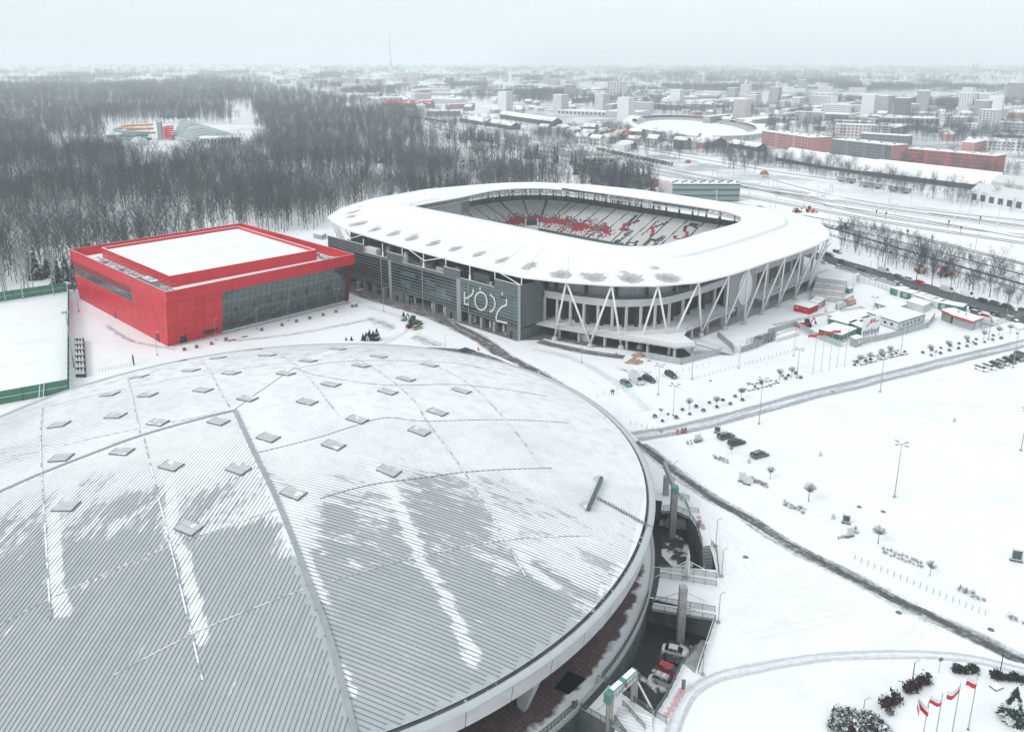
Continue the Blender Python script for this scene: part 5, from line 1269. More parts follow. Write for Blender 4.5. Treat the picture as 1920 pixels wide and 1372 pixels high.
# solid bay with the white oval
m = MB('concrete'); q = [W(38.2,71), W(38.2,90), W(36,90), W(36,71)]; m.prism([(p.x,p.y) for p in q], 0, 18.5); m.build('stair_tower', stad)
m = MB('white_paint'); pts = []; oc = (38.5, 82.2, 9.7)
for k in range(28): a = 2*math.pi*k/28; pts.append((oc[1]+5.1*math.cos(a), oc[2]+6.6*math.sin(a)))
m.add([W(38.3,v,z) for v, z in pts]+[W(38.6,v,z) for v, z in pts], [tuple(range(28,56))]+[(i,(i+1)%28,28+(i+1)%28,28+i) for i in range(28)]); m.build('oval_sign', stad)
for v_ in (73.5,76.0): m = MB('dark'); m.prism([(p.x,p.y) for p in (W(38.2,v_), W(38.35,v_), W(38.35,v_+1.5), W(38.2,v_+1.5))], 0, 3.2); m.build('door', stad)
# concourse deck
dk = [(-.2,7.9),(9,9.6),(19.7,12.7),(30,15.4),(39.2,18.6),(48.4,21.2),(52.1,26.8),(49.9,29.2),(43.6,33),(41.6,38),(41.4,48),(41.4,71)]
dk_in = list(reversed([(q[0],q[1]) for q in inset(path[:i43+6], 6.9)]))
m = MB('concrete_light', 'snow'); pl_ = [tuple(W(*q))[:2] for q in dk+dk_in]; m.prism(pl_, 3.9, 4.5, top=1); m.build('concourse_deck', stad)
m = MB('concrete_light', 'snow'); m.prism([tuple(W(*q))[:2] for q in ((30,90),(41.4,90),(41.4,150),(30,150))], 3.9, 4.5, top=1); m.build('concourse_deck', stad)
mat('glass_rail', (.30,.36,.37), .3, .1, 1)
def brail(pts, z, h=1.1, mt='galv', nm='balustrade'):
    m = MB(mt, 'glass_rail')
    for a, b in zip(pts, pts[1:]):
        A_, B_ = W(*a, z), W(*b, z); L = (B_-A_).length; n = max(1, round(L/1.6)); up = Vector((0,0,h)); m.use(0).beam(A_+up, B_+up, .07)
        for k in range(n): m.beam(A_.lerp(B_,k/n), A_.lerp(B_,k/n)+up, .05)
        for zz in (.3,.55,.8): m.beam(A_+Vector((0,0,zz)), B_+Vector((0,0,zz)), .04)
    return m.build(nm, stad)
brail([(-.2,8.0)]+dk[1:8], 4.5); brail([(41.2,38),(41.2,71)], 4.5); brail([(41.2,90),(41.2,150)], 4.5)
for q in [(8,11),(15,13.2),(24,15.8),(31,18.6),(38,20.6),(47,22.6),(50.5,27.5),(44,24),(36,27),(41,42),(41,52),(41,62),(41,96),(41,108),(41,120),(41,132),(41,144)]:
    p = W(*q); m = MB('concrete_light'); m.box((p.x,p.y,0), (.7,.7,3.9), SA); m.build('deck_column', stad)
for q0, q1, mt_ in (((2,12.2),(14,14.6),'glass_dark'),((14,14.2),(18,15.2),'concrete_light'),((18,16),(30,24),'dark_green_grey')): m = MB(mt_); m.wall(W(*q0), W(*q1), 0, 3.9, .3); m.build('ground_wall', stad)
# ramp from the deck down to the yard
m = MB('concrete', 'snow'); ra_, rb_ = W(49.5,29.5,4.5), G(1375,662,.05); dd = (rb_-ra_); dd.z = 0; dd.normalize(); nn_ = Vector((-dd.y,dd.x,0))*1.7
q = [ra_-nn_, ra_+nn_, rb_+nn_, rb_-nn_]; dz_ = Vector((0,0,.5)); m.add([p-dz_ for p in q]+q, MB.BF); m.mi[-5] = 1; m.build('ramp', stad)
for s in (-1,1):
    m = MB('galv')
    for zz in (.4,.75,1.1): m.beam(ra_+nn_*s+Vector((0,0,zz)), rb_+nn_*s+Vector((0,0,zz)), .06)
    for k in range(14): p = (ra_+nn_*s).lerp(rb_+nn_*s, k/13); m.beam(p, p+Vector((0,0,1.1)), .05)
    m.build('ramp_rail', stad)
# paving at the foot of the building
pv = MB('concrete'); pv.prism([tuple(W(*q))[:2] for q in ((36.5,40),(42.5,44),(43.2,92),(42,140),(36.5,140))], .0, .05); pv.build('pavement', kind='structure')
pv = MB('concrete'); mat('wet_paving', (.17,.155,.16), .6, .25, .25, snow=.2, snowscale=.2); pv.mats = [M('wet_paving')]; pv.prism([tuple(W(*q))[:2] for q in ((0,1),(8,8.5),(19,11.5),(30,17.5),(33,22),(30,30),(0,14))], .0, .045); mat('deck_shade_paving', (.07,.072,.075), .8, .2, .5); pv.mats.append(M('deck_shade_paving')); pv.use(1).prism([tuple(W(*q))[:2] for q in [(2,10.5),(10,11.5),(20,14.8),(30,17.6),(39,20.6),(47.5,22.8),(50.5,27),(49,29),(42,34),(36,46),(20,40),(10,25)]], .0, .06); pv.use(0).prism([tuple(W(*q))[:2] for q in ((FU0,-2.5),(0,-1.2),(0,6),(FU0,6))], .0, .042); pv.build('pavement', kind='structure')  # darkest paving lies beneath the deck, with the shade there painted into its colour
# big outdoor stair at the east corner
st_ = thing('terraced_stairs', G(1555,565), 'wide pale concrete stair in four flights at the right end of the stadium', 'stairs')
A0, A1, B0, B1 = G(1518,563,0), G(1577,569,0), G(1532,519,4.5), G(1589,526,4.5)
for i in range(4):
    a, b = A0.lerp(B0, i/4), A1.lerp(B1, i/4); c, d = A0.lerp(B0, (i+1)/4), A1.lerp(B1, (i+1)/4); z0, z1 = 4.5*i/4, 4.5*(i+1)/4
    for k in range(7):
        f0, f1 = .8*k/7, .8*(k+1)/7; q0, q1, q2, q3 = a.lerp(c,f0), b.lerp(d,f0), b.lerp(d,f1), a.lerp(c,f1); zt = lerp(z0, z1, (k+1)/7); m = MB('concrete_light', 'concrete_light'); m.prism([(p.x,p.y) for p in (q0,q1,q2,q3)], 0, zt); m.build('step', st_)
    m = MB('concrete_light', 'snow'); q = (a.lerp(c,.8), b.lerp(d,.8), d, c); m.prism([(p.x,p.y) for p in q], 0, z1+.02, top=1); m.build('landing', st_)
    for s, (g0, g1) in enumerate(((a, c), (b, d), (a.lerp(b,.33), c.lerp(d,.33)), (a.lerp(b,.66), c.lerp(d,.66)))): m = MB('galv'); m.beam((g0.x,g0.y,z0+1), (g1.x,g1.y,z1+1), .06); m.build('handrail', st_)
m = MB('snow'); m.prism([(p.x,p.y) for p in (B0, B1, B1+Vector((8,10,0)), B0+Vector((4,12,0)))], 0, 4.52); m.build('top_landing', st_)
# ================================================================== THINGS ABOUT THE SITE
def on(px, py, z=0.0): return G(px, py, z)
def heading(p, q): a, b = G(*p), G(*q); return math.atan2(b.y-a.y, b.x-a.x)
# ---- lamp posts
def lamp(base, top, label, heads=1, mt='galv', big=False):
    b = G(*base); h = HT(base[0], base[1], top[1]); t = thing('street_lamp', b, label, 'street lamp'); m = MB('dark' if 'black' in label else 'metal_grey')
    m.tube([b, b+Vector((0,0,h))], .13 if h > 9 else .08, 6, .06); m.build('pole', t)
    m = MB('concrete'); m.box((b.x,b.y,0), (.55,.55,.3)); m.build('foot', t)
    hd = rad(20)
    for k in range(heads):
        a = hd+2*math.pi*k/heads if heads > 1 else hd; d = Vector((math.cos(a), math.sin(a), 0)); m = MB('galv', 'offwhite' if heads == 1 else 'metal_grey'); r_ = .9 if heads > 1 else .45
        m.beam(b+Vector((0,0,h)), b+d*r_+Vector((0,0,h+.15)), .08); m.use(1).beam(b+d*r_+Vector((0,0,h+.15)), b+d*(r_+(.9 if heads > 1 else .5))+Vector((0,0,h+.25)), .38, .12); m.build('lamp_head', t)
LAMPS = [((1234,740),(1236,686),4,'four-headed lamp post left of the parked camper van'), ((1262,779),(1264,723),4,'four-headed lamp post above the first round trees beside the lower road'), ((1297,711),(1303,658),1,'single lamp post in front of the stadium ramp'),
 ((1385,691),(1389,642),1,'single lamp post at the end of the stadium ramp near the fence'), ((1423,795),(1429,712),4,'tall four-headed lamp post on the near side of the bench rows'), ((1494,709),(1499,656),4,'four-headed lamp post at the right end of the left bench rows'), ((1488,667),(1494,622),1,'thin lamp post left of the bare flagpoles'),
 ((1650,735),(1660,660),4,'tall four-headed lamp post in front of the right bench rows'), ((1677,932),(1691,833),4,'tallest lamp post alone in the middle of the empty snowy car park'), ((1899,690),(1910,618),4,'tall lamp post among the row of parked cars at the right edge'), ((1914,845),(1921,770),4,'lamp post cut by the right edge of the picture'),
 ((1688,667),(1692,617),1,'single lamp post behind the right bench rows'), ((1853,637),(1858,590),1,'lamp post near the red roofed kiosk'), ((1576,598),(1577,556),1,'lamp post behind the orange digger'), ((1544,575),(1545,535),4,'lamp post in front of the terraced concrete stairs'),
 ((1637,588),(1638,558),4,'four-headed lamp post beside the red framed container'), ((1630,521),(1631,490),1,'lamp post at the kerb left of the white van on the street'), ((1598,538),(1600,500),1,'lamp post beside the small white guard box'), ((1788,566),(1790,533),1,'lamp post in front of the white delivery van on the street'), ((1886,600),(1889,560),1,'lamp post near the row of dark cars at the kerb'),
 ((1558.6,1363),(1564,1323),1,'low black lamp at the bottom left of the shrub island'), ((1617.6,1340),(1621,1312),1,'thin low lamp just behind the white capped shrub'), ((1710,1278),(1717,1241),1,'low black lamp standing in the red shrubs'), ((1873.6,1267),(1882,1219),1,'low black lamp behind the right hedge'),
 ((1317,1265),(1320,1208),1,'lamp beside the stained stairs of the car pit'), ((1346.7,1167),(1348.7,1114),1,'lamp right of the narrow footbridge'), ((1353,1081),(1357,1030),1,'lamp right of the snowy platform between the pits'), ((1342,1024),(1345,975),1,'lamp at the top of the stained stairs by the upper pit'), ((1263,900),(1265,867),1,'lamp between the dark road and the upper gate'),
 ((671.7,567.5),(671,530),2,'lamp at the right corner of the red hall'), ((719.6,585),(719,541),2,'second lamp along the slushy road in front of the stadium'), ((773,607),(774,560),2,'lamp beside the two cars in front of the stadium'), ((835,657),(835,628),1,'lamp near the orange cones behind the arena roof'), ((1090.6,680),(1092,631),2,'lamp standing alone in front of the south corner of the stadium'),
 ((405,638),(400.6,598),1,'lamp in front of the left end of the red hall glass'), ((482,617.5),(480,580),1,'second lamp in front of the red hall glass'), ((541,602),(538,565),1,'third lamp in front of the red hall glass'), ((634,580),(633,543),1,'fourth lamp near the right end of the red hall glass'), ((295,666),(289,624),1,'lamp at the left front corner of the red hall'),
 ((148,585),(144,540),1,'lamp beside the far end of the red hall')]
for b_, t_, n_, l_ in LAMPS: lamp(b_, t_, l_, n_)
b = G(139,689); h = HT(139,689,586); t = thing('floodlight_mast', b, 'tall leaning-looking floodlight mast beside the green netted pitch', 'floodlight mast'); m = MB('galv'); m.tube([b,b+Vector((0,0,h))], .22, 8, .1); m.build('pole', t)
for k in range(3): m = MB('metal_grey'); m.box((b.x-.9+.9*k,b.y,h-.3+.1*k), (.7,.3,.6)); m.build('lamp_head', t)
# ---- cars ---------------------------------------------------------------
mat('car_glass', (.018,.024,.027), .08, .1, 1, spec=.7)
def carmat(n, col, snow=.15): return mat(n, col, .28, .04, 2, spec=.6, snow=snow, snowscale=1.6)
for n, c_, s_ in (('car_white',(.80,.81,.82),.3),('car_silver',(.42,.44,.45),.35),('car_grey',(.085,.10,.105),.35),('car_dark',(.025,.035,.037),.25),('car_black',(.012,.014,.015),.15),('car_red',(.50,.012,.018),.12),('car_green',(.04,.095,.085),.3),('car_teal',(.10,.22,.24),.3),('car_beige',(.42,.33,.24),.3),('car_snowed',(.045,.05,.055),.9),('van_white',(.56,.58,.59),.15),('van_orange',(.45,.26,.14),.2)): carmat(n, c_, s_)
def loftx(m, secs):
    """secs: list of (x, half width bottom, half width top, z bottom, z top)"""
    base = len(m.v)
    for x, wb, wt, z0, z1 in secs:
        zm = z0+(z1-z0)*.55; m.v += [(x,-wb,z0),(x,-max(wb,wt)*1.0,zm),(x,-wt,z1-.04),(x,-wt*.86,z1),(x,wt*.86,z1),(x,wt,z1-.04),(x,max(wb,wt)*1.0,zm),(x,wb,z0)]
    for i in range(len(secs)-1):
        for k in range(8): a, b = base+i*8+k, base+i*8+(k+1)%8; m.f.append((a,b,b+8,a+8)); m.mi.append(m.c)
    m.f.append(tuple(base+k for k in range(8))); m.mi.append(m.c); m.f.append(tuple(base+(len(secs)-1)*8+k for k in reversed(range(8)))); m.mi.append(m.c)
SHAPES = {
 'hatch': (4.2, [(-2.1,.72,.70,.42,.86),(-2.0,.84,.80,.28,1.0),(-1.3,.87,.84,.25,1.02),(.9,.87,.84,.25,.98),(1.5,.86,.80,.25,.90),(2.0,.80,.72,.28,.74),(2.1,.66,.60,.40,.62)],
           [(-2.0,.78,.60,.98,1.25),(-1.7,.80,.63,1.0,1.47),(-.3,.80,.64,1.0,1.50),(.35,.80,.62,.98,1.42),(1.2,.78,.66,.93,1.0)], (-1.75,.30), (-1.3,1.35)),
 'sedan': (4.6, [(-2.3,.74,.72,.45,.92),(-2.2,.86,.82,.28,1.0),(-1.3,.88,.85,.25,1.02),(.9,.88,.85,.25,.98),(1.7,.87,.80,.25,.88),(2.2,.80,.72,.28,.72),(2.3,.66,.60,.40,.60)],
           [(-1.75,.80,.66,.99,1.04),(-1.05,.80,.62,1.0,1.42),(-.3,.80,.63,1.0,1.46),(.3,.80,.62,.98,1.40),(1.2,.78,.68,.93,.99)], (-1.0,.25), (-1.4,1.45)),
 'estate': (4.8, [(-2.4,.76,.74,.45,.95),(-2.3,.88,.84,.28,1.05),(-1.3,.90,.87,.25,1.06),(1.0,.90,.87,.25,1.02),(1.7,.89,.82,.25,.94),(2.25,.82,.74,.28,.76),(2.4,.68,.62,.40,.62)],
           [(-2.3,.82,.64,1.02,1.30),(-2.0,.83,.66,1.04,1.52),(-.3,.83,.67,1.04,1.56),(.4,.82,.66,1.02,1.48),(1.25,.80,.70,.97,1.04)], (-2.05,.35), (-1.45,1.5)),
 'van': (5.9, [(-2.95,.90,.90,.38,1.2),(-2.9,.98,.97,.32,1.3),(1.3,.98,.97,.32,1.3),(2.0,.97,.93,.32,1.22),(2.75,.92,.84,.34,1.0),(2.95,.80,.74,.45,.85)],
           [(-2.93,.96,.88,1.15,2.45),(-2.7,.97,.90,1.2,2.55),(1.0,.97,.90,1.2,2.55),(1.4,.96,.86,1.2,2.30),(2.15,.92,.80,1.15,1.28)], None, (-1.9,1.95))}
def car_proto(shape, colour, label_extra=''):
    L, body, cab, roof, ax = SHAPES[shape]; r = proto('parked_car' if shape != 'van' else 'van', 'car' if shape != 'van' else 'van')
    m = MB(colour); loftx(m, body); lp(r, m, 'body', smooth=False)
    if shape == 'van':
        m = MB(colour); loftx(m, cab); cb_ = lp(r, m, 'cab_box')
        m = MB('car_glass'); m.face([(1.42,-.80,2.24),(2.12,-.76,1.36),(2.12,.76,1.36),(1.42,.80,2.24)]); m.v = [(x+.05,y,z+.03) for x,y,z in m.v]; lp(r, m, 'windscreen')
        for s in (-1,1): m = MB('car_glass'); m.face([(.55,s*.96,1.35),(1.75,s*.95,1.35),(1.38,s*.89,2.15),(.55,s*.925,2.2)]); lp(r, m, 'side_window')
    else:
        m = MB('car_glass'); loftx(m, cab); lp(r, m, 'window_band')
        x0, x1 = cab[1][0], cab[3][0]; m = MB(colour); w = cab[2][2]; m.box(((x0+x1)/2,0,cab[2][4]-.05), (x1-x0+.2, w*1.9, .075)); lp(r, m, 'roof')
        m = MB(colour)
        for s in (-1,1):
            for x in (cab[1][0]-.05, (cab[1][0]+cab[3][0])/2+.05, cab[3][0]+.05): m.beam((x,s*.82,1.0), (lerp(x,0,.12),s*.645,1.46), .09, .05)
        lp(r, m, 'pillars')
    for x in ax:
        for s in (-1,1):
            m = MB('tyre'); wy = body[2][1]; m.tube([(x,s*(wy-.2),.33),(x,s*(wy+.02),.33)], .33 if shape != 'van' else .36, 12); w = lp(r, m, 'wheel'); m = MB('galv'); m.tube([(x,s*(wy+.0),.33),(x,s*(wy+.035),.33)], .2, 8); lp(r, m, 'rim', w)
    for s in (-1,1):
        m = MB('lamp_white'); m.box((L/2-.12,s*.6,.60 if shape != 'van' else .8), (.2,.3,.14)); lp(r, m, 'headlight')
        m = MB('tail_red'); m.box((-L/2+.05,s*.68,.78 if shape != 'van' else 1.1), (.16,.22,.22 if shape != 'van' else .5)); lp(r, m, 'taillight')
        m = MB(colour); m.box((cab[3][0]+.6,s*1.0,1.0 if shape != 'van' else 1.35), (.15,.22,.14)); lp(r, m, 'mirror')
    return r
CP_ = {}
def car(shape, colour, q, ang, label, group=None, z=0.0, name=None):
    k = (shape, colour)
    if k not in CP_: CP_[k] = car_proto(shape, colour)
    p = G(q[0], q[1], z); o = place(CP_[k], p, ang, label, group); return o
def A(p, q): return heading(p, q)
# car park right of the arena
a_ = A((1408,859),(1441,851))
car('estate','car_grey',(1361,821),A((1347,824),(1376,817)),'dark grey estate car, rearmost of the three on the empty snowy lot')
car('estate','car_dark',(1381,833),A((1365,836),(1397,828)),'dark estate car in the middle of the three on the snowy lot')
car('estate','car_grey',(1424,856),a_,'grey estate car parked lowest and alone on the snowy lot')
# by the stadium's south corner
a_ = A((1163,712),(1186,724))
car('hatch','car_teal',(1174,722),a_,'pale blue-green car left of the white van in front of the stadium')
car('van','van_white',(1193,717),A((1178,704),(1208,722)),'white camper van with brown stripes between two cars in front of the stadium')
car('estate','car_dark',(1217,714),A((1205,706),(1230,718)),'dark car right of the white camper van')
car('estate','car_dark',(1258,706),A((1247,697),(1270,710)),'dark car standing apart to the right of the camper van')
car('hatch','car_black',(772,614),A((763,616),(783,611)),'black car partly behind the beige car in front of the stadium')
car('hatch','car_beige',(782,617),A((773,621),(791,615)),'beige car with orange bonnet in front of the stadium')
# pit cars
car('sedan','car_white',(1266,1226),A((1243,1217),(1290,1229)),'white saloon car, topmost in the sunken car pit', z=PZ)
car('sedan','car_black',(1262,1246),A((1243,1239),(1284,1250)),'black car between the white and the red one in the car pit', z=PZ)
car('hatch','car_red',(1256,1262),A((1240,1252),(1274,1266)),'bright red car in the sunken car pit', z=PZ)
car('hatch','car_silver',(1248,1282),A((1231,1272),(1268,1288)),'silver car, lowest in the sunken car pit', z=PZ)
car('van','car_silver',(1262,988),A((1285,990),(1242,984)),'silver pickup-like van under the upper gate bridge', z=PZ)
# row at the right edge
for q, c_, l_ in (((1840,694),'car_white','white car, leftmost of the row at the right edge'), ((1855,691),'car_white','second white car of the row at the right edge'), ((1868,687),'car_grey','grey car with red tail lights, third of the row at the right edge'), ((1880,683),'car_silver','silver car in the middle of the row at the right edge'),
                  ((1892,679),'car_dark','dark car just left of the lamp post in the row at the right edge'), ((1906,675),'car_dark','dark car right of the lamp post in the row at the right edge'), ((1914,668),'car_grey','grey car, last of the row at the right edge')):
    car('hatch', c_, q, A((1830,689),(1852,697)), l_)
# street
sa = A((1600,505),(1700,533)); sb_ = A((1700,533),(1800,563)); sc_a = A((1800,565),(1900,596))
for q, sh, c_, a, l_ in (((1580,493),'estate','car_green',sa,'dark green car driving on the street, nearest the stadium roof'), ((1613,508),'hatch','car_dark',sa+math.pi,'dark car with glowing red tail lights driving on the street'), ((1657,511),'van','van_white',sa,'white van with side windows parked at the far kerb of the street'),
    ((1685,521),'hatch','car_green',sa,'green car behind the white van at the far kerb'), ((1704,526),'hatch','car_silver',sb_,'silver car between the green and the red car at the far kerb'), ((1726,533),'estate','car_red',sb_,'bright red estate car at the far kerb of the street'),
    ((1776,547),'van','van_white',sb_,'white box van parked at the far kerb under the trees'), ((1813,556),'van','car_white',sb_,'white minibus behind the box van at the far kerb'), ((1845,567),'estate','car_dark',sb_,'dark car behind the white minibus at the far kerb'), ((1867,572),'estate','car_green',sc_a,'dark green car, second behind the white minibus'),
    ((1890,578),'estate','car_dark',sc_a,'dark car at the far kerb near the right edge'), ((1921,586),'estate','car_grey',sc_a,'dark car cut by the right edge at the far kerb'), ((1543,494),'hatch','car_white',sa,'white car half hidden by the stadium columns on the street'), ((1575,503),'hatch','car_white',sa,'white car at the near kerb behind the terraced stairs'),
    ((1555,480),'estate','car_grey',sa,'snow dusted grey car parked under the roof edge'), ((1570,474),'estate','car_snowed',sa,'snowed-over car beside the tree at the roof edge'), ((1640,524),'hatch','car_white',sa,'white car at the near kerb, left of a pair'), ((1658,529),'hatch','car_white',sa,'white car at the near kerb, right of a pair'),
    ((1683,535),'hatch','car_snowed',sb_,'car roof showing behind the green containers'), ((1716,545),'sedan','car_green',sb_,'dark green car behind the container row'), ((1829,583),'estate','car_dark',sb_,'dark car behind the kiosk, upper one'), ((1830,589),'hatch','car_snowed',sb_,'snow covered car just behind the kiosk'), ((1848,597),'hatch','car_red',sb_,'red car behind the kiosk roof'),
    ((1869,593),'estate','car_dark',sb_,'dark car in the near row right of the kiosk'), ((1897,601),'estate','car_snowed',sc_a,'snowy dark car in the near row by the right edge'), ((1848,608),'van','van_white',sb_+.3,'white van standing right beside the kiosk'),
    ((1577,577),'van','van_white',A((1565,582),(1590,572)),'white van near the terraced stairs'), ((1595,571),'van','van_orange',A((1588,576),(1606,568)),'brown-orange van behind the white one near the stairs'),
    ((1512,352+140),'hatch','car_dark',sa,'dark car behind the stadium columns at the street')):
    if 'behind the stadium columns at the street' in l_ and 'dark' in l_: continue
    car(sh, c_, q, a, l_)
# ---- round-headed small trees, shrub balls
def twigball(m, c, r, n, seed, flat=.8, th=.02, inner=.15):
    R_ = random.Random(seed); c = Vector(c)
    for i in range(n):
        a, b = R_.uniform(0, 2*math.pi), math.asin(R_.uniform(-.35, 1)); d = Vector((math.cos(a)*math.cos(b), math.sin(a)*math.cos(b), math.sin(b)*flat)); e = c+d*r*R_.uniform(.8,1.08); s = c-Vector((0,0,r*.55))+d*r*inner
        mid = s.lerp(e, .5)+Vector((R_.uniform(-.1,.1),R_.uniform(-.1,.1),R_.uniform(0,.15)))*r; m.beam(s, mid, th*1.6); m.beam(mid, e, th)
        for k in range(2): m.beam(mid.lerp(e, .3+.3*k), mid.lerp(e,.3+.3*k)+Vector((R_.uniform(-1,1),R_.uniform(-1,1),R_.uniform(.2,1)))*r*.28, th*.8)
rb_protos = []
for s_ in range(3):
    r = proto('round_tree', 'tree'); m = MB('bark'); m.tube([(0,0,0),(.05,0,1.1),(0,.03,2.2)], .09, 6, .06); lp(r, m, 'trunk'); m = MB('small_twig'); twigball(m, (0,0,3.1), 1.5, 75, s_, th=.026); lp(r, m, 'crown'); rb_protos.append(r)
TREES = [((1292,768),'small round-headed tree on the snow above the lower road, left one'), ((1343,765),'small round-headed tree beside the snow-dusted shrubs above the lower road'), ((1390,748),'small bare round tree just left of the bench rows'), ((1239,778),'thin young tree left of the lower four-headed lamp'),
 ((1461,712),'pale round tree standing in the left bench rows'), ((1484,708),'darker round tree standing right in the left bench rows'), ((1612,684),'round pale tree, leftmost in the right bench rows'), ((1630,680),'narrow tree, second in the right bench rows'), ((1651,673),'round pale tree, third in the right bench rows'), ((1668,667),'darker round tree, fourth in the right bench rows'),
 ((1743,665),'round tree right of the bench rows near the upper road'), ((1777,657),'second round tree right of the bench rows'), ((1811,647),'third round tree right of the bench rows'), ((1844,637),'fourth round tree in front of the kiosk'), ((1872,630),'fifth round tree toward the right edge'), ((1893,625),'small tree beside the fence toward the right edge'),
 ((1444,898),'small round tree below the lowest parked car'), ((1516,940),'large round tree below the shrub beds on the lot'), ((1646,1019),'round tree right of the poster boxes'), ((1743,1079),'small round tree at the end of the row of hoops'), ((1371,851),'tiny bare tree below the middle car')]
for i, (q, l_) in enumerate(TREES):
    sc_ = {(1516,940):1.05,(1646,1019):.95,(1371,851):.5,(1239,778):.5,(1444,898):.75,(1743,1079):.75}.get(q, .85); place(rb_protos[i % 3], G(*q), i*1.3, l_, scale=sc_)
def leafball(m, c, r, n, seed, s=.16, zf=.85):
    R_ = random.Random(seed); c = Vector(c)
    for i in range(n):
        a, b = R_.uniform(0, 2*math.pi), math.asin(R_.uniform(-.3,1)); rr__ = r*R_.uniform(.65,1.05); p = c+Vector((math.cos(a)*math.cos(b)*rr__, math.sin(a)*math.cos(b)*rr__, math.sin(b)*rr__*zf)); q = [p+Vector((R_.gauss(0,s),R_.gauss(0,s),R_.gauss(0,s))) for _ in range(3)]; m.face(q)
sp = []
for s_ in range(3):
    r = proto('shrub', 'shrub'); m = MB('shrub'); leafball(m, (0,0,.5), .62, 420, s_, .14); lp(r, m, 'twigs'); m = MB('bark'); m.tube([(0,0,0),(0,0,.5)], .06, 5); lp(r, m, 'stem'); sp.append(r)
i = 0
for grp, lab, pts in (('dark balls along the lower road','round dark shrub on the snow above the lower road',[(1228,781),(1242,789),(1268,783),(1279,768),(1293,776),(1305,762),(1319,770),(1330,755),(1344,763),(1355,750),(1369,757),(1378,743),(1392,750)]),
    ('shrub balls in the left bench rows','round dark shrub among the left bench rows',[(1390,732),(1416,725),(1427,718),(1455,716),(1473,710),(1478,704),(1501,708),(1492,700)]),
    ('shrub balls in the right bench rows','round dark shrub among the right bench rows',[(1602,684),(1606,679),(1623,677),(1632,674),(1648,671),(1656,667),(1672,666),(1680,662),(1696,660)]),
    ('shrub balls toward the kiosk','round dark shrub between the bench rows and the kiosk',[(1730,661),(1746,666),(1764,652),(1763,662),(1747,656),(1780,657),(1798,644),(1797,653),(1782,648),(1815,640),(1813,649),(1830,636),(1829,645),(1846,641),(1862,629),(1861,637),(1877,634)])):
    for q in pts: place(sp[i % 3], G(q[0], q[1]+1.5), i, lab, grp, scale=random.Random(i).uniform(.6,.82)); i += 1
# snowy twig beds
tb = []
for s_ in range(2):
    r = proto('twiggy_bush', 'bush'); m = MB('small_twig'); twigball(m, (0,0,.4), .5, 16, s_+9, th=.025, flat=1); lp(r, m, 'twigs'); tb.append(r)
def row(grp, lab, pts, sc_=1.0):
    global i
    for q in pts: place(tb[i % 2], G(*q), i, lab, grp, scale=sc_*random.Random(i).uniform(.7,1.15)); i += 1
R2 = random.Random(12)
def scat(p0, p1, p2, n, m_): return [tuple(Vector(p0).lerp(Vector(p1),(k+.5)/n+R2.uniform(-.03,.03))+ (Vector(p2)-Vector(p0))*((j+.5)/m_+R2.uniform(-.1,.1))) for k in range(n) for j in range(m_)]
row('twig bed below the upper car','low twiggy bush in the bed by the small poster board', scat((1285,828),(1318,818),(1287,838),5,2))
row('twig bed left of the lowest car','low twiggy bush in the slanting bed left of the lowest car', scat((1335,852),(1365,862),(1337,862),6,2))
row('twig bed by the twin boards','low twiggy bush in the bed right of the twin boards', scat((1408,895),(1438,908),(1412,905),7,2))
row('twig bed below the large round tree','low twiggy bush in the bed below the large round tree', scat((1470,938),(1512,955),(1468,950),8,2))
row('twig bed by the poster box','low dark bush at the foot of the lower poster box', [(1572,1010),(1578,1008),(1584,1009),(1600,998),(1606,1000),(1604,993)])
row('twig bed above the hoops','low twiggy bush in the long bed above the row of hoops', scat((1650,1038),(1728,1068),(1655,1026),11,2), .9)
row('dark bushes right of the hoops','dark bush in the double row at the right end of the hoops', [(1798,1107),(1809,1113),(1823,1120),(1834,1124),(1844,1127),(1800,1103),(1811,1109),(1823,1114)], 1.2)
row('dark bushes at the right edge','dark bush by the right edge below the double row', [(1893,1157),(1905,1164),(1918,1170),(1895,1161)], 1.2)
# ---- benches and boxes in rows
bp_ = proto('concrete_bench', 'bench'); m = MB('concrete_light', 'snow'); m.box((0,0,.4), (2.3,.55,.12), top=1); lp(bp_, m, 'seat')
for s in (-.95,.95): m = MB('concrete_dark'); m.box((s,0,0), (.3,.5,.4)); lp(bp_, m, 'leg')
pb = proto('planter_box', 'planter'); m = MB('concrete', 'snow'); m.box((0,0,0), (.75,.75,.85), top=1); lp(pb, m, 'box'); m = MB('concrete_dark'); m.box((0,-.39,.25), (.4,.03,.35)); lp(pb, m, 'panel')
ba = A((1390,735),(1505,708))
for grp, lab, pts, pr in (('benches in the left rows','snow capped concrete bench in the left double row',[(1393,731),(1415,720),(1433,726),(1441,715),(1408,732),(1455,719)],bp_), ('benches in the right rows','snow capped concrete bench in the right double row',[(1604,677),(1620,672),(1619,684),(1638,679),(1641,668),(1658,674),(1662,662),(1678,669),(1680,658),(1697,665)],bp_),
    ('planters in the left rows','square concrete planter in the left double row',[(1403,721),(1420,730),(1444,724),(1466,706),(1427,716)],pb), ('planters in the right rows','square concrete planter in the right double row',[(1611,674),(1629,681),(1649,675),(1669,671),(1650,665),(1688,667),(1670,660)],pb)):
    for q in pts: place(pr, G(*q), ba, lab, grp)
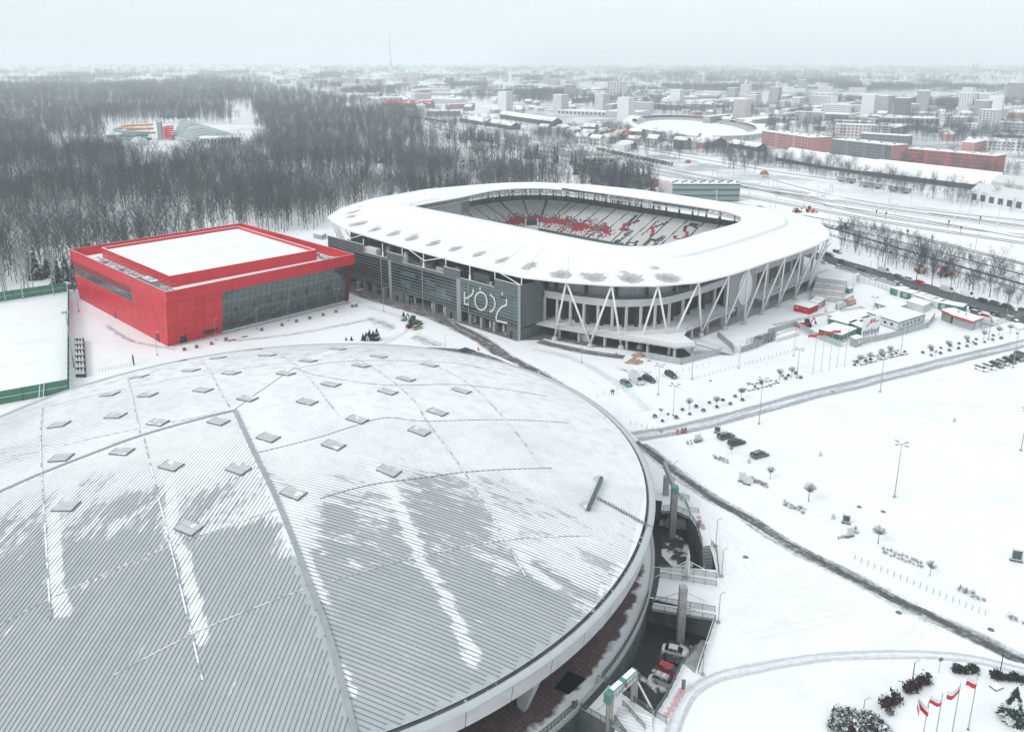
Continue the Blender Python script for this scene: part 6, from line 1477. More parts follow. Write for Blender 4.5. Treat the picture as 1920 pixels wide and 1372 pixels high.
# ---- hoops, bollards
hp_ = proto('bicycle_hoop', 'bicycle hoop'); m = MB('galv'); m.tube([(0,-.4,0),(0,-.4,.7),(0,-.25,.9),(0,.25,.9),(0,.4,.7),(0,.4,0)], .045, 6); lp(hp_, m, 'tube')
for k in range(21): q = vl((1602.5,1049),(1847,1152), k/20); place(hp_, G(*q), rad(-35), 'galvanised hoop in the long row beside the dark road', 'row of bicycle hoops')
bo = proto('bollard', 'bollard'); m = MB('galv'); m.lathe((0,0,0), [(0,0),(.07,0),(.07,1.0),(0,1.0)], 6); lp(bo, m, 'post')
def bline(grp, lab, a, b, n):
    for k in range(n): q = vl(a, b, k/(n-1)); place(bo, G(*q), 0, lab, grp)
bline('bollards by the walkers','thin post in the row leading from the two walkers to the dark car',(1120,743),(1330,683),18)
bline('bollards toward the fence','thin post in the long slanting row in front of the fenced yard',(1300,712),(1500,655),28)
bline('bollards by the arena','thin post along the arena side above the lower road',(1182,795),(1234,809),6)
bline('bollards right of the white pitch','thin post in the short row on the snow left of the red hall',(187,697),(250,685),12)
# ---- orange and brown blocks in front of the hall
for k, q in enumerate(((346,657),(369,652),(397,646),(424,638),(491,620),(529,611),(556,604),(581,598),(606,592),(630,586),(668,575),(661,576))):
    p = G(*q); m = MB('concrete_dark', 'red_paint'); m.lathe((p.x,p.y,0), [(0,0),(.55,0),(.6,.9),(.45,.95),(0,.8)], 10); m.use(1).box((p.x-.1,p.y-.58,.25), (.55,.06,.45)); m.build('round_planter', label='brown round planter in the curved row in front of the red hall', cat='planter', group='round planters in front of the red hall')
for q0, q1, l_ in (((430,639),(441,637),'left one of two low snowy benches in front of the red hall'), ((453,633),(464,631),'right one of two low snowy benches in front of the red hall')):
    a, b = G(*q0), G(*q1); m = MB('concrete_dark','snow'); m.wall(a, b, 0, .5, .6, top=1); m.build('bench', label=l_, cat='bench')
# ---- conifers
def conifer(m, h, r, seed, n=16):
    R_ = random.Random(seed)
    for k in range(n):
        z = h*(.08+.9*k/n); rr__ = r*(1-k/n)**.85+.08; nb = 11
        for j in range(nb):
            a = 2*math.pi*j/nb+R_.random(); L = rr__*R_.uniform(.65,1.15); d = Vector((math.cos(a), math.sin(a), 0)); t = Vector((-d.y,d.x,0))*L*.24; p = Vector((0,0,z+.12*h/n*R_.random())); e = p+d*L+Vector((0,0,-.22*L-.05)); md = p.lerp(e,.55)
            m.face([p+Vector((0,0,.15*L)), md-t, e, md+t]); m.face([p+Vector((0,0,-.1)), md-t*.7+Vector((0,0,-.3*L)), e+Vector((0,0,-.15*L)), md+t*.7+Vector((0,0,-.3*L))])
    m.beam((0,0,0),(0,0,h*.97),.12)
fir = proto('fir_tree', 'fir tree'); m = MB('conifer'); conifer(m, 3.4, 1.15, 4, 22); lp(fir, m, 'crown'); m = MB('bark'); m.tube([(0,0,0),(0,0,.6)], .1, 6); lp(fir, m, 'trunk')
for q, s_, l_ in (((681,638),.8,'small fir, leftmost of the clump behind the arena roof'), ((687,638),1.0,'small fir, second in the clump behind the arena roof'), ((693,638),1.25,'taller fir in the middle of the clump behind the arena roof'), ((700,638),1.1,'small fir right of the middle one behind the arena roof'), ((707,638),1.35,'fir at the right end of the clump behind the arena roof'), ((757,601),1.1,'single small fir beside the tractor in front of the stadium'), ((1896,1349),1.75,'dark fir tree alone at the bottom right corner'), ((659,638),.5,'tiny fir far left of the clump'), ((649,638),.4,'tiniest fir left of the clump')):
    place(fir, G(*q), s_*5, l_, scale=s_)
# ---- shrubs, hedges bottom right
def hedge(a, b, w, h, label, mt='hedge_dark', n=1500, s=.16, cat='hedge'):
    A_, B_ = G(*a), G(*b); t = thing('hedge', A_.lerp(B_,.5), label, cat); m = MB(mt); R_ = random.Random(int(a[0])); L = (B_-A_).length; d = (B_-A_).normalized(); nn__ = Vector((-d.y,d.x,0))
    for i_ in range(int(n*L/6)):
        f_ = R_.random(); z = h*R_.random()**.7; k = 1+.25*math.sin(f_*L*2.4); p = A_+d*L*f_+nn__*R_.gauss(0,w*.28)+Vector((0,0,z*k)); m.face([p+Vector((R_.gauss(0,s),R_.gauss(0,s),R_.gauss(0,s))) for _ in range(3)])
    m.build('leaves', t); m = MB('bark')
    for k in range(int(L)+1): p = A_+d*k; m.tube([p, p+Vector((0,0,h*.7))], .05, 5)
    m.build('stems', t); return t
hedge((1786,1259),(1833,1260),1.1,1.0,'trimmed dark hedge behind the flags, left piece'); hedge((1858,1270),(1935,1280),1.1,1.0,'trimmed dark hedge at the right edge behind the flags')
hedge((1697,1300),(1741,1277),1.3,1.3,'reddish-brown spiky shrubs, upper clump left of the flags','red_shrub',800,.2,'shrubs'); hedge((1652,1328),(1684,1312),1.4,1.3,'reddish-brown spiky shrubs, lower clump left of the flags','red_shrub',800,.2,'shrubs')
hedge((1590,1385),(1650,1378),1.8,1.4,'dark red shrubs at the very bottom below the white capped bush','red_shrub',800,.2,'shrubs')
mat('snowy_bush', (.05,.07,.065), .9, .3, 2, snow=.85, snowscale=1.2)
t = thing('snowy_bush', G(1600,1362), 'broad snow capped green bush at the bottom edge', 'bush'); m = MB('snowy_bush'); c_ = G(1600,1362)
for dx, dy, r_ in ((0,0,2.4),(-2.2,-.5,1.6),(2.4,.3,1.9),(1,-1.6,1.7),(-1,1.4,1.5),(3.6,-1,1.2)): leafball(m, (c_.x+dx,c_.y+dy,.3), r_, 900, int(dx*10), .2, .8)
m.build('leaves', t)
for q, l_, s_ in (((1668,1338),'small dark green stone-like bush below the red shrubs',.8), ((1739,1264),'tiny dark bush above the red shrubs',.35)): place(sp[0], G(*q), 1, l_, scale=s_)
p = G(1868,1288); m = MB('concrete_dark','snow'); m.box((p.x,p.y,0), (1.7,1.2,.25), .4, top=1); m.build('drain_cover', label='grey square frame lying in the snow right of the flags', cat='cover')
for q, l_ in (((1398,1044),'oval dark manhole in the snow beside the upper pit'), ((1685,1148),'dark manhole below the dark road'), ((1858,1180),'dark manhole between the hoops and the road'), ((1656,959),'dark manhole near the poster boxes, right one'), ((1611,950),'small dark manhole near the poster boxes, left one'), ((1561,734),'small dark manhole on the lower road'),((1332,714),'dark manhole in front of the stadium ramp'),((1156,663),'dark manhole before the south columns')):
    p = G(*q); m = MB('concrete_dark'); m.lathe((p.x,p.y,.02), [(0,.0),(.55,0),(.5,.05),(0,.06)], 12); m.build('manhole_cover', label=l_, cat='manhole')
# ---- flags
def flag(base, top, shape, label, cols=('offwhite','red_paint')):
    b = G(*base); h = HT(base[0], base[1], top[1]); t = thing('flagpole', b, label, 'flagpole'); m = MB('galv'); m.tube([b,b+Vector((0,0,h))], .09, 7, .06); m.build('pole', t); m = MB('concrete_dark'); m.lathe((b.x,b.y,0), [(0,0),(.2,0),(.15,.2),(0,.2)], 8); m.build('foot', t)
    W_, H_ = shape[0], shape[1]; nx = 10; dirx, droop, wav = shape[2], shape[3], shape[4]
    for half in range(len(cols)):
        m = MB(cols[half]); z1, z0 = h-.15-H_*half/len(cols), h-.15-H_*(half+1)/len(cols)
        def pt(f_, z): return Vector((b.x+dirx*W_*f_*math.cos(wav*.4), b.y-.8*math.sin(f_*wav*4.2)*W_*.5, z-droop*f_*W_*(.5+f_)+.3*math.sin(f_*6+wav*2)*f_))
        for i_ in range(nx): m.face([pt(i_/nx,z0), pt((i_+1)/nx,z0), pt((i_+1)/nx,z1), pt(i_/nx,z1)])
        m.build('flag_stripe', t, smooth=True)
flag((1815,1367),(1836,1263),(1.3,1.5,-1,.6,1.2),'flagpole with hanging white and red flag, rightmost of four'); flag((1783,1385),(1800,1280),(2.2,1.4,-1,.16,.5),'flagpole with outstretched white and red flag, second from right'); flag((1750,1405),(1768,1298),(1.5,1.2,-1,.5,1.0),'flagpole with folded narrow flag, second from left'); flag((1724,1420),(1738,1315),(2.2,1.4,-1,.15,1.9),'flagpole with wavy white and red flag, leftmost of four')
for k, (x, yb, xt, yt) in enumerate(((1524,702,1532,625),(1539,698,1546,622),(1554,695,1561,619),(1568.5,690,1575.5,617),(1583,687.5,1590,615))):
    b = G(x, yb); h = HT(x, yb, yt); t = thing('flagpole', b, ('tall thin white pole with red banner, %s of five in front of the fenced yard' % ('first','second','third','fourth','fifth')[k]), 'flagpole'); m = MB('galv'); m.tube([b, b+Vector((0,0,h))], .08, 6, .05); m.build('pole', t)
    if k < 4:
        m = MB('red_paint')
        for i_ in range(6): f0, f1 = i_/6, (i_+1)/6; m.face([b+Vector((-2.6*f0,-.3*math.sin(f0*6),h-.2-.4*f0)), b+Vector((-2.6*f1,-.3*math.sin(f1*6),h-.2-.4*f1)), b+Vector((-2.6*f1,-.3*math.sin(f1*6),h-1.1-.25*f1)), b+Vector((-2.6*f0,-.3*math.sin(f0*6),h-1.1-.25*f0))])
        m.build('banner', t)
# ---- poster boxes, boards, signs
def poster(q, ang, label, w=1.6, h=2.1, mt='glass_teal', cat='poster board', name='poster_board'):
    p = G(*q); t = thing(name, p, label, cat); c, s = math.cos(ang), math.sin(ang)
    for k in (-1,1): m = MB('concrete_dark'); m.box((p.x+c*w*.42*k,p.y+s*w*.42*k,0), (.12,.12,h)); m.build('leg', t)
    m = MB('offwhite'); m.box((p.x,p.y,.35), (w,.25,h-.4), ang); m.build('frame', t)
    m = MB(mt); m.box((p.x-s*-.0,p.y-.0,.55), (w*.8,.29,h-.8), ang); m.build('poster', t); m = MB('concrete_dark'); m.box((p.x,p.y,0), (w*1.1,.7,.3), ang); m.build('base', t)
mat('poster_dark', (.06,.08,.09), .3, .5, 2.5); mat('poster_pale', (.55,.57,.57), .4, .2, 2.5)
poster((1586,981),rad(-25),'upper poster box with dark picture on the snowy lot',mt='poster_dark'); poster((1593,1006),rad(20),'lower poster box with pale front on the snowy lot',mt='poster_pale'); poster((1345,812),rad(-30),'poster board left of the rearmost car',mt='poster_dark'); poster((1308,828),rad(15),'pale poster board beside the twig bed left of the cars',mt='poster_pale')
poster((1391,903),rad(-30),'left board of the slanted pair near the twig bed',1.5,2.4,'poster_pale'); poster((1400,908),rad(-30),'right board of the slanted pair near the twig bed',1.5,2.4,'poster_pale'); poster((1905,1052),rad(-20),'poster in a thin triangular frame at the right edge',2.0,2.6,'poster_dark')
for q, l_ in (((1404,868),'small grey box in the snow below the lowest car'), ((1538,855),'small pale post box in the middle of the lot'), ((1789,791),'tiny grey post near the top of the empty lot'), ((1562,973),'thin short post left of the poster boxes')):
    p = G(*q); m = MB('concrete_light','snow'); m.box((p.x,p.y,0), (.6,.45,.9), .3, top=1); m.box((p.x,p.y,.9), (.35,.35,.3), .3); m.build('service_post', label=l_, cat='post')
def sign(q, top, label, kind_='stop'):
    p = G(*q); h = HT(q[0],q[1],top); t = thing('road_sign', p, label, 'road sign'); m = MB('galv'); m.tube([p,p+Vector((0,0,h))], .05, 6); m.build('pole', t)
    m = MB('red_paint' if kind_ == 'stop' else 'concrete_dark'); n = 12; c0 = p+Vector((0,-.07,h-.3)); m.face([c0+Vector((.4*math.cos(2*math.pi*k/n),0,.4*math.sin(2*math.pi*k/n))) for k in range(n)]); m.build('sign_face', t)
    if kind_ == 'stop': m = MB('white_paint'); m.box((p.x,p.y-.09,h-.36), (.55,.02,.13)); m.build('bar', t)
sign((1239,823),806,'red no-entry sign at the mouth of the lower road'); sign((1252,789),774,'thin post with dark sign beside the first round shrubs','x'); sign((1759.7,1260),1232,'grey sign on thin pole behind the hedge','x'); sign((1822,657),639,'dark sign on a thin post among the shrubs toward the kiosk','x'); sign((1753,673),657,'small dark sign beside the upper road, left of the shrubs','x'); sign((1905,636),623,'small dark sign near the right edge by the fence','x')
for q, l_, c_ in (((1270,814),'orange roadside box on the lower road','orange'), ((1279,812),'dark box right of the orange one on the lower road','concrete_dark'), ((1285,811),'second dark box beside the orange one','concrete_dark'), ((849,662),'orange cone pole left of the dark vent behind the arena','orange'), ((897,657),'orange cone pole right of the dark vent behind the arena','orange')):
    p = G(*q); m = MB(c_); m.lathe((p.x,p.y,0), [(0,0),(.38,0),(.3,.5),(.16,1.1),(0,1.5)] if 'cone' in l_ else [(0,0),(.36,0),(.36,1.3),(0,1.35)], 8); m.build('barrier_post', label=l_, cat='barrier')
p = G(872,659); t = thing('vent', p, 'dark trapezoid vent opening with pale rim behind the arena roof', 'vent'); m = MB('pit_wall','concrete_light'); m.lathe((p.x,p.y,0), [(3.6,.0),(3.3,.4),(2.8,.4),(0,.1)], 4); m.build('rim', t); m = MB('dark'); m.box((p.x,p.y,.1), (3.4,3.4,.25), rad(45)); m.build('opening', t)
# barrels on the mid lot
# ---- people
def person(q, label, ang, seed, cols=('dark','anthracite'), z=0.0, stride=.25, hold=None):
    p = G(q[0], q[1], z); r = bpy.data.objects.new('person', None); COL.objects.link(r); r.location = p; r.rotation_euler = (0,0,ang); tag(r, label, 'person')
    V = [(0,0,.95),(0,0,1.2),(0,0,1.42),(0,0,1.5),(0,.02,1.66),(.1,0,.9),(.11,stride*.5,.5),(.11,stride,.06),(.11,stride+.16,.04),(-.1,0,.9),(-.11,-stride*.3,.5),(-.11,-stride,.08),(-.11,-stride+.15,.04),(.19,0,1.38),(.24,-.06,1.12),(.24,.05,.88),(-.19,0,1.38),(-.24,.06,1.12),(-.24,.14,.9)]
    E_ = [(0,1),(1,2),(2,3),(3,4),(0,5),(5,6),(6,7),(7,8),(0,9),(9,10),(10,11),(11,12),(2,13),(13,14),(14,15),(2,16),(16,17),(17,18)]
    Rr = [.15,.15,.16,.065,.11,.1,.075,.055,.05,.1,.075,.055,.05,.075,.055,.045,.075,.055,.045]
    me = bpy.data.meshes.new('body'); me.from_pydata(V, E_, []); o = bpy.data.objects.new('body', me); COL.objects.link(o); sk_ = o.modifiers.new('skin', 'SKIN')
    for i_, rr__ in enumerate(Rr): me.skin_vertices[0].data[i_].radius = (rr__, rr__*.85)
    me.skin_vertices[0].data[0].use_root = True; s2 = o.modifiers.new('sub', 'SUBSURF'); s2.levels = 1; s2.render_levels = 1
    dg = bpy.context.evaluated_depsgraph_get(); m2 = bpy.data.meshes.new_from_object(o.evaluated_get(dg)); bpy.data.objects.remove(o)
    mat('skin', (.45,.27,.2), .6, .05, 5); m2.materials.clear(); [m2.materials.append(M(c)) for c in (cols[0], cols[1], 'skin', 'tyre')]
    for pl_ in m2.polygons: z_ = pl_.center.z; pl_.material_index = 3 if z_ < .12 else 1 if z_ < .92 and abs(pl_.center.x) < .2 else 2 if z_ > 1.5 and pl_.center.y > .0 and z_ < 1.72 else 0
    pl_ = None; link('body', m2, None); b_ = bpy.data.objects[-1] if False else [x for x in COL.objects if x.data is m2][0]; b_.parent = r
    m = MB('dark'); m.lathe((0,-.01,1.6), [(.125,0),(.135,.08),(.1,.16),(0,.19)], 8); h_ = m.build('hat', None); h_.parent = r
mat('vest_yellow', (.65,.70,.1), .6, .05, 3); mat('vest_orange', (.75,.16,.03), .6, .05, 3)
person((1147,740),'person in black, left one of two walking on the snow',.4,1); person((1150.5,740),'person in black, right one of two walking on the snow',.5,2,('anthracite','dark'))
person((1546,585),'worker in orange vest beside the red container',1,3,('vest_orange','dark')); person((1549.5,585.5),'worker in yellow vest beside the red container',-.5,4,('vest_yellow','dark')); person((1537,578),'worker behind the red container',2,5,('vest_yellow','dark'))
person((1071,726),'lone walker in black near the arena roof edge',2,6) if False else None
# ---- construction yard: containers
CA = A((1455,640),(1530,620)); 
def quadbox(name, ps, h, label, cat, wall, roof='snow_roof', parts=None, group=None):
    """ps: three ground corners in the photo (left, front, right); box of height h"""
    a, b, c = (G(*q) for q in ps); d = a+c-b; t = thing(name, (a+c)/2, label, cat, group); m = MB(wall); m.prism([(p.x,p.y) for p in (a,b,c,d)], 0, h); m.build('wall', t)
    ce_ = (a+c)/2; ex = [p+(p-ce_).normalized()*.18 for p in (a,b,c,d)]; m = MB('offwhite', roof); m.prism([(p.x,p.y) for p in ex], h, h+.22, top=1); m.build('roof', t)
    return t, a, b, c, d
def win(t, a, b, f0, f1, z0, z1, mt='glass_dark', nm='window', fr=True):
    p, q = a.lerp(b,f0), a.lerp(b,f1); n = Vector((b.y-a.y, a.x-b.x, 0)).normalized()
    if fr:
        m = MB('white_paint'); m.add([p+n*.03+Vector((0,0,z0-.1)), q+n*.03+Vector((0,0,z0-.1)), q+n*.03+Vector((0,0,z1+.1)), p+n*.03+Vector((0,0,z1+.1))], [(0,1,2,3)]); m.build(nm+'_frame', t)
    m = MB(mt); e_ = (q-p)*.08; m.add([p+e_+n*.06+Vector((0,0,z0)), q-e_+n*.06+Vector((0,0,z0)), q-e_+n*.06+Vector((0,0,z1)), p+e_+n*.06+Vector((0,0,z1))], [(0,1,2,3)]); m.build(nm, t)
mat('container_green', (.04,.15,.125), .5, .1, 1); mat('container_pale', (.55,.57,.57), .5, .08, 1); mat('container_grey', (.30,.33,.335), .5, .1, 1); mat('fence_panel', (.38,.42,.42), .5, .08, .6, metal=.1)
def ribs_(t, a, b, z0, z1, n, mt):
    m = MB(mt); nn__ = Vector((b.y-a.y, a.x-b.x, 0)).normalized()*.04
    for k in range(n): p = a.lerp(b,(k+.5)/n)+nn__; m.box((p.x,p.y,z0), (.12,.12,z1-z0), math.atan2(b.y-a.y,b.x-a.x))
    m.build('corrugation', t, kind='stuff')
# red containers
t, a, b, c, d = quadbox('shipping_container', ((1488,583),(1517,590),(1533,583)), 2.6, 'red shipping container with white lettering near the stadium', 'container', 'red_paint', 'snow_roof'); ribs_(t, a, b, .2, 2.4, 22, 'red_paint'); ribs_(t, b, c, .2, 2.4, 10, 'red_paint')
text('lettering', 'SM', 'white_paint', .9, facing(a.lerp(b,.2)+Vector((b.y-a.y,a.x-b.x,0)).normalized()*.12+Vector((0,0,1.6)), b-a, (0,0,1)), t)
text('lettering', 'RAD', 'white_paint', .4, facing(a.lerp(b,.72)+Vector((b.y-a.y,a.x-b.x,0)).normalized()*.12+Vector((0,0,1.5)), b-a, (0,0,1)), t)
t, a, b, c, d = quadbox('shipping_container', ((1516,577),(1532,581),(1542,576)), 2.6, 'teal-grey container just behind the red one', 'container', 'container_grey')
t, a, b, c, d = quadbox('shipping_container', ((1523,572),(1541,576),(1547,572)), 2.6, 'second red container at the back of the stack', 'container', 'red_paint')
# row along the street
ga_, gb_ = G(1668,557), G(1850,597)
ends = [((1668,551),(1681,555.5),'green container with small white window, left end of the row along the street','container_green'), ((1681,555.5),(1687,557.5),'narrow white container with tall door, second in the row along the street','container_pale'), ((1687,557.5),(1707,563),'green double container in the row along the street','container_green'), ((1707,563),(1718,567.5),'white container with red frame in the row along the street','container_pale'),
        ((1718,567.5),(1729,571),'plain white container right of the red framed one','container_pale'), ((1729,571),(1738,574.5),'second plain white container in the row along the street','container_pale'), ((1738,574.5),(1758,580),'container under a crumpled white cover','container_pale'), ((1758,580),(1778,584),'green container with red edged roof','container_green'), ((1778,584),(1805,589),'last green container of the row by the street','container_green')]
for p, q, l_, c_ in ends:
    a, b = G(*p), G(*q); n = Vector((a.y-b.y, b.x-a.x, 0)).normalized()*5.2; t = thing('site_container', a.lerp(b,.5), l_, 'container'); m = MB(c_); e_ = (b-a).normalized()*.06; m.prism([(v.x,v.y) for v in (a+e_,b-e_,b-e_+n,a+e_+n)], 0, 2.7); m.build('wall', t); m = MB('offwhite','snow_roof'); m.prism([(v.x,v.y) for v in (a+e_-n*.02,b-e_-n*.02,b-e_+n*1.02,a+e_+n*1.02)], 2.7, 2.9, top=1); m.build('roof', t)
    if 'small white window' in l_: win(t, a, b, .55, .8, 1.2, 2.0)
    elif 'red frame' in l_:
        m = MB('red_paint'); 
        for u_, v_ in ((Vector((0,0,0)),Vector((0,0,2.7))),): m.beam(a+e_-n*.01, a+e_-n*.01+Vector((0,0,2.7)), .18); m.beam(b-e_-n*.01, b-e_-n*.01+Vector((0,0,2.7)), .18); m.beam(a-n*.01+Vector((0,0,2.7)), b-n*.01+Vector((0,0,2.7)), .18); m.beam(a-n*.01+Vector((0,0,.1)), b-n*.01+Vector((0,0,.1)), .18)
        m.build('frame', t)
    else: win(t, a, b, .3, .6, .9, 2.0, 'container_grey', 'door')
# big white office block of cabins
cols_ = 7
A_, B_, C_ = G(1624,600), G(1683,620), G(1733,604)      # left-front... corners at ground
t = thing('cabin_block', (A_+C_)/2, 'large white block of site cabins with snowy striped roof', 'cabins')
D_ = A_+C_-B_; m = MB('container_pale'); m.prism([(p.x,p.y) for p in (A_,B_,C_,D_)], 0, 2.9); m.build('wall', t)
for k in range(cols_):
    p0, p1, q0, q1 = B_.lerp(C_,k/cols_), B_.lerp(C_,(k+1)/cols_), A_.lerp(D_,k/cols_), A_.lerp(D_,(k+1)/cols_); m = MB('container_green','snow_roof'); ii = (p1-p0)*.025; m.prism([(v.x,v.y) for v in (p0+ii,p1-ii,q1-ii,q0+ii)], 2.9, 3.1, top=1); m.build('roof', t)
    if k in (1,2,3,4,5): win(t, B_, C_, (k+.25)/cols_, (k+.6)/cols_, 1.1, 2.1)
for k in range(1,5): win(t, A_, B_, k/5-.05, k/5+.05, 1.1, 2.1)
m = MB('container_green'); [m.beam(p+Vector((0,0,z)), q+Vector((0,0,z)), .16) for z in (.1,2.85) for p, q in ((A_,B_),(B_,C_))]; m.build('frame', t)
quadbox('site_cabin', ((1698,578),(1729,588),(1744,581)), 2.9, 'white cabin with snowy messy roof between kiosk and office block', 'cabin', 'container_pale')
t, a, b, c, d = quadbox('site_cabin', ((1645,583),(1674,592),(1699,584)), 2.8, 'grey-beige hall-like cabin with red framed door', 'cabin', 'container_grey')
m = MB('red_paint'); p, q = a, a.lerp(b,.25); [m.beam(u+Vector((0,0,z0)), v+Vector((0,0,z1)), .2) for u, v, z0, z1 in ((p,p,0,2.8),(q,q,0,2.8),(p,q,2.8,2.8),(p,q,.1,.1))]; m.build('door_frame', t); win(t, a, b, .02, .23, .2, 2.6, 'container_pale', 'door', False)
t, a, b, c, d = quadbox('site_cabin', ((1534,631),(1577,643),(1605,630)), 2.7, 'green and white cabin behind the pale fence, near the banners', 'cabin', 'container_green'); win(t, b, c, .12, .38, 1.0, 1.9); win(t, b, c, .6, .85, 1.0, 1.9); m = MB('container_pale'); m.wall(b+Vector((0,-.0,0)), c, 0, .9, .3); m.build('plinth', t)
t, a, b, c, d = quadbox('site_cabin', ((1552,611),(1588,622),(1617,612)), 2.8, 'flat white roofed cabin left of the big sign', 'cabin', 'container_green'); 
t, a, b, c, d = quadbox('site_cabin', ((1590,619),(1612,629),(1625,624)), 2.8, 'small green cabin squeezed behind the big sign', 'cabin', 'container_green')
quadbox('site_cabin', ((1551,603),(1568,608),(1588,601)), 2.6, 'grey-green cabin behind the digger', 'cabin', 'container_grey')
quadbox('site_cabin', ((1590,600),(1610,607),(1640,598)), 2.2, 'low dark cabin heaped with timber and snow', 'cabin', 'concrete_dark')
t, a, b, c, d = quadbox('grey_booth', ((1593,647),(1603,652),(1616,648)), 2.9, 'small grey booth standing outside the fence below the big sign', 'booth', 'container_grey'); win(t, b, c, .35, .75, 1.3, 2.3, 'poster_pale', 'notice')
quadbox('guard_box', ((1601,526),(1606,528),(1611,525)), 2.6, 'small white guard box near the street fence', 'guard box', 'container_pale')
quadbox('skip', ((1640,575),(1650,579),(1657,575)), 1.6, 'teal skip left of the red framed cabin', 'skip', 'teal')
quadbox('skip', ((1586,549),(1592,551),(1599,548)), 2.0, 'teal box behind the vans by the stairs', 'box', 'teal')
# the big sign
sA, sB = G(1614,640), G(1646,632); t = thing('company_sign', sA.lerp(sB,.5), 'big white sign reading mirbud with red zigzag logo above the fence', 'sign'); hs = HT(1614,640,597); zb_ = HT(1614,640,630)
m = MB('white_paint'); m.wall(sA, sB, zb_-.6, hs, .25); m.build('panel', t)
for f_ in (.15,.85): m = MB('galv'); p = sA.lerp(sB,f_); m.box((p.x,p.y,0), (.2,.2,zb_)); m.build('post', t)
mat('letter_navy', (.03,.05,.07), .5, .05, 1)
dn = Vector((sB.y-sA.y, sA.x-sB.x, 0)).normalized(); Ls = (sB-sA).length
text('lettering', 'mirbud', 'letter_navy', Ls*.33, facing(sA.lerp(sB,.52)+dn*.16+Vector((0,0,lerp(zb_,hs,.18))), sB-sA, (0,0,1)), t)
m = MB('red_paint'); zz = [(.22,.48),(.50,.88),(.46,.62),(.68,.86),(.62,.66),(.92,.70)]
for (u0,v0),(u1,v1) in zip(zz, zz[1:]): m.beam(sA.lerp(sB,u0)+dn*.17+Vector((0,0,lerp(zb_,hs,v0))), sA.lerp(sB,u1)+dn*.17+Vector((0,0,lerp(zb_,hs,v1))), .1, .32)
m.build('logo', t)
# ---- fences of the yard
def pfence(pts, h, label, sp_=2.5, mt='fence_panel', cat='fence', solid=True, group=None):
    P_ = [G(*q) for q in pts]; t = thing('site_fence', P_[0], label, cat, group)
    for a, b in zip(P_, P_[1:]):
        n = max(1, round((b-a).length/sp_))
        for k in range(n):
            p, q = a.lerp(b, k/n+.01), a.lerp(b, (k+1)/n-.01); m = MB(mt)
            if solid: m.wall(p, q, .1, h, .06)
            else:
                for z in (.2, h*.5, h): m.beam(p+Vector((0,0,z)), q+Vector((0,0,z)), .05)
                for j in range(9): r_ = p.lerp(q, j/8); m.beam(r_, r_+Vector((0,0,h)), .035)
            m.build('fence_panel', t)
        for k in range(n+1): p = a.lerp(b, k/n); m = MB('galv'); m.box((p.x,p.y,0), (.1,.1,h+.1)); m.build('post', t)
pfence([(1521,631),(1540,638),(1567,648),(1577,651)], 2.2, 'pale solid fence in front of the green cabin'); pfence([(1618,645),(1660,637),(1700,626),(1738,615),(1745,607),(1752,596)], 2.2, 'long pale panel fence running from the big sign to the kiosk')
pfence([(1210,672),(1277,684),(1353,664)], 2.2, 'silver fence around the space below the concourse deck'); pfence([(1440,627),(1492,612),(1523,629)], 2.0, 'pale fence between the yard and the digger')
pfence([(1399,645),(1450,628),(1458,636),(1493,620),(1520,631)], 1.8, 'wire fence along the front of the snowy yard', solid=False); pfence([(1345,632),(1372,655),(1376,663)], 2.2, 'dark mesh fence beside the ramp', mt='metal_grey'); pfence([(1389,662),(1420,652),(1452,632)], 2.2, 'row of grey hoarding boards leaning beside the yard', 1.6, 'metal_grey')
pfence([(1560,518),(1590,524),(1640,536),(1668,548)], 2.0, 'mesh fence along the near side of the street', solid=False); pfence([(1839,618),(1870,610),(1892,603),(1930,590)], 2.2, 'pale mesh fence right of the kiosk', solid=False); pfence([(1567,580),(1580,572),(1600,562)], 2.0, 'grey hoarding behind the vans near the stairs', mt='metal_grey')
pfence([(1575,503),(1640,525),(1680,538)], 1.8, 'grey hoarding beside the street near the guard box', mt='fence_panel')
# long white material stack behind the wire fence + barrier stacks
p0, p1 = G(1452,640), G(1493,628); m = MB('offwhite','snow'); m.wall(p0, p1, 0, 1.4, 2.2, top=1); m.build('material_stack', label='long white snow covered stack behind the wire fence', cat='stack')
for k in range(7):
    p = G(1418+k*5, 645-k*1.2); m = MB('metal_grey','concrete_dark'); m.box((p.x,p.y,0), (.35,2.6,1.9+.3*(k%3)), rad(35)); m.use(1).box((p.x,p.y+.2,1.9), (.3,1.6,.5), rad(35)); m.build('stacked_hoarding', label='upright grey hoarding panel stacked at the corner of the yard', cat='hoarding', group='hoarding panels stacked at the yard corner')
# kiosk with red rimmed roof
t = thing('kiosk', G(1800,610), 'grey metal kiosk with flat snowy roof and red rim', 'kiosk'); K1, K2, K3, K4 = G(1764,599), G(1781,607), G(1800,612), G(1822,620); K5 = G(1840,613)
bk = (K5-K4); 
m = MB('container_grey'); m.prism([(p.x,p.y) for p in (K1,K2,K2+bk*1.2,K1+bk*1.2)], 0, 3.3); m.prism([(p.x,p.y) for p in (K2+Vector((.5,-.6,0)),K4,K5,K2+Vector((.5,-.6,0))+bk)], 0, 3.25); m.build('wall', t)
rf = [G(1763,583,3.4), G(1780,590,3.4), G(1782,592,3.4), G(1824,605,3.4), G(1845,598,3.4), G(1786,580,3.4), G(1778,579.5,3.4)]; m = MB('red_paint','snow_roof'); m.prism([(p.x,p.y) for p in rf], 3.35, 3.95, top=1); m.build('roof', t)
for f_ in (.3,.65): p = rf[5].lerp(rf[2], .4)+(rf[3]-rf[2])*f_; m = MB('concrete_dark'); m.lathe((p.x,p.y,3.9), [(0,0),(.25,0),(.25,.6),(0,.7)], 8); m.build('roof_vent', t)
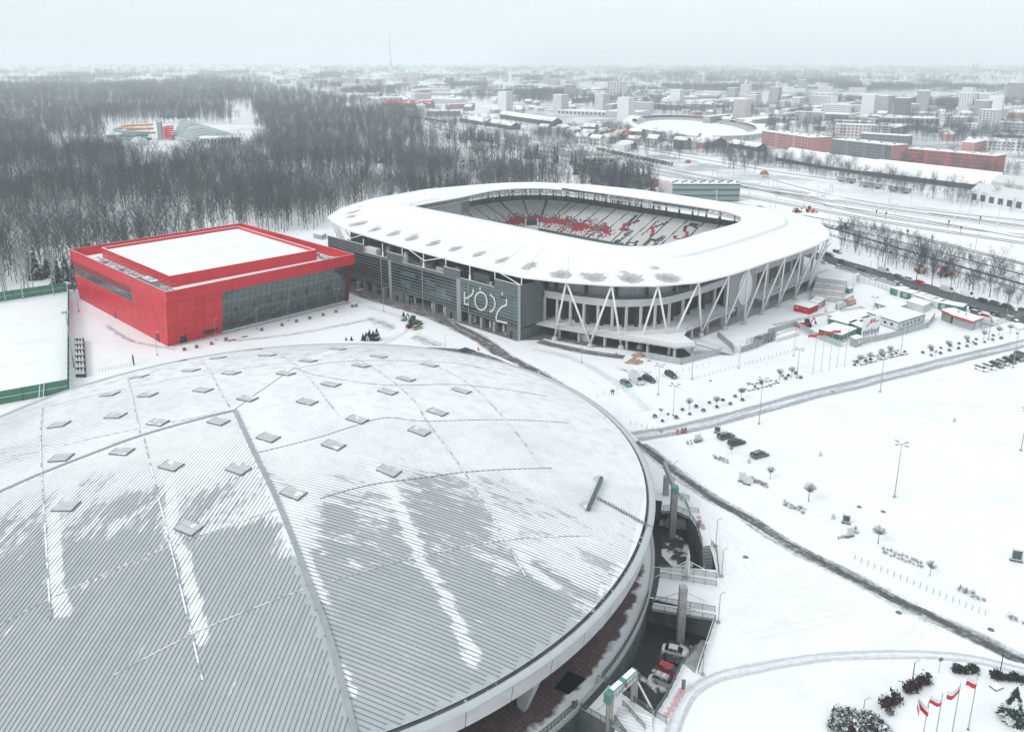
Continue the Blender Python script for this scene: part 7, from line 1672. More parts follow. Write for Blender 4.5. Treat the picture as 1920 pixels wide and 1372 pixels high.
win(t, K3, K4, .0, .35, 1.2, 2.4); win(t, K3, K4, .42, .75, 1.2, 2.4); win(t, K4, K5, .35, .8, .1, 2.5, 'container_pale', 'door'); ribs_(t, K1, K2, .1, 3.2, 14, 'metal_grey')
# ---- diggers, tractor
def digger(q, ang, label, col='red_paint', arm=1, s=1.0):
    p = G(*q); r = thing('digger', p, label, 'digger'); c, sn_ = math.cos(ang), math.sin(ang)
    def T(x, y, z): return (p.x+(x*c-y*sn_)*s, p.y+(x*sn_+y*c)*s, z*s)
    def bx(m, x, y, z, w, d_, h_): m.box(T(x,y,z), (w*s,d_*s,h_*s), ang)
    m = MB(col); bx(m,0,0,.7,3.2,1.6,.8); bx(m,1.6,0,.8,1.2,1.1,.9); m.build('chassis', r); m = MB('car_glass'); bx(m,-.3,0,1.5,1.4,1.3,1.3); m.build('cab', r); m = MB('dark'); bx(m,-.3,0,2.8,1.5,1.4,.12); m.build('cab_roof', r)
    for x, y, rr__ in ((-1.0,.85,.75),(-1.0,-.85,.75),(1.5,.8,.5),(1.5,-.8,.5)): m = MB('tyre'); m.tube([T(x,y-.2,rr__/1), T(x,y+.2,rr__/1)], rr__*s, 12); m.build('wheel', r)
    m = MB(col); m.beam(T(-1.8,0,1.2), T(-2.9,0,3.4), .3*s); m.beam(T(-2.9,0,3.4), T(-3.8,0,1.6), .26*s); m.build('arm', r); m = MB('concrete_dark'); bx(m,-3.8,0,.9,.6,.8,.7); m.build('bucket', r)
    m = MB(col); m.beam(T(1.9,.5,1.2), T(3.0,.5,.5), .2*s); m.beam(T(1.9,-.5,1.2), T(3.0,-.5,.5), .2*s); m.build('loader_arm', r); m = MB(col); bx(m,3.2,0,.1,.6,2.2,.8); m.build('loader_bucket', r)
digger((1511,613),A((1530,612),(1495,615)),'red-orange backhoe digger with raised arm in the construction yard'); digger((1518,398),A((1500,400),(1525,402)),'orange excavator beside the rails behind the stadium roof', 'orange', s=1.3); digger((1494,399),.5,'red machine left of the orange excavator by the rails','red_paint', s=1.0)
digger((1583,430),2.6,'dark excavator among the bushes right of the stadium roof','concrete_dark', s=1.2); digger((1772,518),.6,'orange loader in the fenced depot between street and rails','orange', s=1.5); digger((1725,512),1.4,'brown machine left of the orange loader in the depot','van_orange', s=1.3)
digger((776,607),A((765,603),(790,609)),'dark green tractor with orange snow plough in front of the stadium','car_green', s=1.0)
p0, p1 = G(782,609), G(791,607); m = MB('orange'); m.wall(p0, p1, .1, 1.3, .25); m.build('plough_blade', label='orange snow plough blade in front of the green tractor', cat='plough')
quadbox('site_cabin', ((1719,511),(1728,515),(1738,510)), 2.4, 'brown-orange container in the depot between street and rails', 'container', 'van_orange')
# sand heaps
def heap(q, r_, h_, label, mt='sand', seed=1):
    p = G(*q); m = MB(mt); n = 26; rings = 8; R_ = random.Random(seed)
    for i_ in range(rings+1):
        for k in range(n): a = 2*math.pi*k/n; f_ = i_/rings; w = 1+.35*noise.noise(Vector((math.cos(a)*1.3+seed, math.sin(a)*1.3, f_*2))); m.v.append((p.x+r_*f_*w*math.cos(a), p.y+r_*f_*w*math.sin(a)*.8, max(-.05, h_*(1-f_)**1.1*(1+.3*noise.noise(Vector((math.cos(a)*2*f_,math.sin(a)*2*f_,seed)))) - (.05 if i_ == rings else 0))))
    for i_ in range(rings):
        for k in range(n): a, b = i_*n+k, i_*n+(k+1)%n; m.f.append((a,a+n,b+n,b)); m.mi.append(0)
    m.build('sand_heap', label=label, cat='heap', smooth=True)
heap((1190,679),3.0,2.2,'light brown sand heap with snow streaks in front of the deck'); heap((1198,667),2.4,1.7,'smaller brown heap just behind the light one against the fence','sand',5); heap((1217,677),.7,.5,'tiny brown heap right of the two sand heaps','sand',7)
heap((1562,372),9,3,'long heap of snowy earth in the rail yard','snow_trod',3); heap((1530,366),7,2.5,'left heap of snowy earth in the rail yard','snow_trod',4); heap((1436,333),4,2.5,'dark snowy mound beside the rails','sand',8)
# ---- pitch on the left with green netting
pa = [G(-160,560), G(129,547), G(129,728), G(-160,790)]
NA_, NB_, NC_, ND_ = G(129,560), G(130,735), G(0,759), G(-160,785)
def net(pts, h, label, sp_=5):
    t = thing('net_fence', pts[0], label, 'net fence')
    for a, b in zip(pts, pts[1:]):
        n = max(1, round((b-a).length/sp_))
        for k in range(n):
            p, q = a.lerp(b,k/n), a.lerp(b,(k+1)/n)
            for z0, z1 in ((.1,h*.5-.05),(h*.5+.05,h)): m = MB('green_net'); m.wall(p+(q-p)*.01, q-(q-p)*.01, z0, z1, .05); m.build('net_panel', t)
            m = MB('dark_green_grey'); m.box((p.x,p.y,0), (.14,.14,h+.1)); m.build('post', t)
net([G(-160,600), G(0,566), G(126,547)], 4, 'green net fence along the far edge of the white pitch'); net([G(130,547), G(130,640), G(130,735)], 4, 'green net fence along the right edge of the white pitch'); net([NB_, NC_, ND_], 4, 'green net fence along the near edge of the white pitch')
for q, l_ in (((77,748),'left white post leaning on the green net'), ((85,746),'right white post leaning on the green net')): p = G(*q); m = MB('white_paint'); m.beam(p+Vector((0,-1.2,0)), p+Vector((.3,0,4.3)), .14); m.build('leaning_post', label=l_, cat='post')
# bench stand beside the pitch
p0, p1 = G(149,640), G(152,707); t = thing('bench_stand', p0.lerp(p1,.5), 'narrow dark framed bench stand beside the white pitch', 'bench stand')
for k in range(7): q = p0.lerp(p1,k/6); m = MB('dark_green_grey'); m.box((q.x,q.y,0), (3.0,.18,1.0)); m.build('frame', t)
for dx in (-1.2,-.2,.8): m = MB('snow'); m.wall(p0+Vector((dx,0,0)), p1+Vector((dx,0,0)), .55+.1*dx, .68+.1*dx, .45); m.build('bench_board', t)
m = MB('dark'); m.wall(p0+Vector((1.6,0,0)), p1+Vector((1.6,0,0)), 0, 1.6, .15); m.build('back_wall', t)
p = G(251,684); m = MB('dark'); m.box((p.x,p.y,0), (.35,.35,3.0)); m.box((p.x,p.y,3.0), (.2,.2,.5)); m.build('dark_post', label='short dark post at the end of the thin bollards left of the hall', cat='post')
quadbox('container', ((120,540),(130,543),(136,541)), 2.2, 'snow capped container beside the far end of the hall', 'container', 'container_grey')
quadbox('container', ((588,446),(604,450),(612,445)), 2.4, 'grey container with snow between the hall and the wood', 'container', 'container_grey')
# ================================================================== FAR THINGS
# ---- lattice pylon
b = G(877,347); h = HT(877,347,281); t = thing('electricity_pylon', b, 'white lattice electricity pylon rising from the wood behind the stadium', 'pylon'); m = MB('offwhite'); n = 14; w0, w1 = 2.6, .7
def cor(i, k): f_ = i/n; w = lerp(w0, w1, min(1, f_*1.25)); return b+Vector(((-1,1,1,-1)[k]*w, (-1,-1,1,1)[k]*w, h*f_))
for i in range(n):
    for k in range(4): m.beam(cor(i,k), cor(i+1,k), .42); m.beam(cor(i,k), cor(i+1,(k+1)%4), .24); m.beam(cor(i,(k+1)%4), cor(i+1,k), .24); m.beam(cor(i+1,k), cor(i+1,(k+1)%4), .16)
m.build('mast', t)
for f_, L in ((.97,5),(.9,6),(.82,7),(.74,6),(.6,5),(.5,5)): m = MB('offwhite'); m.beam(b+Vector((-L,0,h*f_)), b+Vector((L,0,h*f_)), .3); m.beam(b+Vector((-L,0,h*f_)), b+Vector((0,0,h*f_+1.8)), .18); m.beam(b+Vector((L,0,h*f_)), b+Vector((0,0,h*f_+1.8)), .18); m.build('cross_arm', t)
# ---- buildings
mat('pink_wall', (.46,.22,.205), .85, .08, .2); mat('red_wall', (.34,.10,.10), .85, .12, .2); mat('panel_dark', (.16,.18,.19), .85, .12, .2); mat('office_green', (.045,.14,.125), .7, .1, .2); mat('cream', (.55,.50,.48), .85, .08, .2); mat('grey_wall', (.30,.31,.32), .85, .12, .1); mat('pale_wall', (.52,.53,.54), .85, .1, .1); mat('shed_dark', (.06,.07,.075), .85, .2, .2)
mat('far_window', (.06,.075,.085), .3, .2, .5); mat('red_roof', (.38,.03,.035), .8, .15, .5, snow=.3, snowscale=.15); mat('white_wall', (.66,.67,.68), .85, .05, .1); mat('orange_wall', (.60,.16,.08), .8, .1, .1)
def block(px, h, label, cat, wall, depth, storeys=0, cols=0, endwall=None, roof='flat', name='apartment_block', stair=0, wmat='far_window', roofmt='snow_roof', group=None, endc=0, units=True, wz=.55):
    """px: photo points of the front foot, left and right; depth away from us"""
    a, b = G(*px[0]), G(*px[1]); n = Vector((a.y-b.y, b.x-a.x, 0)).normalized()
    if n.y < 0: n = -n
    c, d = b+n*depth, a+n*depth; t = thing(name, a.lerp(c,.5), label, cat, group); m = MB(wall); m.prism([(p.x,p.y) for p in (a,b,c,d)], 0, h); m.build('wall', t); L = (b-a).length; out = -n
    if endwall:
        ang = (b-a).normalized(); s = 1 if endwall[1] == 'r' else -1; p, q = (b, c) if s > 0 else (a, d); m = MB(endwall[0]); o_ = ang*.05*s; m.add([p+o_,q+o_,q+o_+Vector((0,0,h)),p+o_+Vector((0,0,h))],[(0,1,2,3)]); m.build('end_wall', t)
    if roof == 'flat':
        m = MB(wall, roofmt); m.prism([(p.x,p.y) for p in (a+(a-c).normalized()*.5,b+(b-d).normalized()*.5,c+(c-a).normalized()*.5,d+(d-b).normalized()*.5)], h, h+.5, top=1); m.build('roof', t)
    elif roof == 'gable':
        m = MB(wall, roofmt); r0, r1 = a.lerp(d,.5)+Vector((0,0,h+depth*.28)), b.lerp(c,.5)+Vector((0,0,h+depth*.28)); up = Vector((0,0,h)); m.use(0); m.face([a+up, d+up, r0]); m.face([b+up, r1, c+up]); m.build('gable', t); e_ = out*.6-Vector((0,0,.2)); m = MB(roofmt); m.face([a+up+e_, b+up+e_, r1, r0]); m.face([d+up-e_-Vector((0,0,.4)), r0, r1, c+up-e_-Vector((0,0,.4))]); m.face([a+up+e_-Vector((0,0,.35)), b+up+e_-Vector((0,0,.35)), b+up+e_, a+up+e_]); m.build('roof', t)
    elif roof == 'barrel':
        m = MB(roofmt); k_ = 10
        for i in range(k_):
            f0, f1 = i/k_, (i+1)/k_; z0, z1 = h+depth*.25*math.sin(math.pi*f0), h+depth*.25*math.sin(math.pi*f1); m.face([a.lerp(d,f0)+Vector((0,0,z0)), b.lerp(c,f0)+Vector((0,0,z0)), b.lerp(c,f1)+Vector((0,0,z1)), a.lerp(d,f1)+Vector((0,0,z1))])
        m.build('roof', t)
    if storeys and cols:
        m = MB(wmat)
        for s_ in range(storeys):
            z0 = h*(s_+.3)/storeys; z1 = z0+h/storeys*wz
            for k in range(cols):
                if stair and k % stair == stair-1: continue
                p, q = a.lerp(b,(k+.22)/cols)+out*.08, a.lerp(b,(k+.78)/cols)+out*.08; m.face([p+Vector((0,0,z0)), q+Vector((0,0,z0)), q+Vector((0,0,z1)), p+Vector((0,0,z1))])
            for k in range(endc):
                p, q = b.lerp(c,(k+.35)/endc), b.lerp(c,(k+.65)/endc); o_ = (b-a).normalized()*.1; m.face([p+o_+Vector((0,0,z0)), q+o_+Vector((0,0,z0)), q+o_+Vector((0,0,z1)), p+o_+Vector((0,0,z1))])
        m.build('windows', t, kind='stuff')
    if units and storeys > 2:
        for k in range(max(2,int(L/14))): p = a.lerp(b,(k+.5)/max(2,int(L/14)))+n*depth*.5; m = MB('concrete','snow'); m.box((p.x,p.y,h+.5), (2.5,2,1.4), math.atan2(b.y-a.y,b.x-a.x), top=1); m.build('roof_house', t)
    return t, a, b, c, d
def shed(p0, p1, depth, h, label, wall='shed_dark', name='warehouse', cat='warehouse', roof='gable', **k): return block((p0,p1), h, label, cat, wall, depth, roof=roof, name=name, **k)
b1 = block(((1427,272),(1518,287)), 15, 'long pink five-storey apartment block, leftmost of three beyond the rails', 'apartment block', 'pink_wall', 26, 5, 17, ('pink_wall','r'), stair=6)
b2 = block(((1556,290),(1668.5,304.5)), 15, 'middle apartment block with dark front and pink end wall', 'apartment block', 'panel_dark', 24, 5, 20, ('pink_wall','r'), stair=6)
b3 = block(((1697,311),(1861,328)), 15, 'long dark red apartment block, rightmost of three beyond the rails', 'apartment block', 'red_wall', 20, 5, 28, ('red_wall','r'), stair=7)
for (p0,p1,hh,l_) in (((1455,301),(1537,316),5,'long dark warehouse with snowy roof, left one of three before the pink blocks'), ((1538,316),(1624,329),5,'long dark warehouse with snowy roof, middle one before the pink blocks'), ((1624,330),(1856,360),6,'longest dark warehouse with snowy patchy roof before the red block')): shed(p0, p1, 30, hh-1.5, l_)
block(((1817,381),(1935,404)), 9, 'white hall with barrel roofs at the right edge', 'hall', 'white_wall', 16, 1, 7, roof='barrel', name='industrial_hall', wz=.45, roofmt='offwhite'); block(((1855,366),(1990,389)), 10, 'second barrel roofed hall behind the white one at the right edge', 'hall', 'pale_wall', 18, roof='barrel', name='industrial_hall', roofmt='offwhite')
t, a, b, c, d = block(((1259.5,378),(1386,378)), 11.5, 'green three-storey office building with window bands behind the stadium roof', 'office building', 'office_green', 15, 0, 0, name='office_building', roof='flat', units=False)
for s_ in range(3):
    z0 = 11.5*(s_+.35)/3; out = (a-d).normalized(); 
    for k in range(30):
        p, q = a.lerp(b,(k+.1)/30)+out*.1, a.lerp(b,(k+.9)/30)+out*.1; m = MB('white_wall'); m.face([p+Vector((0,0,z0)), q+Vector((0,0,z0)), q+Vector((0,0,z0+1.6)), p+Vector((0,0,z0+1.6))]); m.build('window_frame', t)
        m = MB('far_window'); e_ = (q-p)*.16; m.face([p+e_+out*.04+Vector((0,0,z0+.3)), q-e_+out*.04+Vector((0,0,z0+.3)), q-e_+out*.04+Vector((0,0,z0+1.4)), p+e_+out*.04+Vector((0,0,z0+1.4))]); m.build('window', t)
ge = (b-a).normalized(); m = MB('cream'); m.prism([(p.x,p.y) for p in (a-ge*6.5,a,d,d-ge*6.5)], 0, 12.2); m.build('end_wing', t)
for k in range(22): p = a.lerp(b,(k+.5)/22)+(d-a)*(.3+.4*((k*7)%3)/2); m = MB('concrete_dark','snow'); m.box((p.x,p.y,12), (1,1,1.2), top=1); m.build('roof_vent', t)
block(((1093,321),(1151,322)), 11, 'cream three-storey house among trees behind the stadium', 'house', 'cream', 12, 3, 5, name='house', units=False, wz=.4, group=None); block(((1200,349),(1226,352)), 4, 'small red-walled house behind the stadium roof', 'house', 'red_wall', 8, 1, 3, roof='gable', name='house', roofmt='red_roof'); block(((1170,338),(1213,341)), 6, 'low house with brown roof beside the red one', 'house', 'grey_wall', 9, 1, 4, roof='gable', name='house')
# oval speedway stadium
oc_ = G(1330,238); t = thing('oval_stadium', oc_, 'low oval stadium with snowy roof ring far behind the rails', 'stadium'); e0, e1_ = G(1172,240), G(1425,243); ra1 = (e1_-e0).length/2; cx_ = (e0+e1_)/2; ra2 = abs(G(1300,217).y-G(1300,256).y)/2*.95
def ov(a, r, z): return (cx_.x+(ra1+r)*math.cos(a), cx_.y+(ra2+r)*math.sin(a)+8, z)
for nm, prof, mt_ in (('roof_ring',[(0,6),(-13,7.4),(-13.3,7.0)],'snow_roof'), ('outer_wall',[(0,6),(-1,4.5),(-3,4),(-3,0)],'pale_wall'), ('stand',[(-4,5),(-24,1),(-24,.3)],'concrete')):
    for q in range(24):
        m = MB(mt_)
        for i in range(4):
            a0, a1 = 2*math.pi*(q*4+i)/96, 2*math.pi*(q*4+i+1)/96
            for (r0,z0),(r1,z1) in zip(prof, prof[1:]): m.face([ov(a0,r0,z0), ov(a1,r0,z0), ov(a1,r1,z1), ov(a0,r1,z1)])
        m.build(nm, t)
for i in range(48): a = 2*math.pi*i/48; m = MB('offwhite'); m.beam(ov(a,3,0), ov(a,-1,6), .5); m.build('column', t)
m = MB('snow_roof'); m.face([ov(2*math.pi*i/48,-24,.3) for i in range(48)]); m.build('infield', t)
# named buildings farther out: (front foot left, right), height, depth ...
NB = [(((937,222),(1036,237)),7,16,'shed_dark','gable','long shed with snowy roof and pink gable beyond the rails',0,0), (((861,228),(911,237)),6,14,'shed_dark','gable','snow roofed shed left part of the zigzag group beyond the rails',0,0), (((911,236),(959,244)),6,14,'shed_dark','gable','snow roofed shed right part of the zigzag group beyond the rails',0,0), (((801,219),(862,219)),9,30,'grey_wall','flat','long saw-toothed factory hall with glazed front beyond the rails',1,16), (((717,201),(808,203)),9,18,'red_wall','gable','brick building with red roof at the bend of the rails',1,14),
 (((1138,186),(1166,187)),40,20,'pale_wall','flat','tall pale grey tower block left of the oval stadium',12,5), (((1100,186),(1134,187)),18,40,'white_wall','flat','white store with orange parapet left of the tall tower block',0,0), (((1019,158),(1031,158)),45,20,'cream','flat','pinkish tower block far behind, left one of two',12,4), (((1061,160),(1073,160)),45,20,'cream','flat','pinkish tower block far behind, right one of two',12,4), (((633,165),(664,165)),32,16,'pale_wall','flat','grey slab block at the left end of the far estate',10,8), (((708,166),(722,166)),30,16,'pale_wall','flat','narrow pale block in the far estate',10,4), (((740,152),(780,152)),34,18,'cream','flat','pink slab in the far estate below the tall chimney',11,9),
 (((1513,203),(1556,206)),24,18,'white_wall','flat','white hospital-like block with many windows right of centre',7,11), (((1498,206),(1513,203)),21,16,'pale_wall','flat','side wing of the white block with many windows',6,4), (((1651,244),(1759,246)),16,34,'grey_wall','flat','large pale grey factory building above the middle apartment block',2,12), (((1683,222),(1724,222)),22,24,'grey_wall','flat','higher part of the grey factory building',0,0), (((1830,244),(1925,250)),12,20,'pale_wall','flat','long white terraced building at the right, below the slab',3,20), (((1883,193),(1935,195)),42,18,'grey_wall','flat','big grey slab tower at the right edge',13,16),
 (((1600,198),(1740,202)),12,18,'pale_wall','flat','long low apartment row in the middle distance, right of centre',4,26), (((1545,152),(1620,153)),22,26,'grey_wall','flat','big grey institutional block on the far skyline',6,16), (((1560,259),(1611,262)),7,16,'pink_wall','flat','low pinkish shed behind the pink blocks',1,8), (((1175,229),(1195,231)),6,14,'pale_wall','gable','low building left of the oval stadium',1,5), (((1137,258),(1178,264)),6,16,'shed_dark','gable','red roofed shed below the oval stadium',0,0),
 (((1060,256),(1120,263)),5,14,'shed_dark','gable','dark low shed near the rail line',0,0), (((1300,268),(1340,275)),6,14,'shed_dark','gable','dark house with snowy roof beyond the rails',0,0), (((1366,276),(1420,285)),5,12,'shed_dark','gable','snow roofed hut left of the warehouses',0,0), (((690,190),(760,189)),7,50,'pale_wall','flat','flat white warehouse left of the brick building',1,12), (((806,180),(930,182)),8,60,'pale_wall','flat','very long flat warehouse in the industrial area',1,22), (((960,178),(1000,178)),14,30,'white_wall','flat','white office in the industrial area',4,9), (((1045,215),(1200,222)),7,40,'pale_wall','flat','long snow covered hall left of the oval stadium',1,20)]
for px, h_, dp, wm, rf_, l_, st_n, cl in NB:
    block(px, h_, l_, 'building', wm, dp, st_n, cl, roof=rf_, name='building' if h_ < 20 else 'tower_block', roofmt='red_roof' if 'red roof' in l_ else 'snow_roof', units=False)
# tall chimney with trestle look, cathedral spires
p = G(733,139); hh = HT(733,139,66); t = thing('chimney', p, 'very tall thin striped power station chimney on the skyline', 'chimney'); mat('stack', (.62,.58,.59), .8, .05, .01); m = MB('stack'); m.tube([p, p+Vector((0,0,hh*.45)), p+Vector((0,0,hh))], 8, 12, 3.0); m.build('shaft', t); m = MB('pale_wall'); m.lathe((p.x,p.y,0), [(16,0),(16,hh*.10),(9,hh*.18),(9,hh*.36)], 12); m.build('base', t)
for f_ in (.6,.8): m = MB('grey_wall'); m.lathe((p.x,p.y,hh*f_), [(8,0),(8,4)], 12); m.build('ring', t)
p = G(1827,140); t = thing('church', p, 'far church with twin pointed spires on the right skyline', 'church')
for x in (1823.5,1830.5): q = G(x,140); hh = HT(x,140,116); m = MB('grey_wall'); m.box((q.x,q.y,0), (14,14,hh*.55)); m.build('tower', t); m = MB('grey_wall'); m.lathe((q.x,q.y,hh*.55), [(9,0),(0,hh*.45)], 8); m.build('spire', t)
m = MB('grey_wall'); m.box((p.x,p.y+25,0), (26,60,28)); m.build('nave', t)
# water park: coils, glass pyramid
def coil(c, r_, turns, z0, z1, rad_, mt, nm, par, n=90, squash=.6, ph=0.0, wob=0):
    pts = []
    for i in range(n+1): f_ = i/n; a = ph+f_*turns*2*math.pi; rr__ = r_*(1+wob*math.sin(f_*9)); pts.append((c.x+rr__*math.cos(a), c.y+rr__*math.sin(a)*squash, lerp(z1,z0,f_)))
    m = MB(mt); m.tube(pts, rad_, 7); m.build(nm, par, smooth=True)
mat('slide_red', (.70,.02,.03), .4, .05, 1); mat('slide_orange', (.62,.24,.09), .4, .05, 1); mat('slide_teal', (.25,.38,.37), .4, .05, 1); mat('slide_green', (.05,.18,.08), .4, .05, 1); mat('glass_roof', (.30,.37,.365), .4, .12, .05)
q = G(318,263); hk = HT(318,263,235); t = thing('water_slide', q, 'tight red spiral water slide tower in the wood', 'water slide'); coil(q, 5.5, 5.5, 2, hk*.93, .95, 'slide_red', 'tube', t, squash=.9); m = MB('galv'); 
for dx, dy in ((-1,-1),(1,-1),(1,1),(-1,1)): m.beam(q+Vector((dx*1.5,dy*1.5,0)), q+Vector((dx*1.5,dy*1.5,hk)), .4)
m.build('frame', t)
q = G(302,262); m = MB('slide_teal'); hk2 = HT(302,262,226)
t = thing('slide_tower', q, 'slim grey tower with red rail beside the red spiral slide', 'tower'); m.box((q.x,q.y,0), (5,5,hk2*.92)); m.build('shaft', t); m = MB('slide_red')
for dx in (-3,3): m.beam(q+Vector((dx,0,hk2*.4)), q+Vector((dx,0,hk2)), .4)
m.beam(q+Vector((-3,0,hk2)), q+Vector((3,0,hk2)), .4); m.build('rail', t)
q = G(262,262); hk3 = HT(262,262,230); t = thing('water_slide', q, 'wide looping orange water slide left of the red spiral', 'water slide'); coil(q, 17, 2.6, 5, hk3*.85, 1.25, 'slide_orange', 'tube', t, 110, .6, 0.6, .18); m = MB('galv')
for dx in (-14,-5,4,13): m.beam(q+Vector((dx,0,0)), q+Vector((dx,0,hk3*.85)), .5)
m.build('frame', t); m = MB('slide_red'); m.beam(q+Vector((-9,4,hk3)), q+Vector((9,4,hk3)), .5); m.beam(q+Vector((-9,4,hk3)), q+Vector((-9,4,hk3*.6)), .4); m.beam(q+Vector((9,4,hk3)), q+Vector((9,4,hk3*.6)), .4); m.build('rail', t)
q2 = G(255,266); t = thing('water_slide', q2, 'grey-teal water slide winding under the orange one', 'water slide'); coil(q2, 20, 1.5, 3, 15, 1.6, 'slide_teal', 'tube', t, 70, .5, 2.5, .2)
q2 = G(268,268); t = thing('water_slide', q2, 'short green water slide below the orange one', 'water slide'); coil(q2, 9, 1.2, 3, 8, 1.4, 'slide_green', 'tube', t, 40, .5, 1, .1)
q = G(262,272); t = thing('domed_tent', q, 'small white ribbed dome below the orange slide', 'dome'); m = MB('offwhite'); m.lathe((q.x,q.y,0), [(9,0),(9,3),(7.6,6),(5,8.2),(0,9.6)], 12); m.build('shell', t)
# pyramid hall
P0, P1, P2 = G(335,268), G(372,270), G(440,266); ap = G(344,262, 0); pk = HT(344,256,226)
t = thing('pool_hall', G(360,258), 'green-grey glass pyramid roof of the water park hall', 'pool hall'); c0, c1, c2, c3 = G(322,262), G(372,272), G(440,258), G(390,250); pkv = Vector(((G(344,256)).x, G(344,256).y, pk))
for k, (u, v) in enumerate(((c0,c1),(c1,c2),(c2,c3),(c3,c0))):
    for j in range(9):
        f0, f1 = j/9, (j+1)/9-.01; A0_, B0_ = (u+Vector((0,0,4))).lerp(pkv,f0), (v+Vector((0,0,4))).lerp(pkv,f0); A1__, B1__ = (u+Vector((0,0,4))).lerp(pkv,f1), (v+Vector((0,0,4))).lerp(pkv,f1); m = MB('glass_roof'); st__ = Vector((0,0,.3*j)); m.face([A0_+st__, B0_+st__, B1__+st__, A1__+st__]); m.build('roof_tier', t)
m = MB('pale_wall'); m.prism([(p.x,p.y) for p in (c0,c1,c2,c3)], 0, 4.3); m.build('wall', t)
block(((375,272),(452,270)), 7, 'flat white roofed wing of the water park', 'building', 'pale_wall', 25, 1, 12, name='building', units=False); block(((200,262),(240,262)), 5, 'low snow roofed building left of the water slides', 'building', 'grey_wall', 14, 1, 7, name='building', units=False)
# ---- rolling stock, masts
mat('wagon_brown', (.16,.12,.11), .8, .2, .5, snow=.45); mat('wagon_grey', (.28,.29,.29), .8, .15, .5, snow=.4)
def wagon(p, q, label, mt='wagon_grey', h=3.2, group=None, w=2.8):
    a, b = G(*p), G(*q); t = thing('railway_wagon', a.lerp(b,.5), label, 'wagon', group); m = MB(mt,'snow_roof'); m.wall(a, b, 1.1, 1.1+h, w, top=1); m.build('body', t)
    for f_ in (.18,.82): m = MB('dark'); r_ = a.lerp(b,f_); m.box((r_.x,r_.y,.15), (2.6,2.2,.9), math.atan2(b.y-a.y,b.x-a.x)); m.build('bogie', t)
wagon((1571,340),(1602,345),'grey freight wagon, left one of three under the bushes'); wagon((1616,350),(1652,355),'long grey tank-like wagon, middle of three under the bushes'); wagon((1666,358),(1706,364),'grey freight wagon, right one of three under the bushes')
for k in range(9): p = vl((1120,282),(1262,312), k/9); q = vl((1120,282),(1262,312), (k+.85)/9); wagon(p, q, 'brown freight wagon in the long train beyond the main line', 'wagon_brown', 2.6, 'long train of brown wagons')
for k in range(5): p = vl((690+40,214),(800+40,232), k/5); q = vl((730,214),(840,232), (k+.85)/5); wagon(p, q, 'dark wagon in the far train near the factory hall', 'wagon_brown', 2.8, 'far train of dark wagons')
mp_ = proto('catenary_mast', 'mast'); m = MB('offwhite'); m.box((0,0,0), (.35,.35,9.5)); lp(mp_, m, 'pole'); m = MB('offwhite'); m.beam((0,0,8.4),(3.2,0,8.0),.16); m.beam((0,0,9.3),(3.2,0,8.0),.1); lp(mp_, m, 'bracket')
mz = 0
for rp__, off, sp__ in ((rails_px[0],4,46),(rails_px[2],3.5,48),(rails_px[3],-4,50),(rails_px[4],3.5,44),(rails_px[5],-4,44),(rails_px[1],3,52),(rails_px[6],4,40)):
    c = catmull([(v.x,v.y) for v in rail(rp__)], 30); c = offs(c, off); acc = 20
    for a, b in zip(c, c[1:]):
        acc += math.dist(a, b)
        if acc > sp__ and a[1] < 1500: acc = 0; place(mp_, (a[0],a[1],0), math.atan2(b[1]-a[1],b[0]-a[0])+math.pi/2*(1 if off > 0 else -1), 'pale overhead line mast standing between the tracks', 'overhead line masts in the rail yard'); mz += 1
for x, y in ((1642,408),(1660,412),(1777,429),(1800,440),(1836,421),(1700,447),(1746,459)):
    p = G(x,y); t = thing('signal_post', p, 'dark railway signal on a post between the tracks', 'signal', 'railway signals'); m = MB('concrete_dark'); m.box((p.x,p.y,0), (.2,.2,4)); m.build('post', t); m = MB('dark'); m.box((p.x,p.y-.2,3.3), (.7,.35,1.6)); m.build('head', t)
for (x,y,w_,l_) in ((1433,327,4,'red tent-like cover left among the snow heaps'),(1290,306,3,'small red hut beyond the tracks')):
    p = G(x,y); m = MB('red_wall','snow'); m.lathe((p.x,p.y,0), [(w_,0),(w_*.7,2.4),(0,3.4)], 7); m.build('red_tent', label=l_, cat='tent')

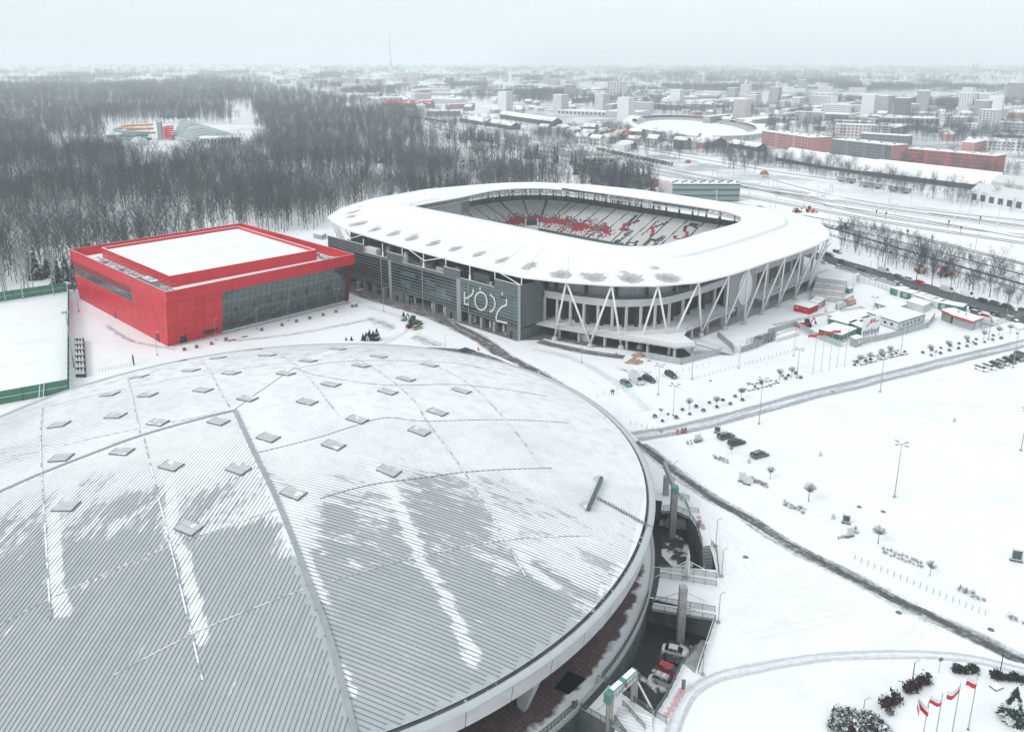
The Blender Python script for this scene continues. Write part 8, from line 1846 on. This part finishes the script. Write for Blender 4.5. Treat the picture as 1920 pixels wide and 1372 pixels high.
# ---- trees ---------------------------------------------------------------
def bare_tree(seed, h, spread, lean=.03, low=.35, tw=.045, density=1.0, vase=.5):
    R_ = random.Random(seed); tr = MB('bark'); cr = MB('twig'); path_ = []
    for i in range(6): f_ = i/5; path_.append(Vector((R_.gauss(0,lean)*h*f_, R_.gauss(0,lean)*h*f_, h*.86*f_)))
    r0 = .010*h+.03; tr.tube(path_, r0, 5, .03, cap=False)
    def at(f_): x = f_*5; i = min(int(x), 4); return path_[i].lerp(path_[i+1], x-i)
    nl = int(15*density)
    for i in range(nl):
        f_ = lerp(low, .98, (i+R_.random()*.6)/nl); p = at(f_); a = i*2.4+R_.random()*.8; k = 1-(f_-low)/(1-low); L = spread*(.45+.55*math.sin(math.pi*min(1,.25+.75*k)))*R_.uniform(.8,1.15); up = lerp(.9, 1.7, 1-k)*vase*2
        d = Vector((math.cos(a), math.sin(a), up)).normalized(); e = p+d*L*1.35; md = p.lerp(e,.5)+Vector((R_.gauss(0,.12),R_.gauss(0,.12),.12))*L*.5; w = r0*.42*(.5+k*.6)
        tr.tube([p, md, e], w, 3, w*.25, cap=False)
        for j in range(int(9*density)):
            g_ = R_.uniform(.22,1.0); s = (p.lerp(md,g_*2) if g_ < .5 else md.lerp(e,g_*2-1)); dd = (d*.7+Vector((R_.gauss(0,.55),R_.gauss(0,.55),R_.gauss(.35,.35)))).normalized(); l2 = L*R_.uniform(.28,.55)*(1.15-g_*.45); t_ = s+dd*l2
            sd_ = dd.cross(Vector((R_.gauss(0,1),R_.gauss(0,1),R_.gauss(0,1)))).normalized()*tw*.9; cr.face([s-sd_, s+sd_, t_])
            for k2 in range(4):
                g2 = R_.uniform(.2,.95); s2 = s.lerp(t_,g2); d2 = (dd*.5+Vector((R_.gauss(0,.6),R_.gauss(0,.6),R_.gauss(.3,.4)))).normalized(); l3 = l2*R_.uniform(.35,.7); sd2 = d2.cross(Vector((R_.gauss(0,1),R_.gauss(0,1),R_.gauss(0,1)))).normalized()*tw*.62; cr.face([s2-sd2, s2+sd2, s2+d2*l3])
    return tr, cr
TP = []
mat('twig_mid', (.068,.092,.10), .9, .2, .3); mat('twig_deep', (.026,.042,.05), .9, .2, .3); mat('bark_mid', (.12,.13,.135), .9, .3, .6)
for k, (h_, sp_, kw, mm) in enumerate(((21,5.4,dict(low=.36,density=1.25),0),(19,5.8,dict(low=.32,density=1.35),0),(22,5.0,dict(low=.42,density=1.25),0),(17,6.2,dict(low=.28,density=1.35),0),(20,3.0,dict(low=.35,density=1.0,vase=.8),1),(13,4.6,dict(low=.22,density=1.2,lean=.05),0),(22,2.0,dict(low=.08,density=1.3,vase=1.3),0))):
    r = proto('bare_tree', 'tree'); tr, cr = bare_tree(k+3, h_, sp_, **kw)
    if k == 1: cr.mats = [M('twig_mid')]; tr.mats = [M('bark_mid')]
    if k == 2: cr.mats = [M('twig_deep')]
    if k == 3: cr.mats = [M('twig_mid')]
    if mm: tr.mats = [M('birch_bark')]; cr.mats = [M('birch_twig')]
    lp(r, tr, 'trunk'); lp(r, cr, 'crown'); TP.append(r)
r = proto('conifer_tree', 'conifer'); m = MB('conifer'); conifer(m, 15, 3.4, 2, 24); lp(r, m, 'crown'); m = MB('bark'); m.tube([(0,0,0),(0,0,2.5)], .25, 6); lp(r, m, 'trunk'); TP.append(r)
for q, l_ in (((1183,196),'tall poplar left of the oval stadium, nearest one'),((1207,190),'tall poplar behind the oval stadium, farther one')): place(TP[6], G(*q), 0, l_, scale=1.3)
# named trees by the street
for k, (x, y) in enumerate(((1548,479),(1646,497),(1658,503),(1680,504),(1718,525),(1747,535),(1783,537),(1817,548),(1855,557))):
    place(TP[(3,5,0,5,3,3,5,5,3)[k]], G(x,y), k*1.1, ('dark bare street tree at the stadium roof edge','bare tree above the white van on the street','second bare tree close behind the one above the white van','leaning bare tree with forked trunk before the depot','bare tree right of the depot fence','bare tree above the red car','bare tree over the white box van','thin bare tree behind the white minibus','large twin-stemmed bare tree near the right of the street')[k], scale=(.85,.85,.8,.85,1.0,.95,.85,.75,1.05)[k])
place(rb_protos[1], G(1889,572), 1, 'bushy pale round tree beside the street at the right', scale=1.9)
STX, STY = SO.x, SO.y
def in_stadium(x, y, pad=9):
    u, v = LU((x,y)); return -178-pad < u < 50+pad and 0-pad < v < 186+pad
def in_hall(x, y, pad=7):
    d = Vector((x-Fc.x, y-Fc.y)); s, t__ = d.x*e1.x+d.y*e1.y, d.x*e2.x+d.y*e2.y; return -pad < s < L1+pad and -pad < t__ < L2+pad
PG = lambda ps: [(v.x,v.y) for v in GG(ps)]
forest = PG([(-420,600),(-120,585),(128,556),(152,548),(300,500),(440,440),(560,437),(596,428),(640,410),(700,395),(1240,420),(1228,352),(1130,322),(1000,288),(900,258),(800,231),(700,206),(640,193),(560,178),(480,163),(350,160),(0,163),(-420,165)])
clear = [PG([(190,238),(310,232),(440,236),(505,262),(480,288),(400,302),(300,304),(235,298),(190,272)]), PG([(425,206),(472,203),(500,262),(445,262)]), PG([(330,285),(260,290),(255,312),(300,325),(335,300)]), PG([(640,332),(700,338),(860,372),(850,380),(640,343)]), PG([(862,338),(892,338),(900,378),(860,378)]), PG([(90,270),(140,262),(150,285),(100,300)]), PG([(410,175),(560,190),(640,205),(560,188),(500,178)])]
thin = PG([(800,232),(1240,352),(1240,420),(1080,380),(900,330),(760,290)])
R3 = random.Random(77); pts_forest = []
def addtree(x, y, v, s): pts_forest.append((x, y, v, s))
# near wood: jittered, spacing by distance
y_ = 300.0
ymax = 3050.0
cell = lambda Y: 6.0 if Y < 620 else 7.2 if Y < 900 else 9.0 if Y < 1500 else 13
Y = 240.0
while Y < ymax:
    c = cell(Y); X = -Y*.72-120
    while X < Y*.45:
        x, y = X+R3.uniform(-.5,.5)*c, Y+R3.uniform(-.5,.5)*c
        if inpoly(x, y, forest) and not in_stadium(x, y) and not in_hall(x, y) and not any(inpoly(x+18*noise.noise(Vector((x*.03,y*.03,5))), y+40*noise.noise(Vector((x*.03,y*.02,9))), q) for q in clear) and (x+174)**2*0+1:
            den = noise.noise(Vector((x*.012,y*.012,0)))*.9+.85
            if inpoly(x, y, thin): den = noise.noise(Vector((x*.02,y*.02,4)))*1.3+.42
            if y < 420 and x > -140: den *= .9
            if y > 2200: den -= (y-2200)/850*.9*R3.random()
            if R3.random() < den:
                n_ = noise.noise(Vector((x*.018,y*.018,7))); v = R3.choice(((0,2,0,2,1),(0,1,2,3,3),(1,3,1,3,0))[0 if noise.noise(Vector((x*.009,y*.009,21))) < -.12 else 2 if noise.noise(Vector((x*.009,y*.009,21))) > .15 else 1])
                if n_ > .22 and R3.random() < .55 or R3.random() < .05: v = 4
                if noise.noise(Vector((x*.01,y*.01,11))) > (.48 if not inpoly(x,y,thin) else .16) and R3.random() < .6: v = 7
                addtree(x, y, v, R3.uniform(.72,1.12)*(1.0 if y < 1500 else 1.15))
        X += c
    Y += c
pts_forest.sort(key=lambda p: p[1]-abs(p[0])*.0)
near_n = 285
for k, (x, y, v, s) in enumerate(pts_forest[:near_n]):
    lab = {4:'pale slender birch at the near edge of the wood',7:'dark conifer at the near edge of the wood'}.get(v, 'tall bare dark-trunked tree at the near edge of the wood')
    place(TP[v], (x,y,0), R3.uniform(0,6.28), lab, {4:'pale birches at the edge of the wood',7:'conifers at the edge of the wood'}.get(v,'bare trees at the near edge of the wood'), scale=s)
far_pts = pts_forest[near_n:]
# trees of the town and the railway fringe
def scatter(poly, n, vs, s0, s1, clump=.0, seed=1):
    R_ = random.Random(seed); P_ = PG(poly); xs = [p[0] for p in P_]; ys = [p[1] for p in P_]; k = 0; out = []
    while len(out) < n and k < n*60:
        k += 1; x, y = R_.uniform(min(xs),max(xs)), R_.uniform(min(ys),max(ys))
        if not inpoly(x, y, P_): continue
        if clump and noise.noise(Vector((x*(.015 if seed < 12 else .004),y*(.015 if seed < 12 else .0022),seed))) < clump-.25+R_.random()*.2: continue
        if in_stadium(x, y, 4): continue
        out.append((x, y, R_.choice(vs), R_.uniform(s0,s1)))
    return out
town = []
town += scatter([(1570,440),(1640,452),(1760,492),(1920,545),(1990,560),(1990,590),(1900,578),(1780,535),(1640,490),(1575,470)], 280, (3,5,5,0), .15,.62, .0, 3)
town += scatter([(1575,425),(1700,458),(1930,535),(1930,520),(1700,445),(1590,412)], 160, (5,5,3), .15,.35, 0, 4)
town += scatter([(1320,290),(1460,318),(1640,360),(1870,395),(1920,400),(1920,380),(1620,330),(1440,300),(1330,276)], 480, (0,1,3,5,5), .25,.7, .0, 5)
town += scatter([(1000,262),(1180,292),(1420,330),(1440,300),(1300,270),(1150,245),(1010,240)], 460, (0,1,3,5), .4,.8, .05, 6)
town += scatter([(1400,300),(1880,330),(1930,330),(1930,345),(1860,340),(1400,310)], 60, (0,1,3), .5,.85, 0, 7)
town += scatter([(1440,255),(1560,262),(1700,262),(1930,300),(1930,265),(1700,240),(1440,232)], 460, (0,1,2,3), .55,.95, .0, 8)
town += scatter([(700,214),(1000,285),(1180,300),(1000,245),(830,205),(700,196)], 320, (0,1,3,5), .4,.8, .1, 9)
town += scatter([(1240,210),(1520,215),(1520,232),(1240,222)], 170, (0,1,3), .7,1.1, .0, 10)
town += scatter([(850,190),(1240,212),(1240,185),(900,172)], 1000, (0,1,3,6), .6,1.1, .05, 11)
town += scatter([(1424,268),(1560,288),(1700,312),(1870,330),(1870,318),(1700,300),(1560,280),(1424,262)], 75, (0,1,3,5), .5,.85, .0, 23)
town += scatter([(640,190),(860,200),(1240,175),(1240,150),(640,150)], 2000, (0,1,3), .8,1.15, .42, 12)
town += scatter([(1240,205),(1930,245),(1930,160),(1240,150)], 3600, (0,1,3), .75,1.1, .42, 13)
town += scatter([(1240,160),(1500,168),(1480,140),(1240,138)], 900, (0,1,3), 1.0,1.5, .0, 14)
town += scatter([(-300,165),(640,185),(640,140),(-300,135)], 4200, (0,1,3), 1.0,1.3, .34, 15)
town += scatter([(600,150),(2200,160),(2200,128),(600,128)], 8500, (0,1,3), 1.0,1.4, .30, 16)
town += scatter([(1060,320),(1240,350),(1240,372),(1090,350)], 90, (0,3,5,7), .45,.8, .0, 17)
town += scatter([(1700,245),(1930,262),(1930,235),(1700,222)], 140, (0,1,6), .6,1.1, .0, 18)
rc = PG([(600,165),(700,201),(900,255),(1100,302),(1300,340),(1470,366),(1600,375),(1990,410),(1990,560),(1700,470),(1400,395),(1250,372),(900,272),(680,214),(560,172)])
rc2 = PG([(600,165),(700,201),(900,255),(1100,302),(1300,345),(1470,372),(1990,428),(1990,530),(1700,456),(1400,392),(1250,372),(900,278),(680,216)])
town = [p for p in town if not inpoly(p[0], p[1], rc2) or inpoly(p[0],p[1],PG([(1570,412),(1930,500),(1990,600),(1570,480)]))]
allf = far_pts+town
me = bpy.data.meshes.new('woodland'); me.from_pydata([(x,y,0) for x,y,_,_ in allf], [], [])
for nm, dt, vals in (('variant','INT',[p[2] for p in allf]), ('size','FLOAT',[p[3] for p in allf]), ('turn','FLOAT',[R3.uniform(0,6.28) for _ in allf])): at = me.attributes.new(nm, dt, 'POINT'); at.data.foreach_set('value', vals)
wood = link('woodland', me, kind='stuff', label='mass of bare winter trees beyond the arena and over the town', cat='wood')
ng = bpy.data.node_groups.new('woodland', 'GeometryNodeTree'); ng.interface.new_socket('Geometry', in_out='INPUT', socket_type='NodeSocketGeometry'); ng.interface.new_socket('Geometry', in_out='OUTPUT', socket_type='NodeSocketGeometry')
gi, go = ng.nodes.new('NodeGroupInput'), ng.nodes.new('NodeGroupOutput'); acc_ = None; outs = []
def nattr(nm, dt): n = ng.nodes.new('GeometryNodeInputNamedAttribute'); n.data_type = dt; n.inputs['Name'].default_value = nm; return [o for o in n.outputs if o.enabled and o.name == 'Attribute'][0]
va, si_, tu = nattr('variant','INT'), nattr('size','FLOAT'), nattr('turn','FLOAT')
cbx = ng.nodes.new('ShaderNodeCombineXYZ'); ng.links.new(tu, cbx.inputs[2]); jn = ng.nodes.new('GeometryNodeJoinGeometry')
for k, pr in enumerate(TP):
    jo = ng.nodes.new('GeometryNodeJoinGeometry')
    for c, _ in KIDS[pr.name]: oi = ng.nodes.new('GeometryNodeObjectInfo'); oi.inputs['Object'].default_value = c; oi.transform_space = 'ORIGINAL'; ng.links.new(oi.outputs['Geometry'], jo.inputs[0])
    cmp_ = ng.nodes.new('FunctionNodeCompare'); cmp_.data_type = 'INT'; cmp_.operation = 'EQUAL'; ii = [s for s in cmp_.inputs if s.enabled]; ng.links.new(va, ii[0]); ii[1].default_value = k
    ip_ = ng.nodes.new('GeometryNodeInstanceOnPoints'); ng.links.new(gi.outputs[0], ip_.inputs['Points']); ng.links.new(jo.outputs[0], ip_.inputs['Instance']); ng.links.new(cmp_.outputs[0], ip_.inputs['Selection']); ng.links.new(cbx.outputs[0], ip_.inputs['Rotation']); ng.links.new(si_, ip_.inputs['Scale']); ng.links.new(ip_.outputs[0], jn.inputs[0])
ng.links.new(jn.outputs[0], go.inputs[0]); md_ = wood.modifiers.new('grow', 'NODES'); md_.node_group = ng
# ---- the town: houses one by one near, mass beyond
wc_ = {'pale_wall':'pale','cream':'cream','grey_wall':'grey','white_wall':'white','pink_wall':'pinkish','panel_dark':'dark'}; R4 = random.Random(31); houses = []
def zone(poly, n, kind_, seed, minsep=14):
    R_ = random.Random(seed); P_ = PG(poly); xs = [p[0] for p in P_]; ys = [p[1] for p in P_]; k = 0; got = []
    while len(got) < n and k < n*40:
        k += 1; x, y = R_.uniform(min(xs),max(xs)), R_.uniform(min(ys),max(ys))
        if not inpoly(x, y, P_) or inpoly(x, y, rc) or inpoly(x, y, forest): continue
        if any(abs(x-g_[0]) < minsep and abs(y-g_[1]) < minsep for g_ in got[-200:]): continue
        got.append((x, y, kind_, R_.random(), R_.random(), R_.random()))
    return got
houses += zone([(660,196),(1160,232),(1240,200),(1240,170),(620,168)], 95, 'mix', 1, 26)
houses += zone([(1430,250),(1930,300),(1930,205),(1240,180),(1240,205)], 170, 'mix', 2, 24)
houses += zone([(1000,250),(1170,290),(1400,285),(1300,262),(1160,250)], 26, 'low', 3, 18)
far_h = zone([(620,168),(1930,205),(2100,150),(560,140)], 520, 'mix', 4, 34)+zone([(-200,158),(560,160),(600,132),(-200,132)], 420, 'mix', 5, 40)+zone([(560,142),(2200,152),(2200,124),(500,124)], 800, 'far', 6, 75)+zone([(-300,134),(560,140),(560,123),(-300,123)], 420, 'far', 7, 90)
wl = ['pale_wall','cream','grey_wall','white_wall','pale_wall','grey_wall','panel_dark','pale_wall','grey_wall','white_wall','pale_wall','pink_wall']
def hbuild(h, mbs=None):
    x, y, kd, r1, r2, r3 = h; ang = rad(-38)+(rad(90) if r2 > .6 else 0)+(r3-.5)*.3
    if kd == 'far': w, d_, hh = (60,14,16+r2*14) if r1 < .25 else (18,18,34) if r1 < .36 else (40,40,8) if r1 < .5 else (14,11,7)
    elif kd == 'low' or r1 < .52: w, d_, hh = 12+r2*7, 9+r3*3, 5+r1*6
    elif r1 < .8: w, d_, hh = 36+r2*30, 12, 9+r3*9
    elif r1 < .93: w, d_, hh = 45+r2*35, 25+r3*20, 7+r1*3
    else: w, d_, hh = 20, 20, 30+r3*8
    wm = wl[int(r2*len(wl)) % len(wl)]; return ang, w, d_, hh, 'grey_wall' if wm == 'pink_wall' and hh > 16 else wm
for k, h in enumerate(houses):
    ang, w, d_, hh, wm = hbuild(h); x, y = h[0], h[1]; kindn = 'low snow roofed house' if hh < 11 and w < 22 else 'long apartment row' if d_ <= 13 else 'tall block of flats' if hh > 25 else 'wide flat warehouse'
    t = thing('house' if 'house' in kindn else 'building', (x,y,0), wc_[wm]+' '+kindn+' in the town beyond the railway', 'house' if 'house' in kindn else 'building', wc_[wm]+' '+kindn+' group in the town', ang); c, s = math.cos(ang), math.sin(ang); q = lambda u, v, z: Vector((x+u*c-v*s, y+u*s+v*c, z))
    m = MB(wm); m.box((x,y,0), (w,d_,hh), ang); m.build('wall', t)
    if w < 22 and hh < 14:
        m = MB('snow_roof'); rz = hh+d_*.33; m.face([q(-w/2-.4,-d_/2-.4,hh), q(w/2+.4,-d_/2-.4,hh), q(w/2+.4,0,rz), q(-w/2-.4,0,rz)]); m.face([q(-w/2-.4,d_/2+.4,hh), q(-w/2-.4,0,rz), q(w/2+.4,0,rz), q(w/2+.4,d_/2+.4,hh)]); m.face([q(-w/2,-d_/2,hh), q(-w/2,0,rz), q(-w/2,d_/2,hh)]); m.build('roof', t)
    else: m = MB('snow_roof'); m.box((x,y,hh), (w+.6,d_+.6,.7), ang); m.build('roof', t)
    if hh > 8:
        m = MB('far_window'); ns = max(2,int(hh/3)); nc = max(3,int(w/4))
        for s_ in range(ns):
            for k_ in range(nc):
                for sg in (-1,1): u0 = -w/2+w*(k_+.25)/nc; u1 = u0+w/nc*.5; z0 = hh*(s_+.3)/ns; m.face([q(u0,sg*(d_/2+.06),z0), q(u1,sg*(d_/2+.06),z0), q(u1,sg*(d_/2+.06),z0+1.5), q(u0,sg*(d_/2+.06),z0+1.5)])
        m.build('windows', t, kind='stuff')
m = MB('pale_wall','cream','grey_wall','white_wall','pink_wall','snow_roof','panel_dark'); ix = {'pale_wall':0,'cream':1,'grey_wall':2,'white_wall':3,'pink_wall':4}
for h in far_h:
    ang, w, d_, hh, wm = hbuild(h)
    if wm == 'pink_wall' and h[3] > .12: wm = 'panel_dark'
    m.use(ix.get(wm, 6)); m.box((h[0],h[1],0), (w,d_,hh), ang); m.use(5).box((h[0],h[1],hh), (w+1,d_+1,.9), ang)
m.build('far_town', kind='stuff', label='far rooftops and blocks of the hazy town up to the horizon', cat='town')
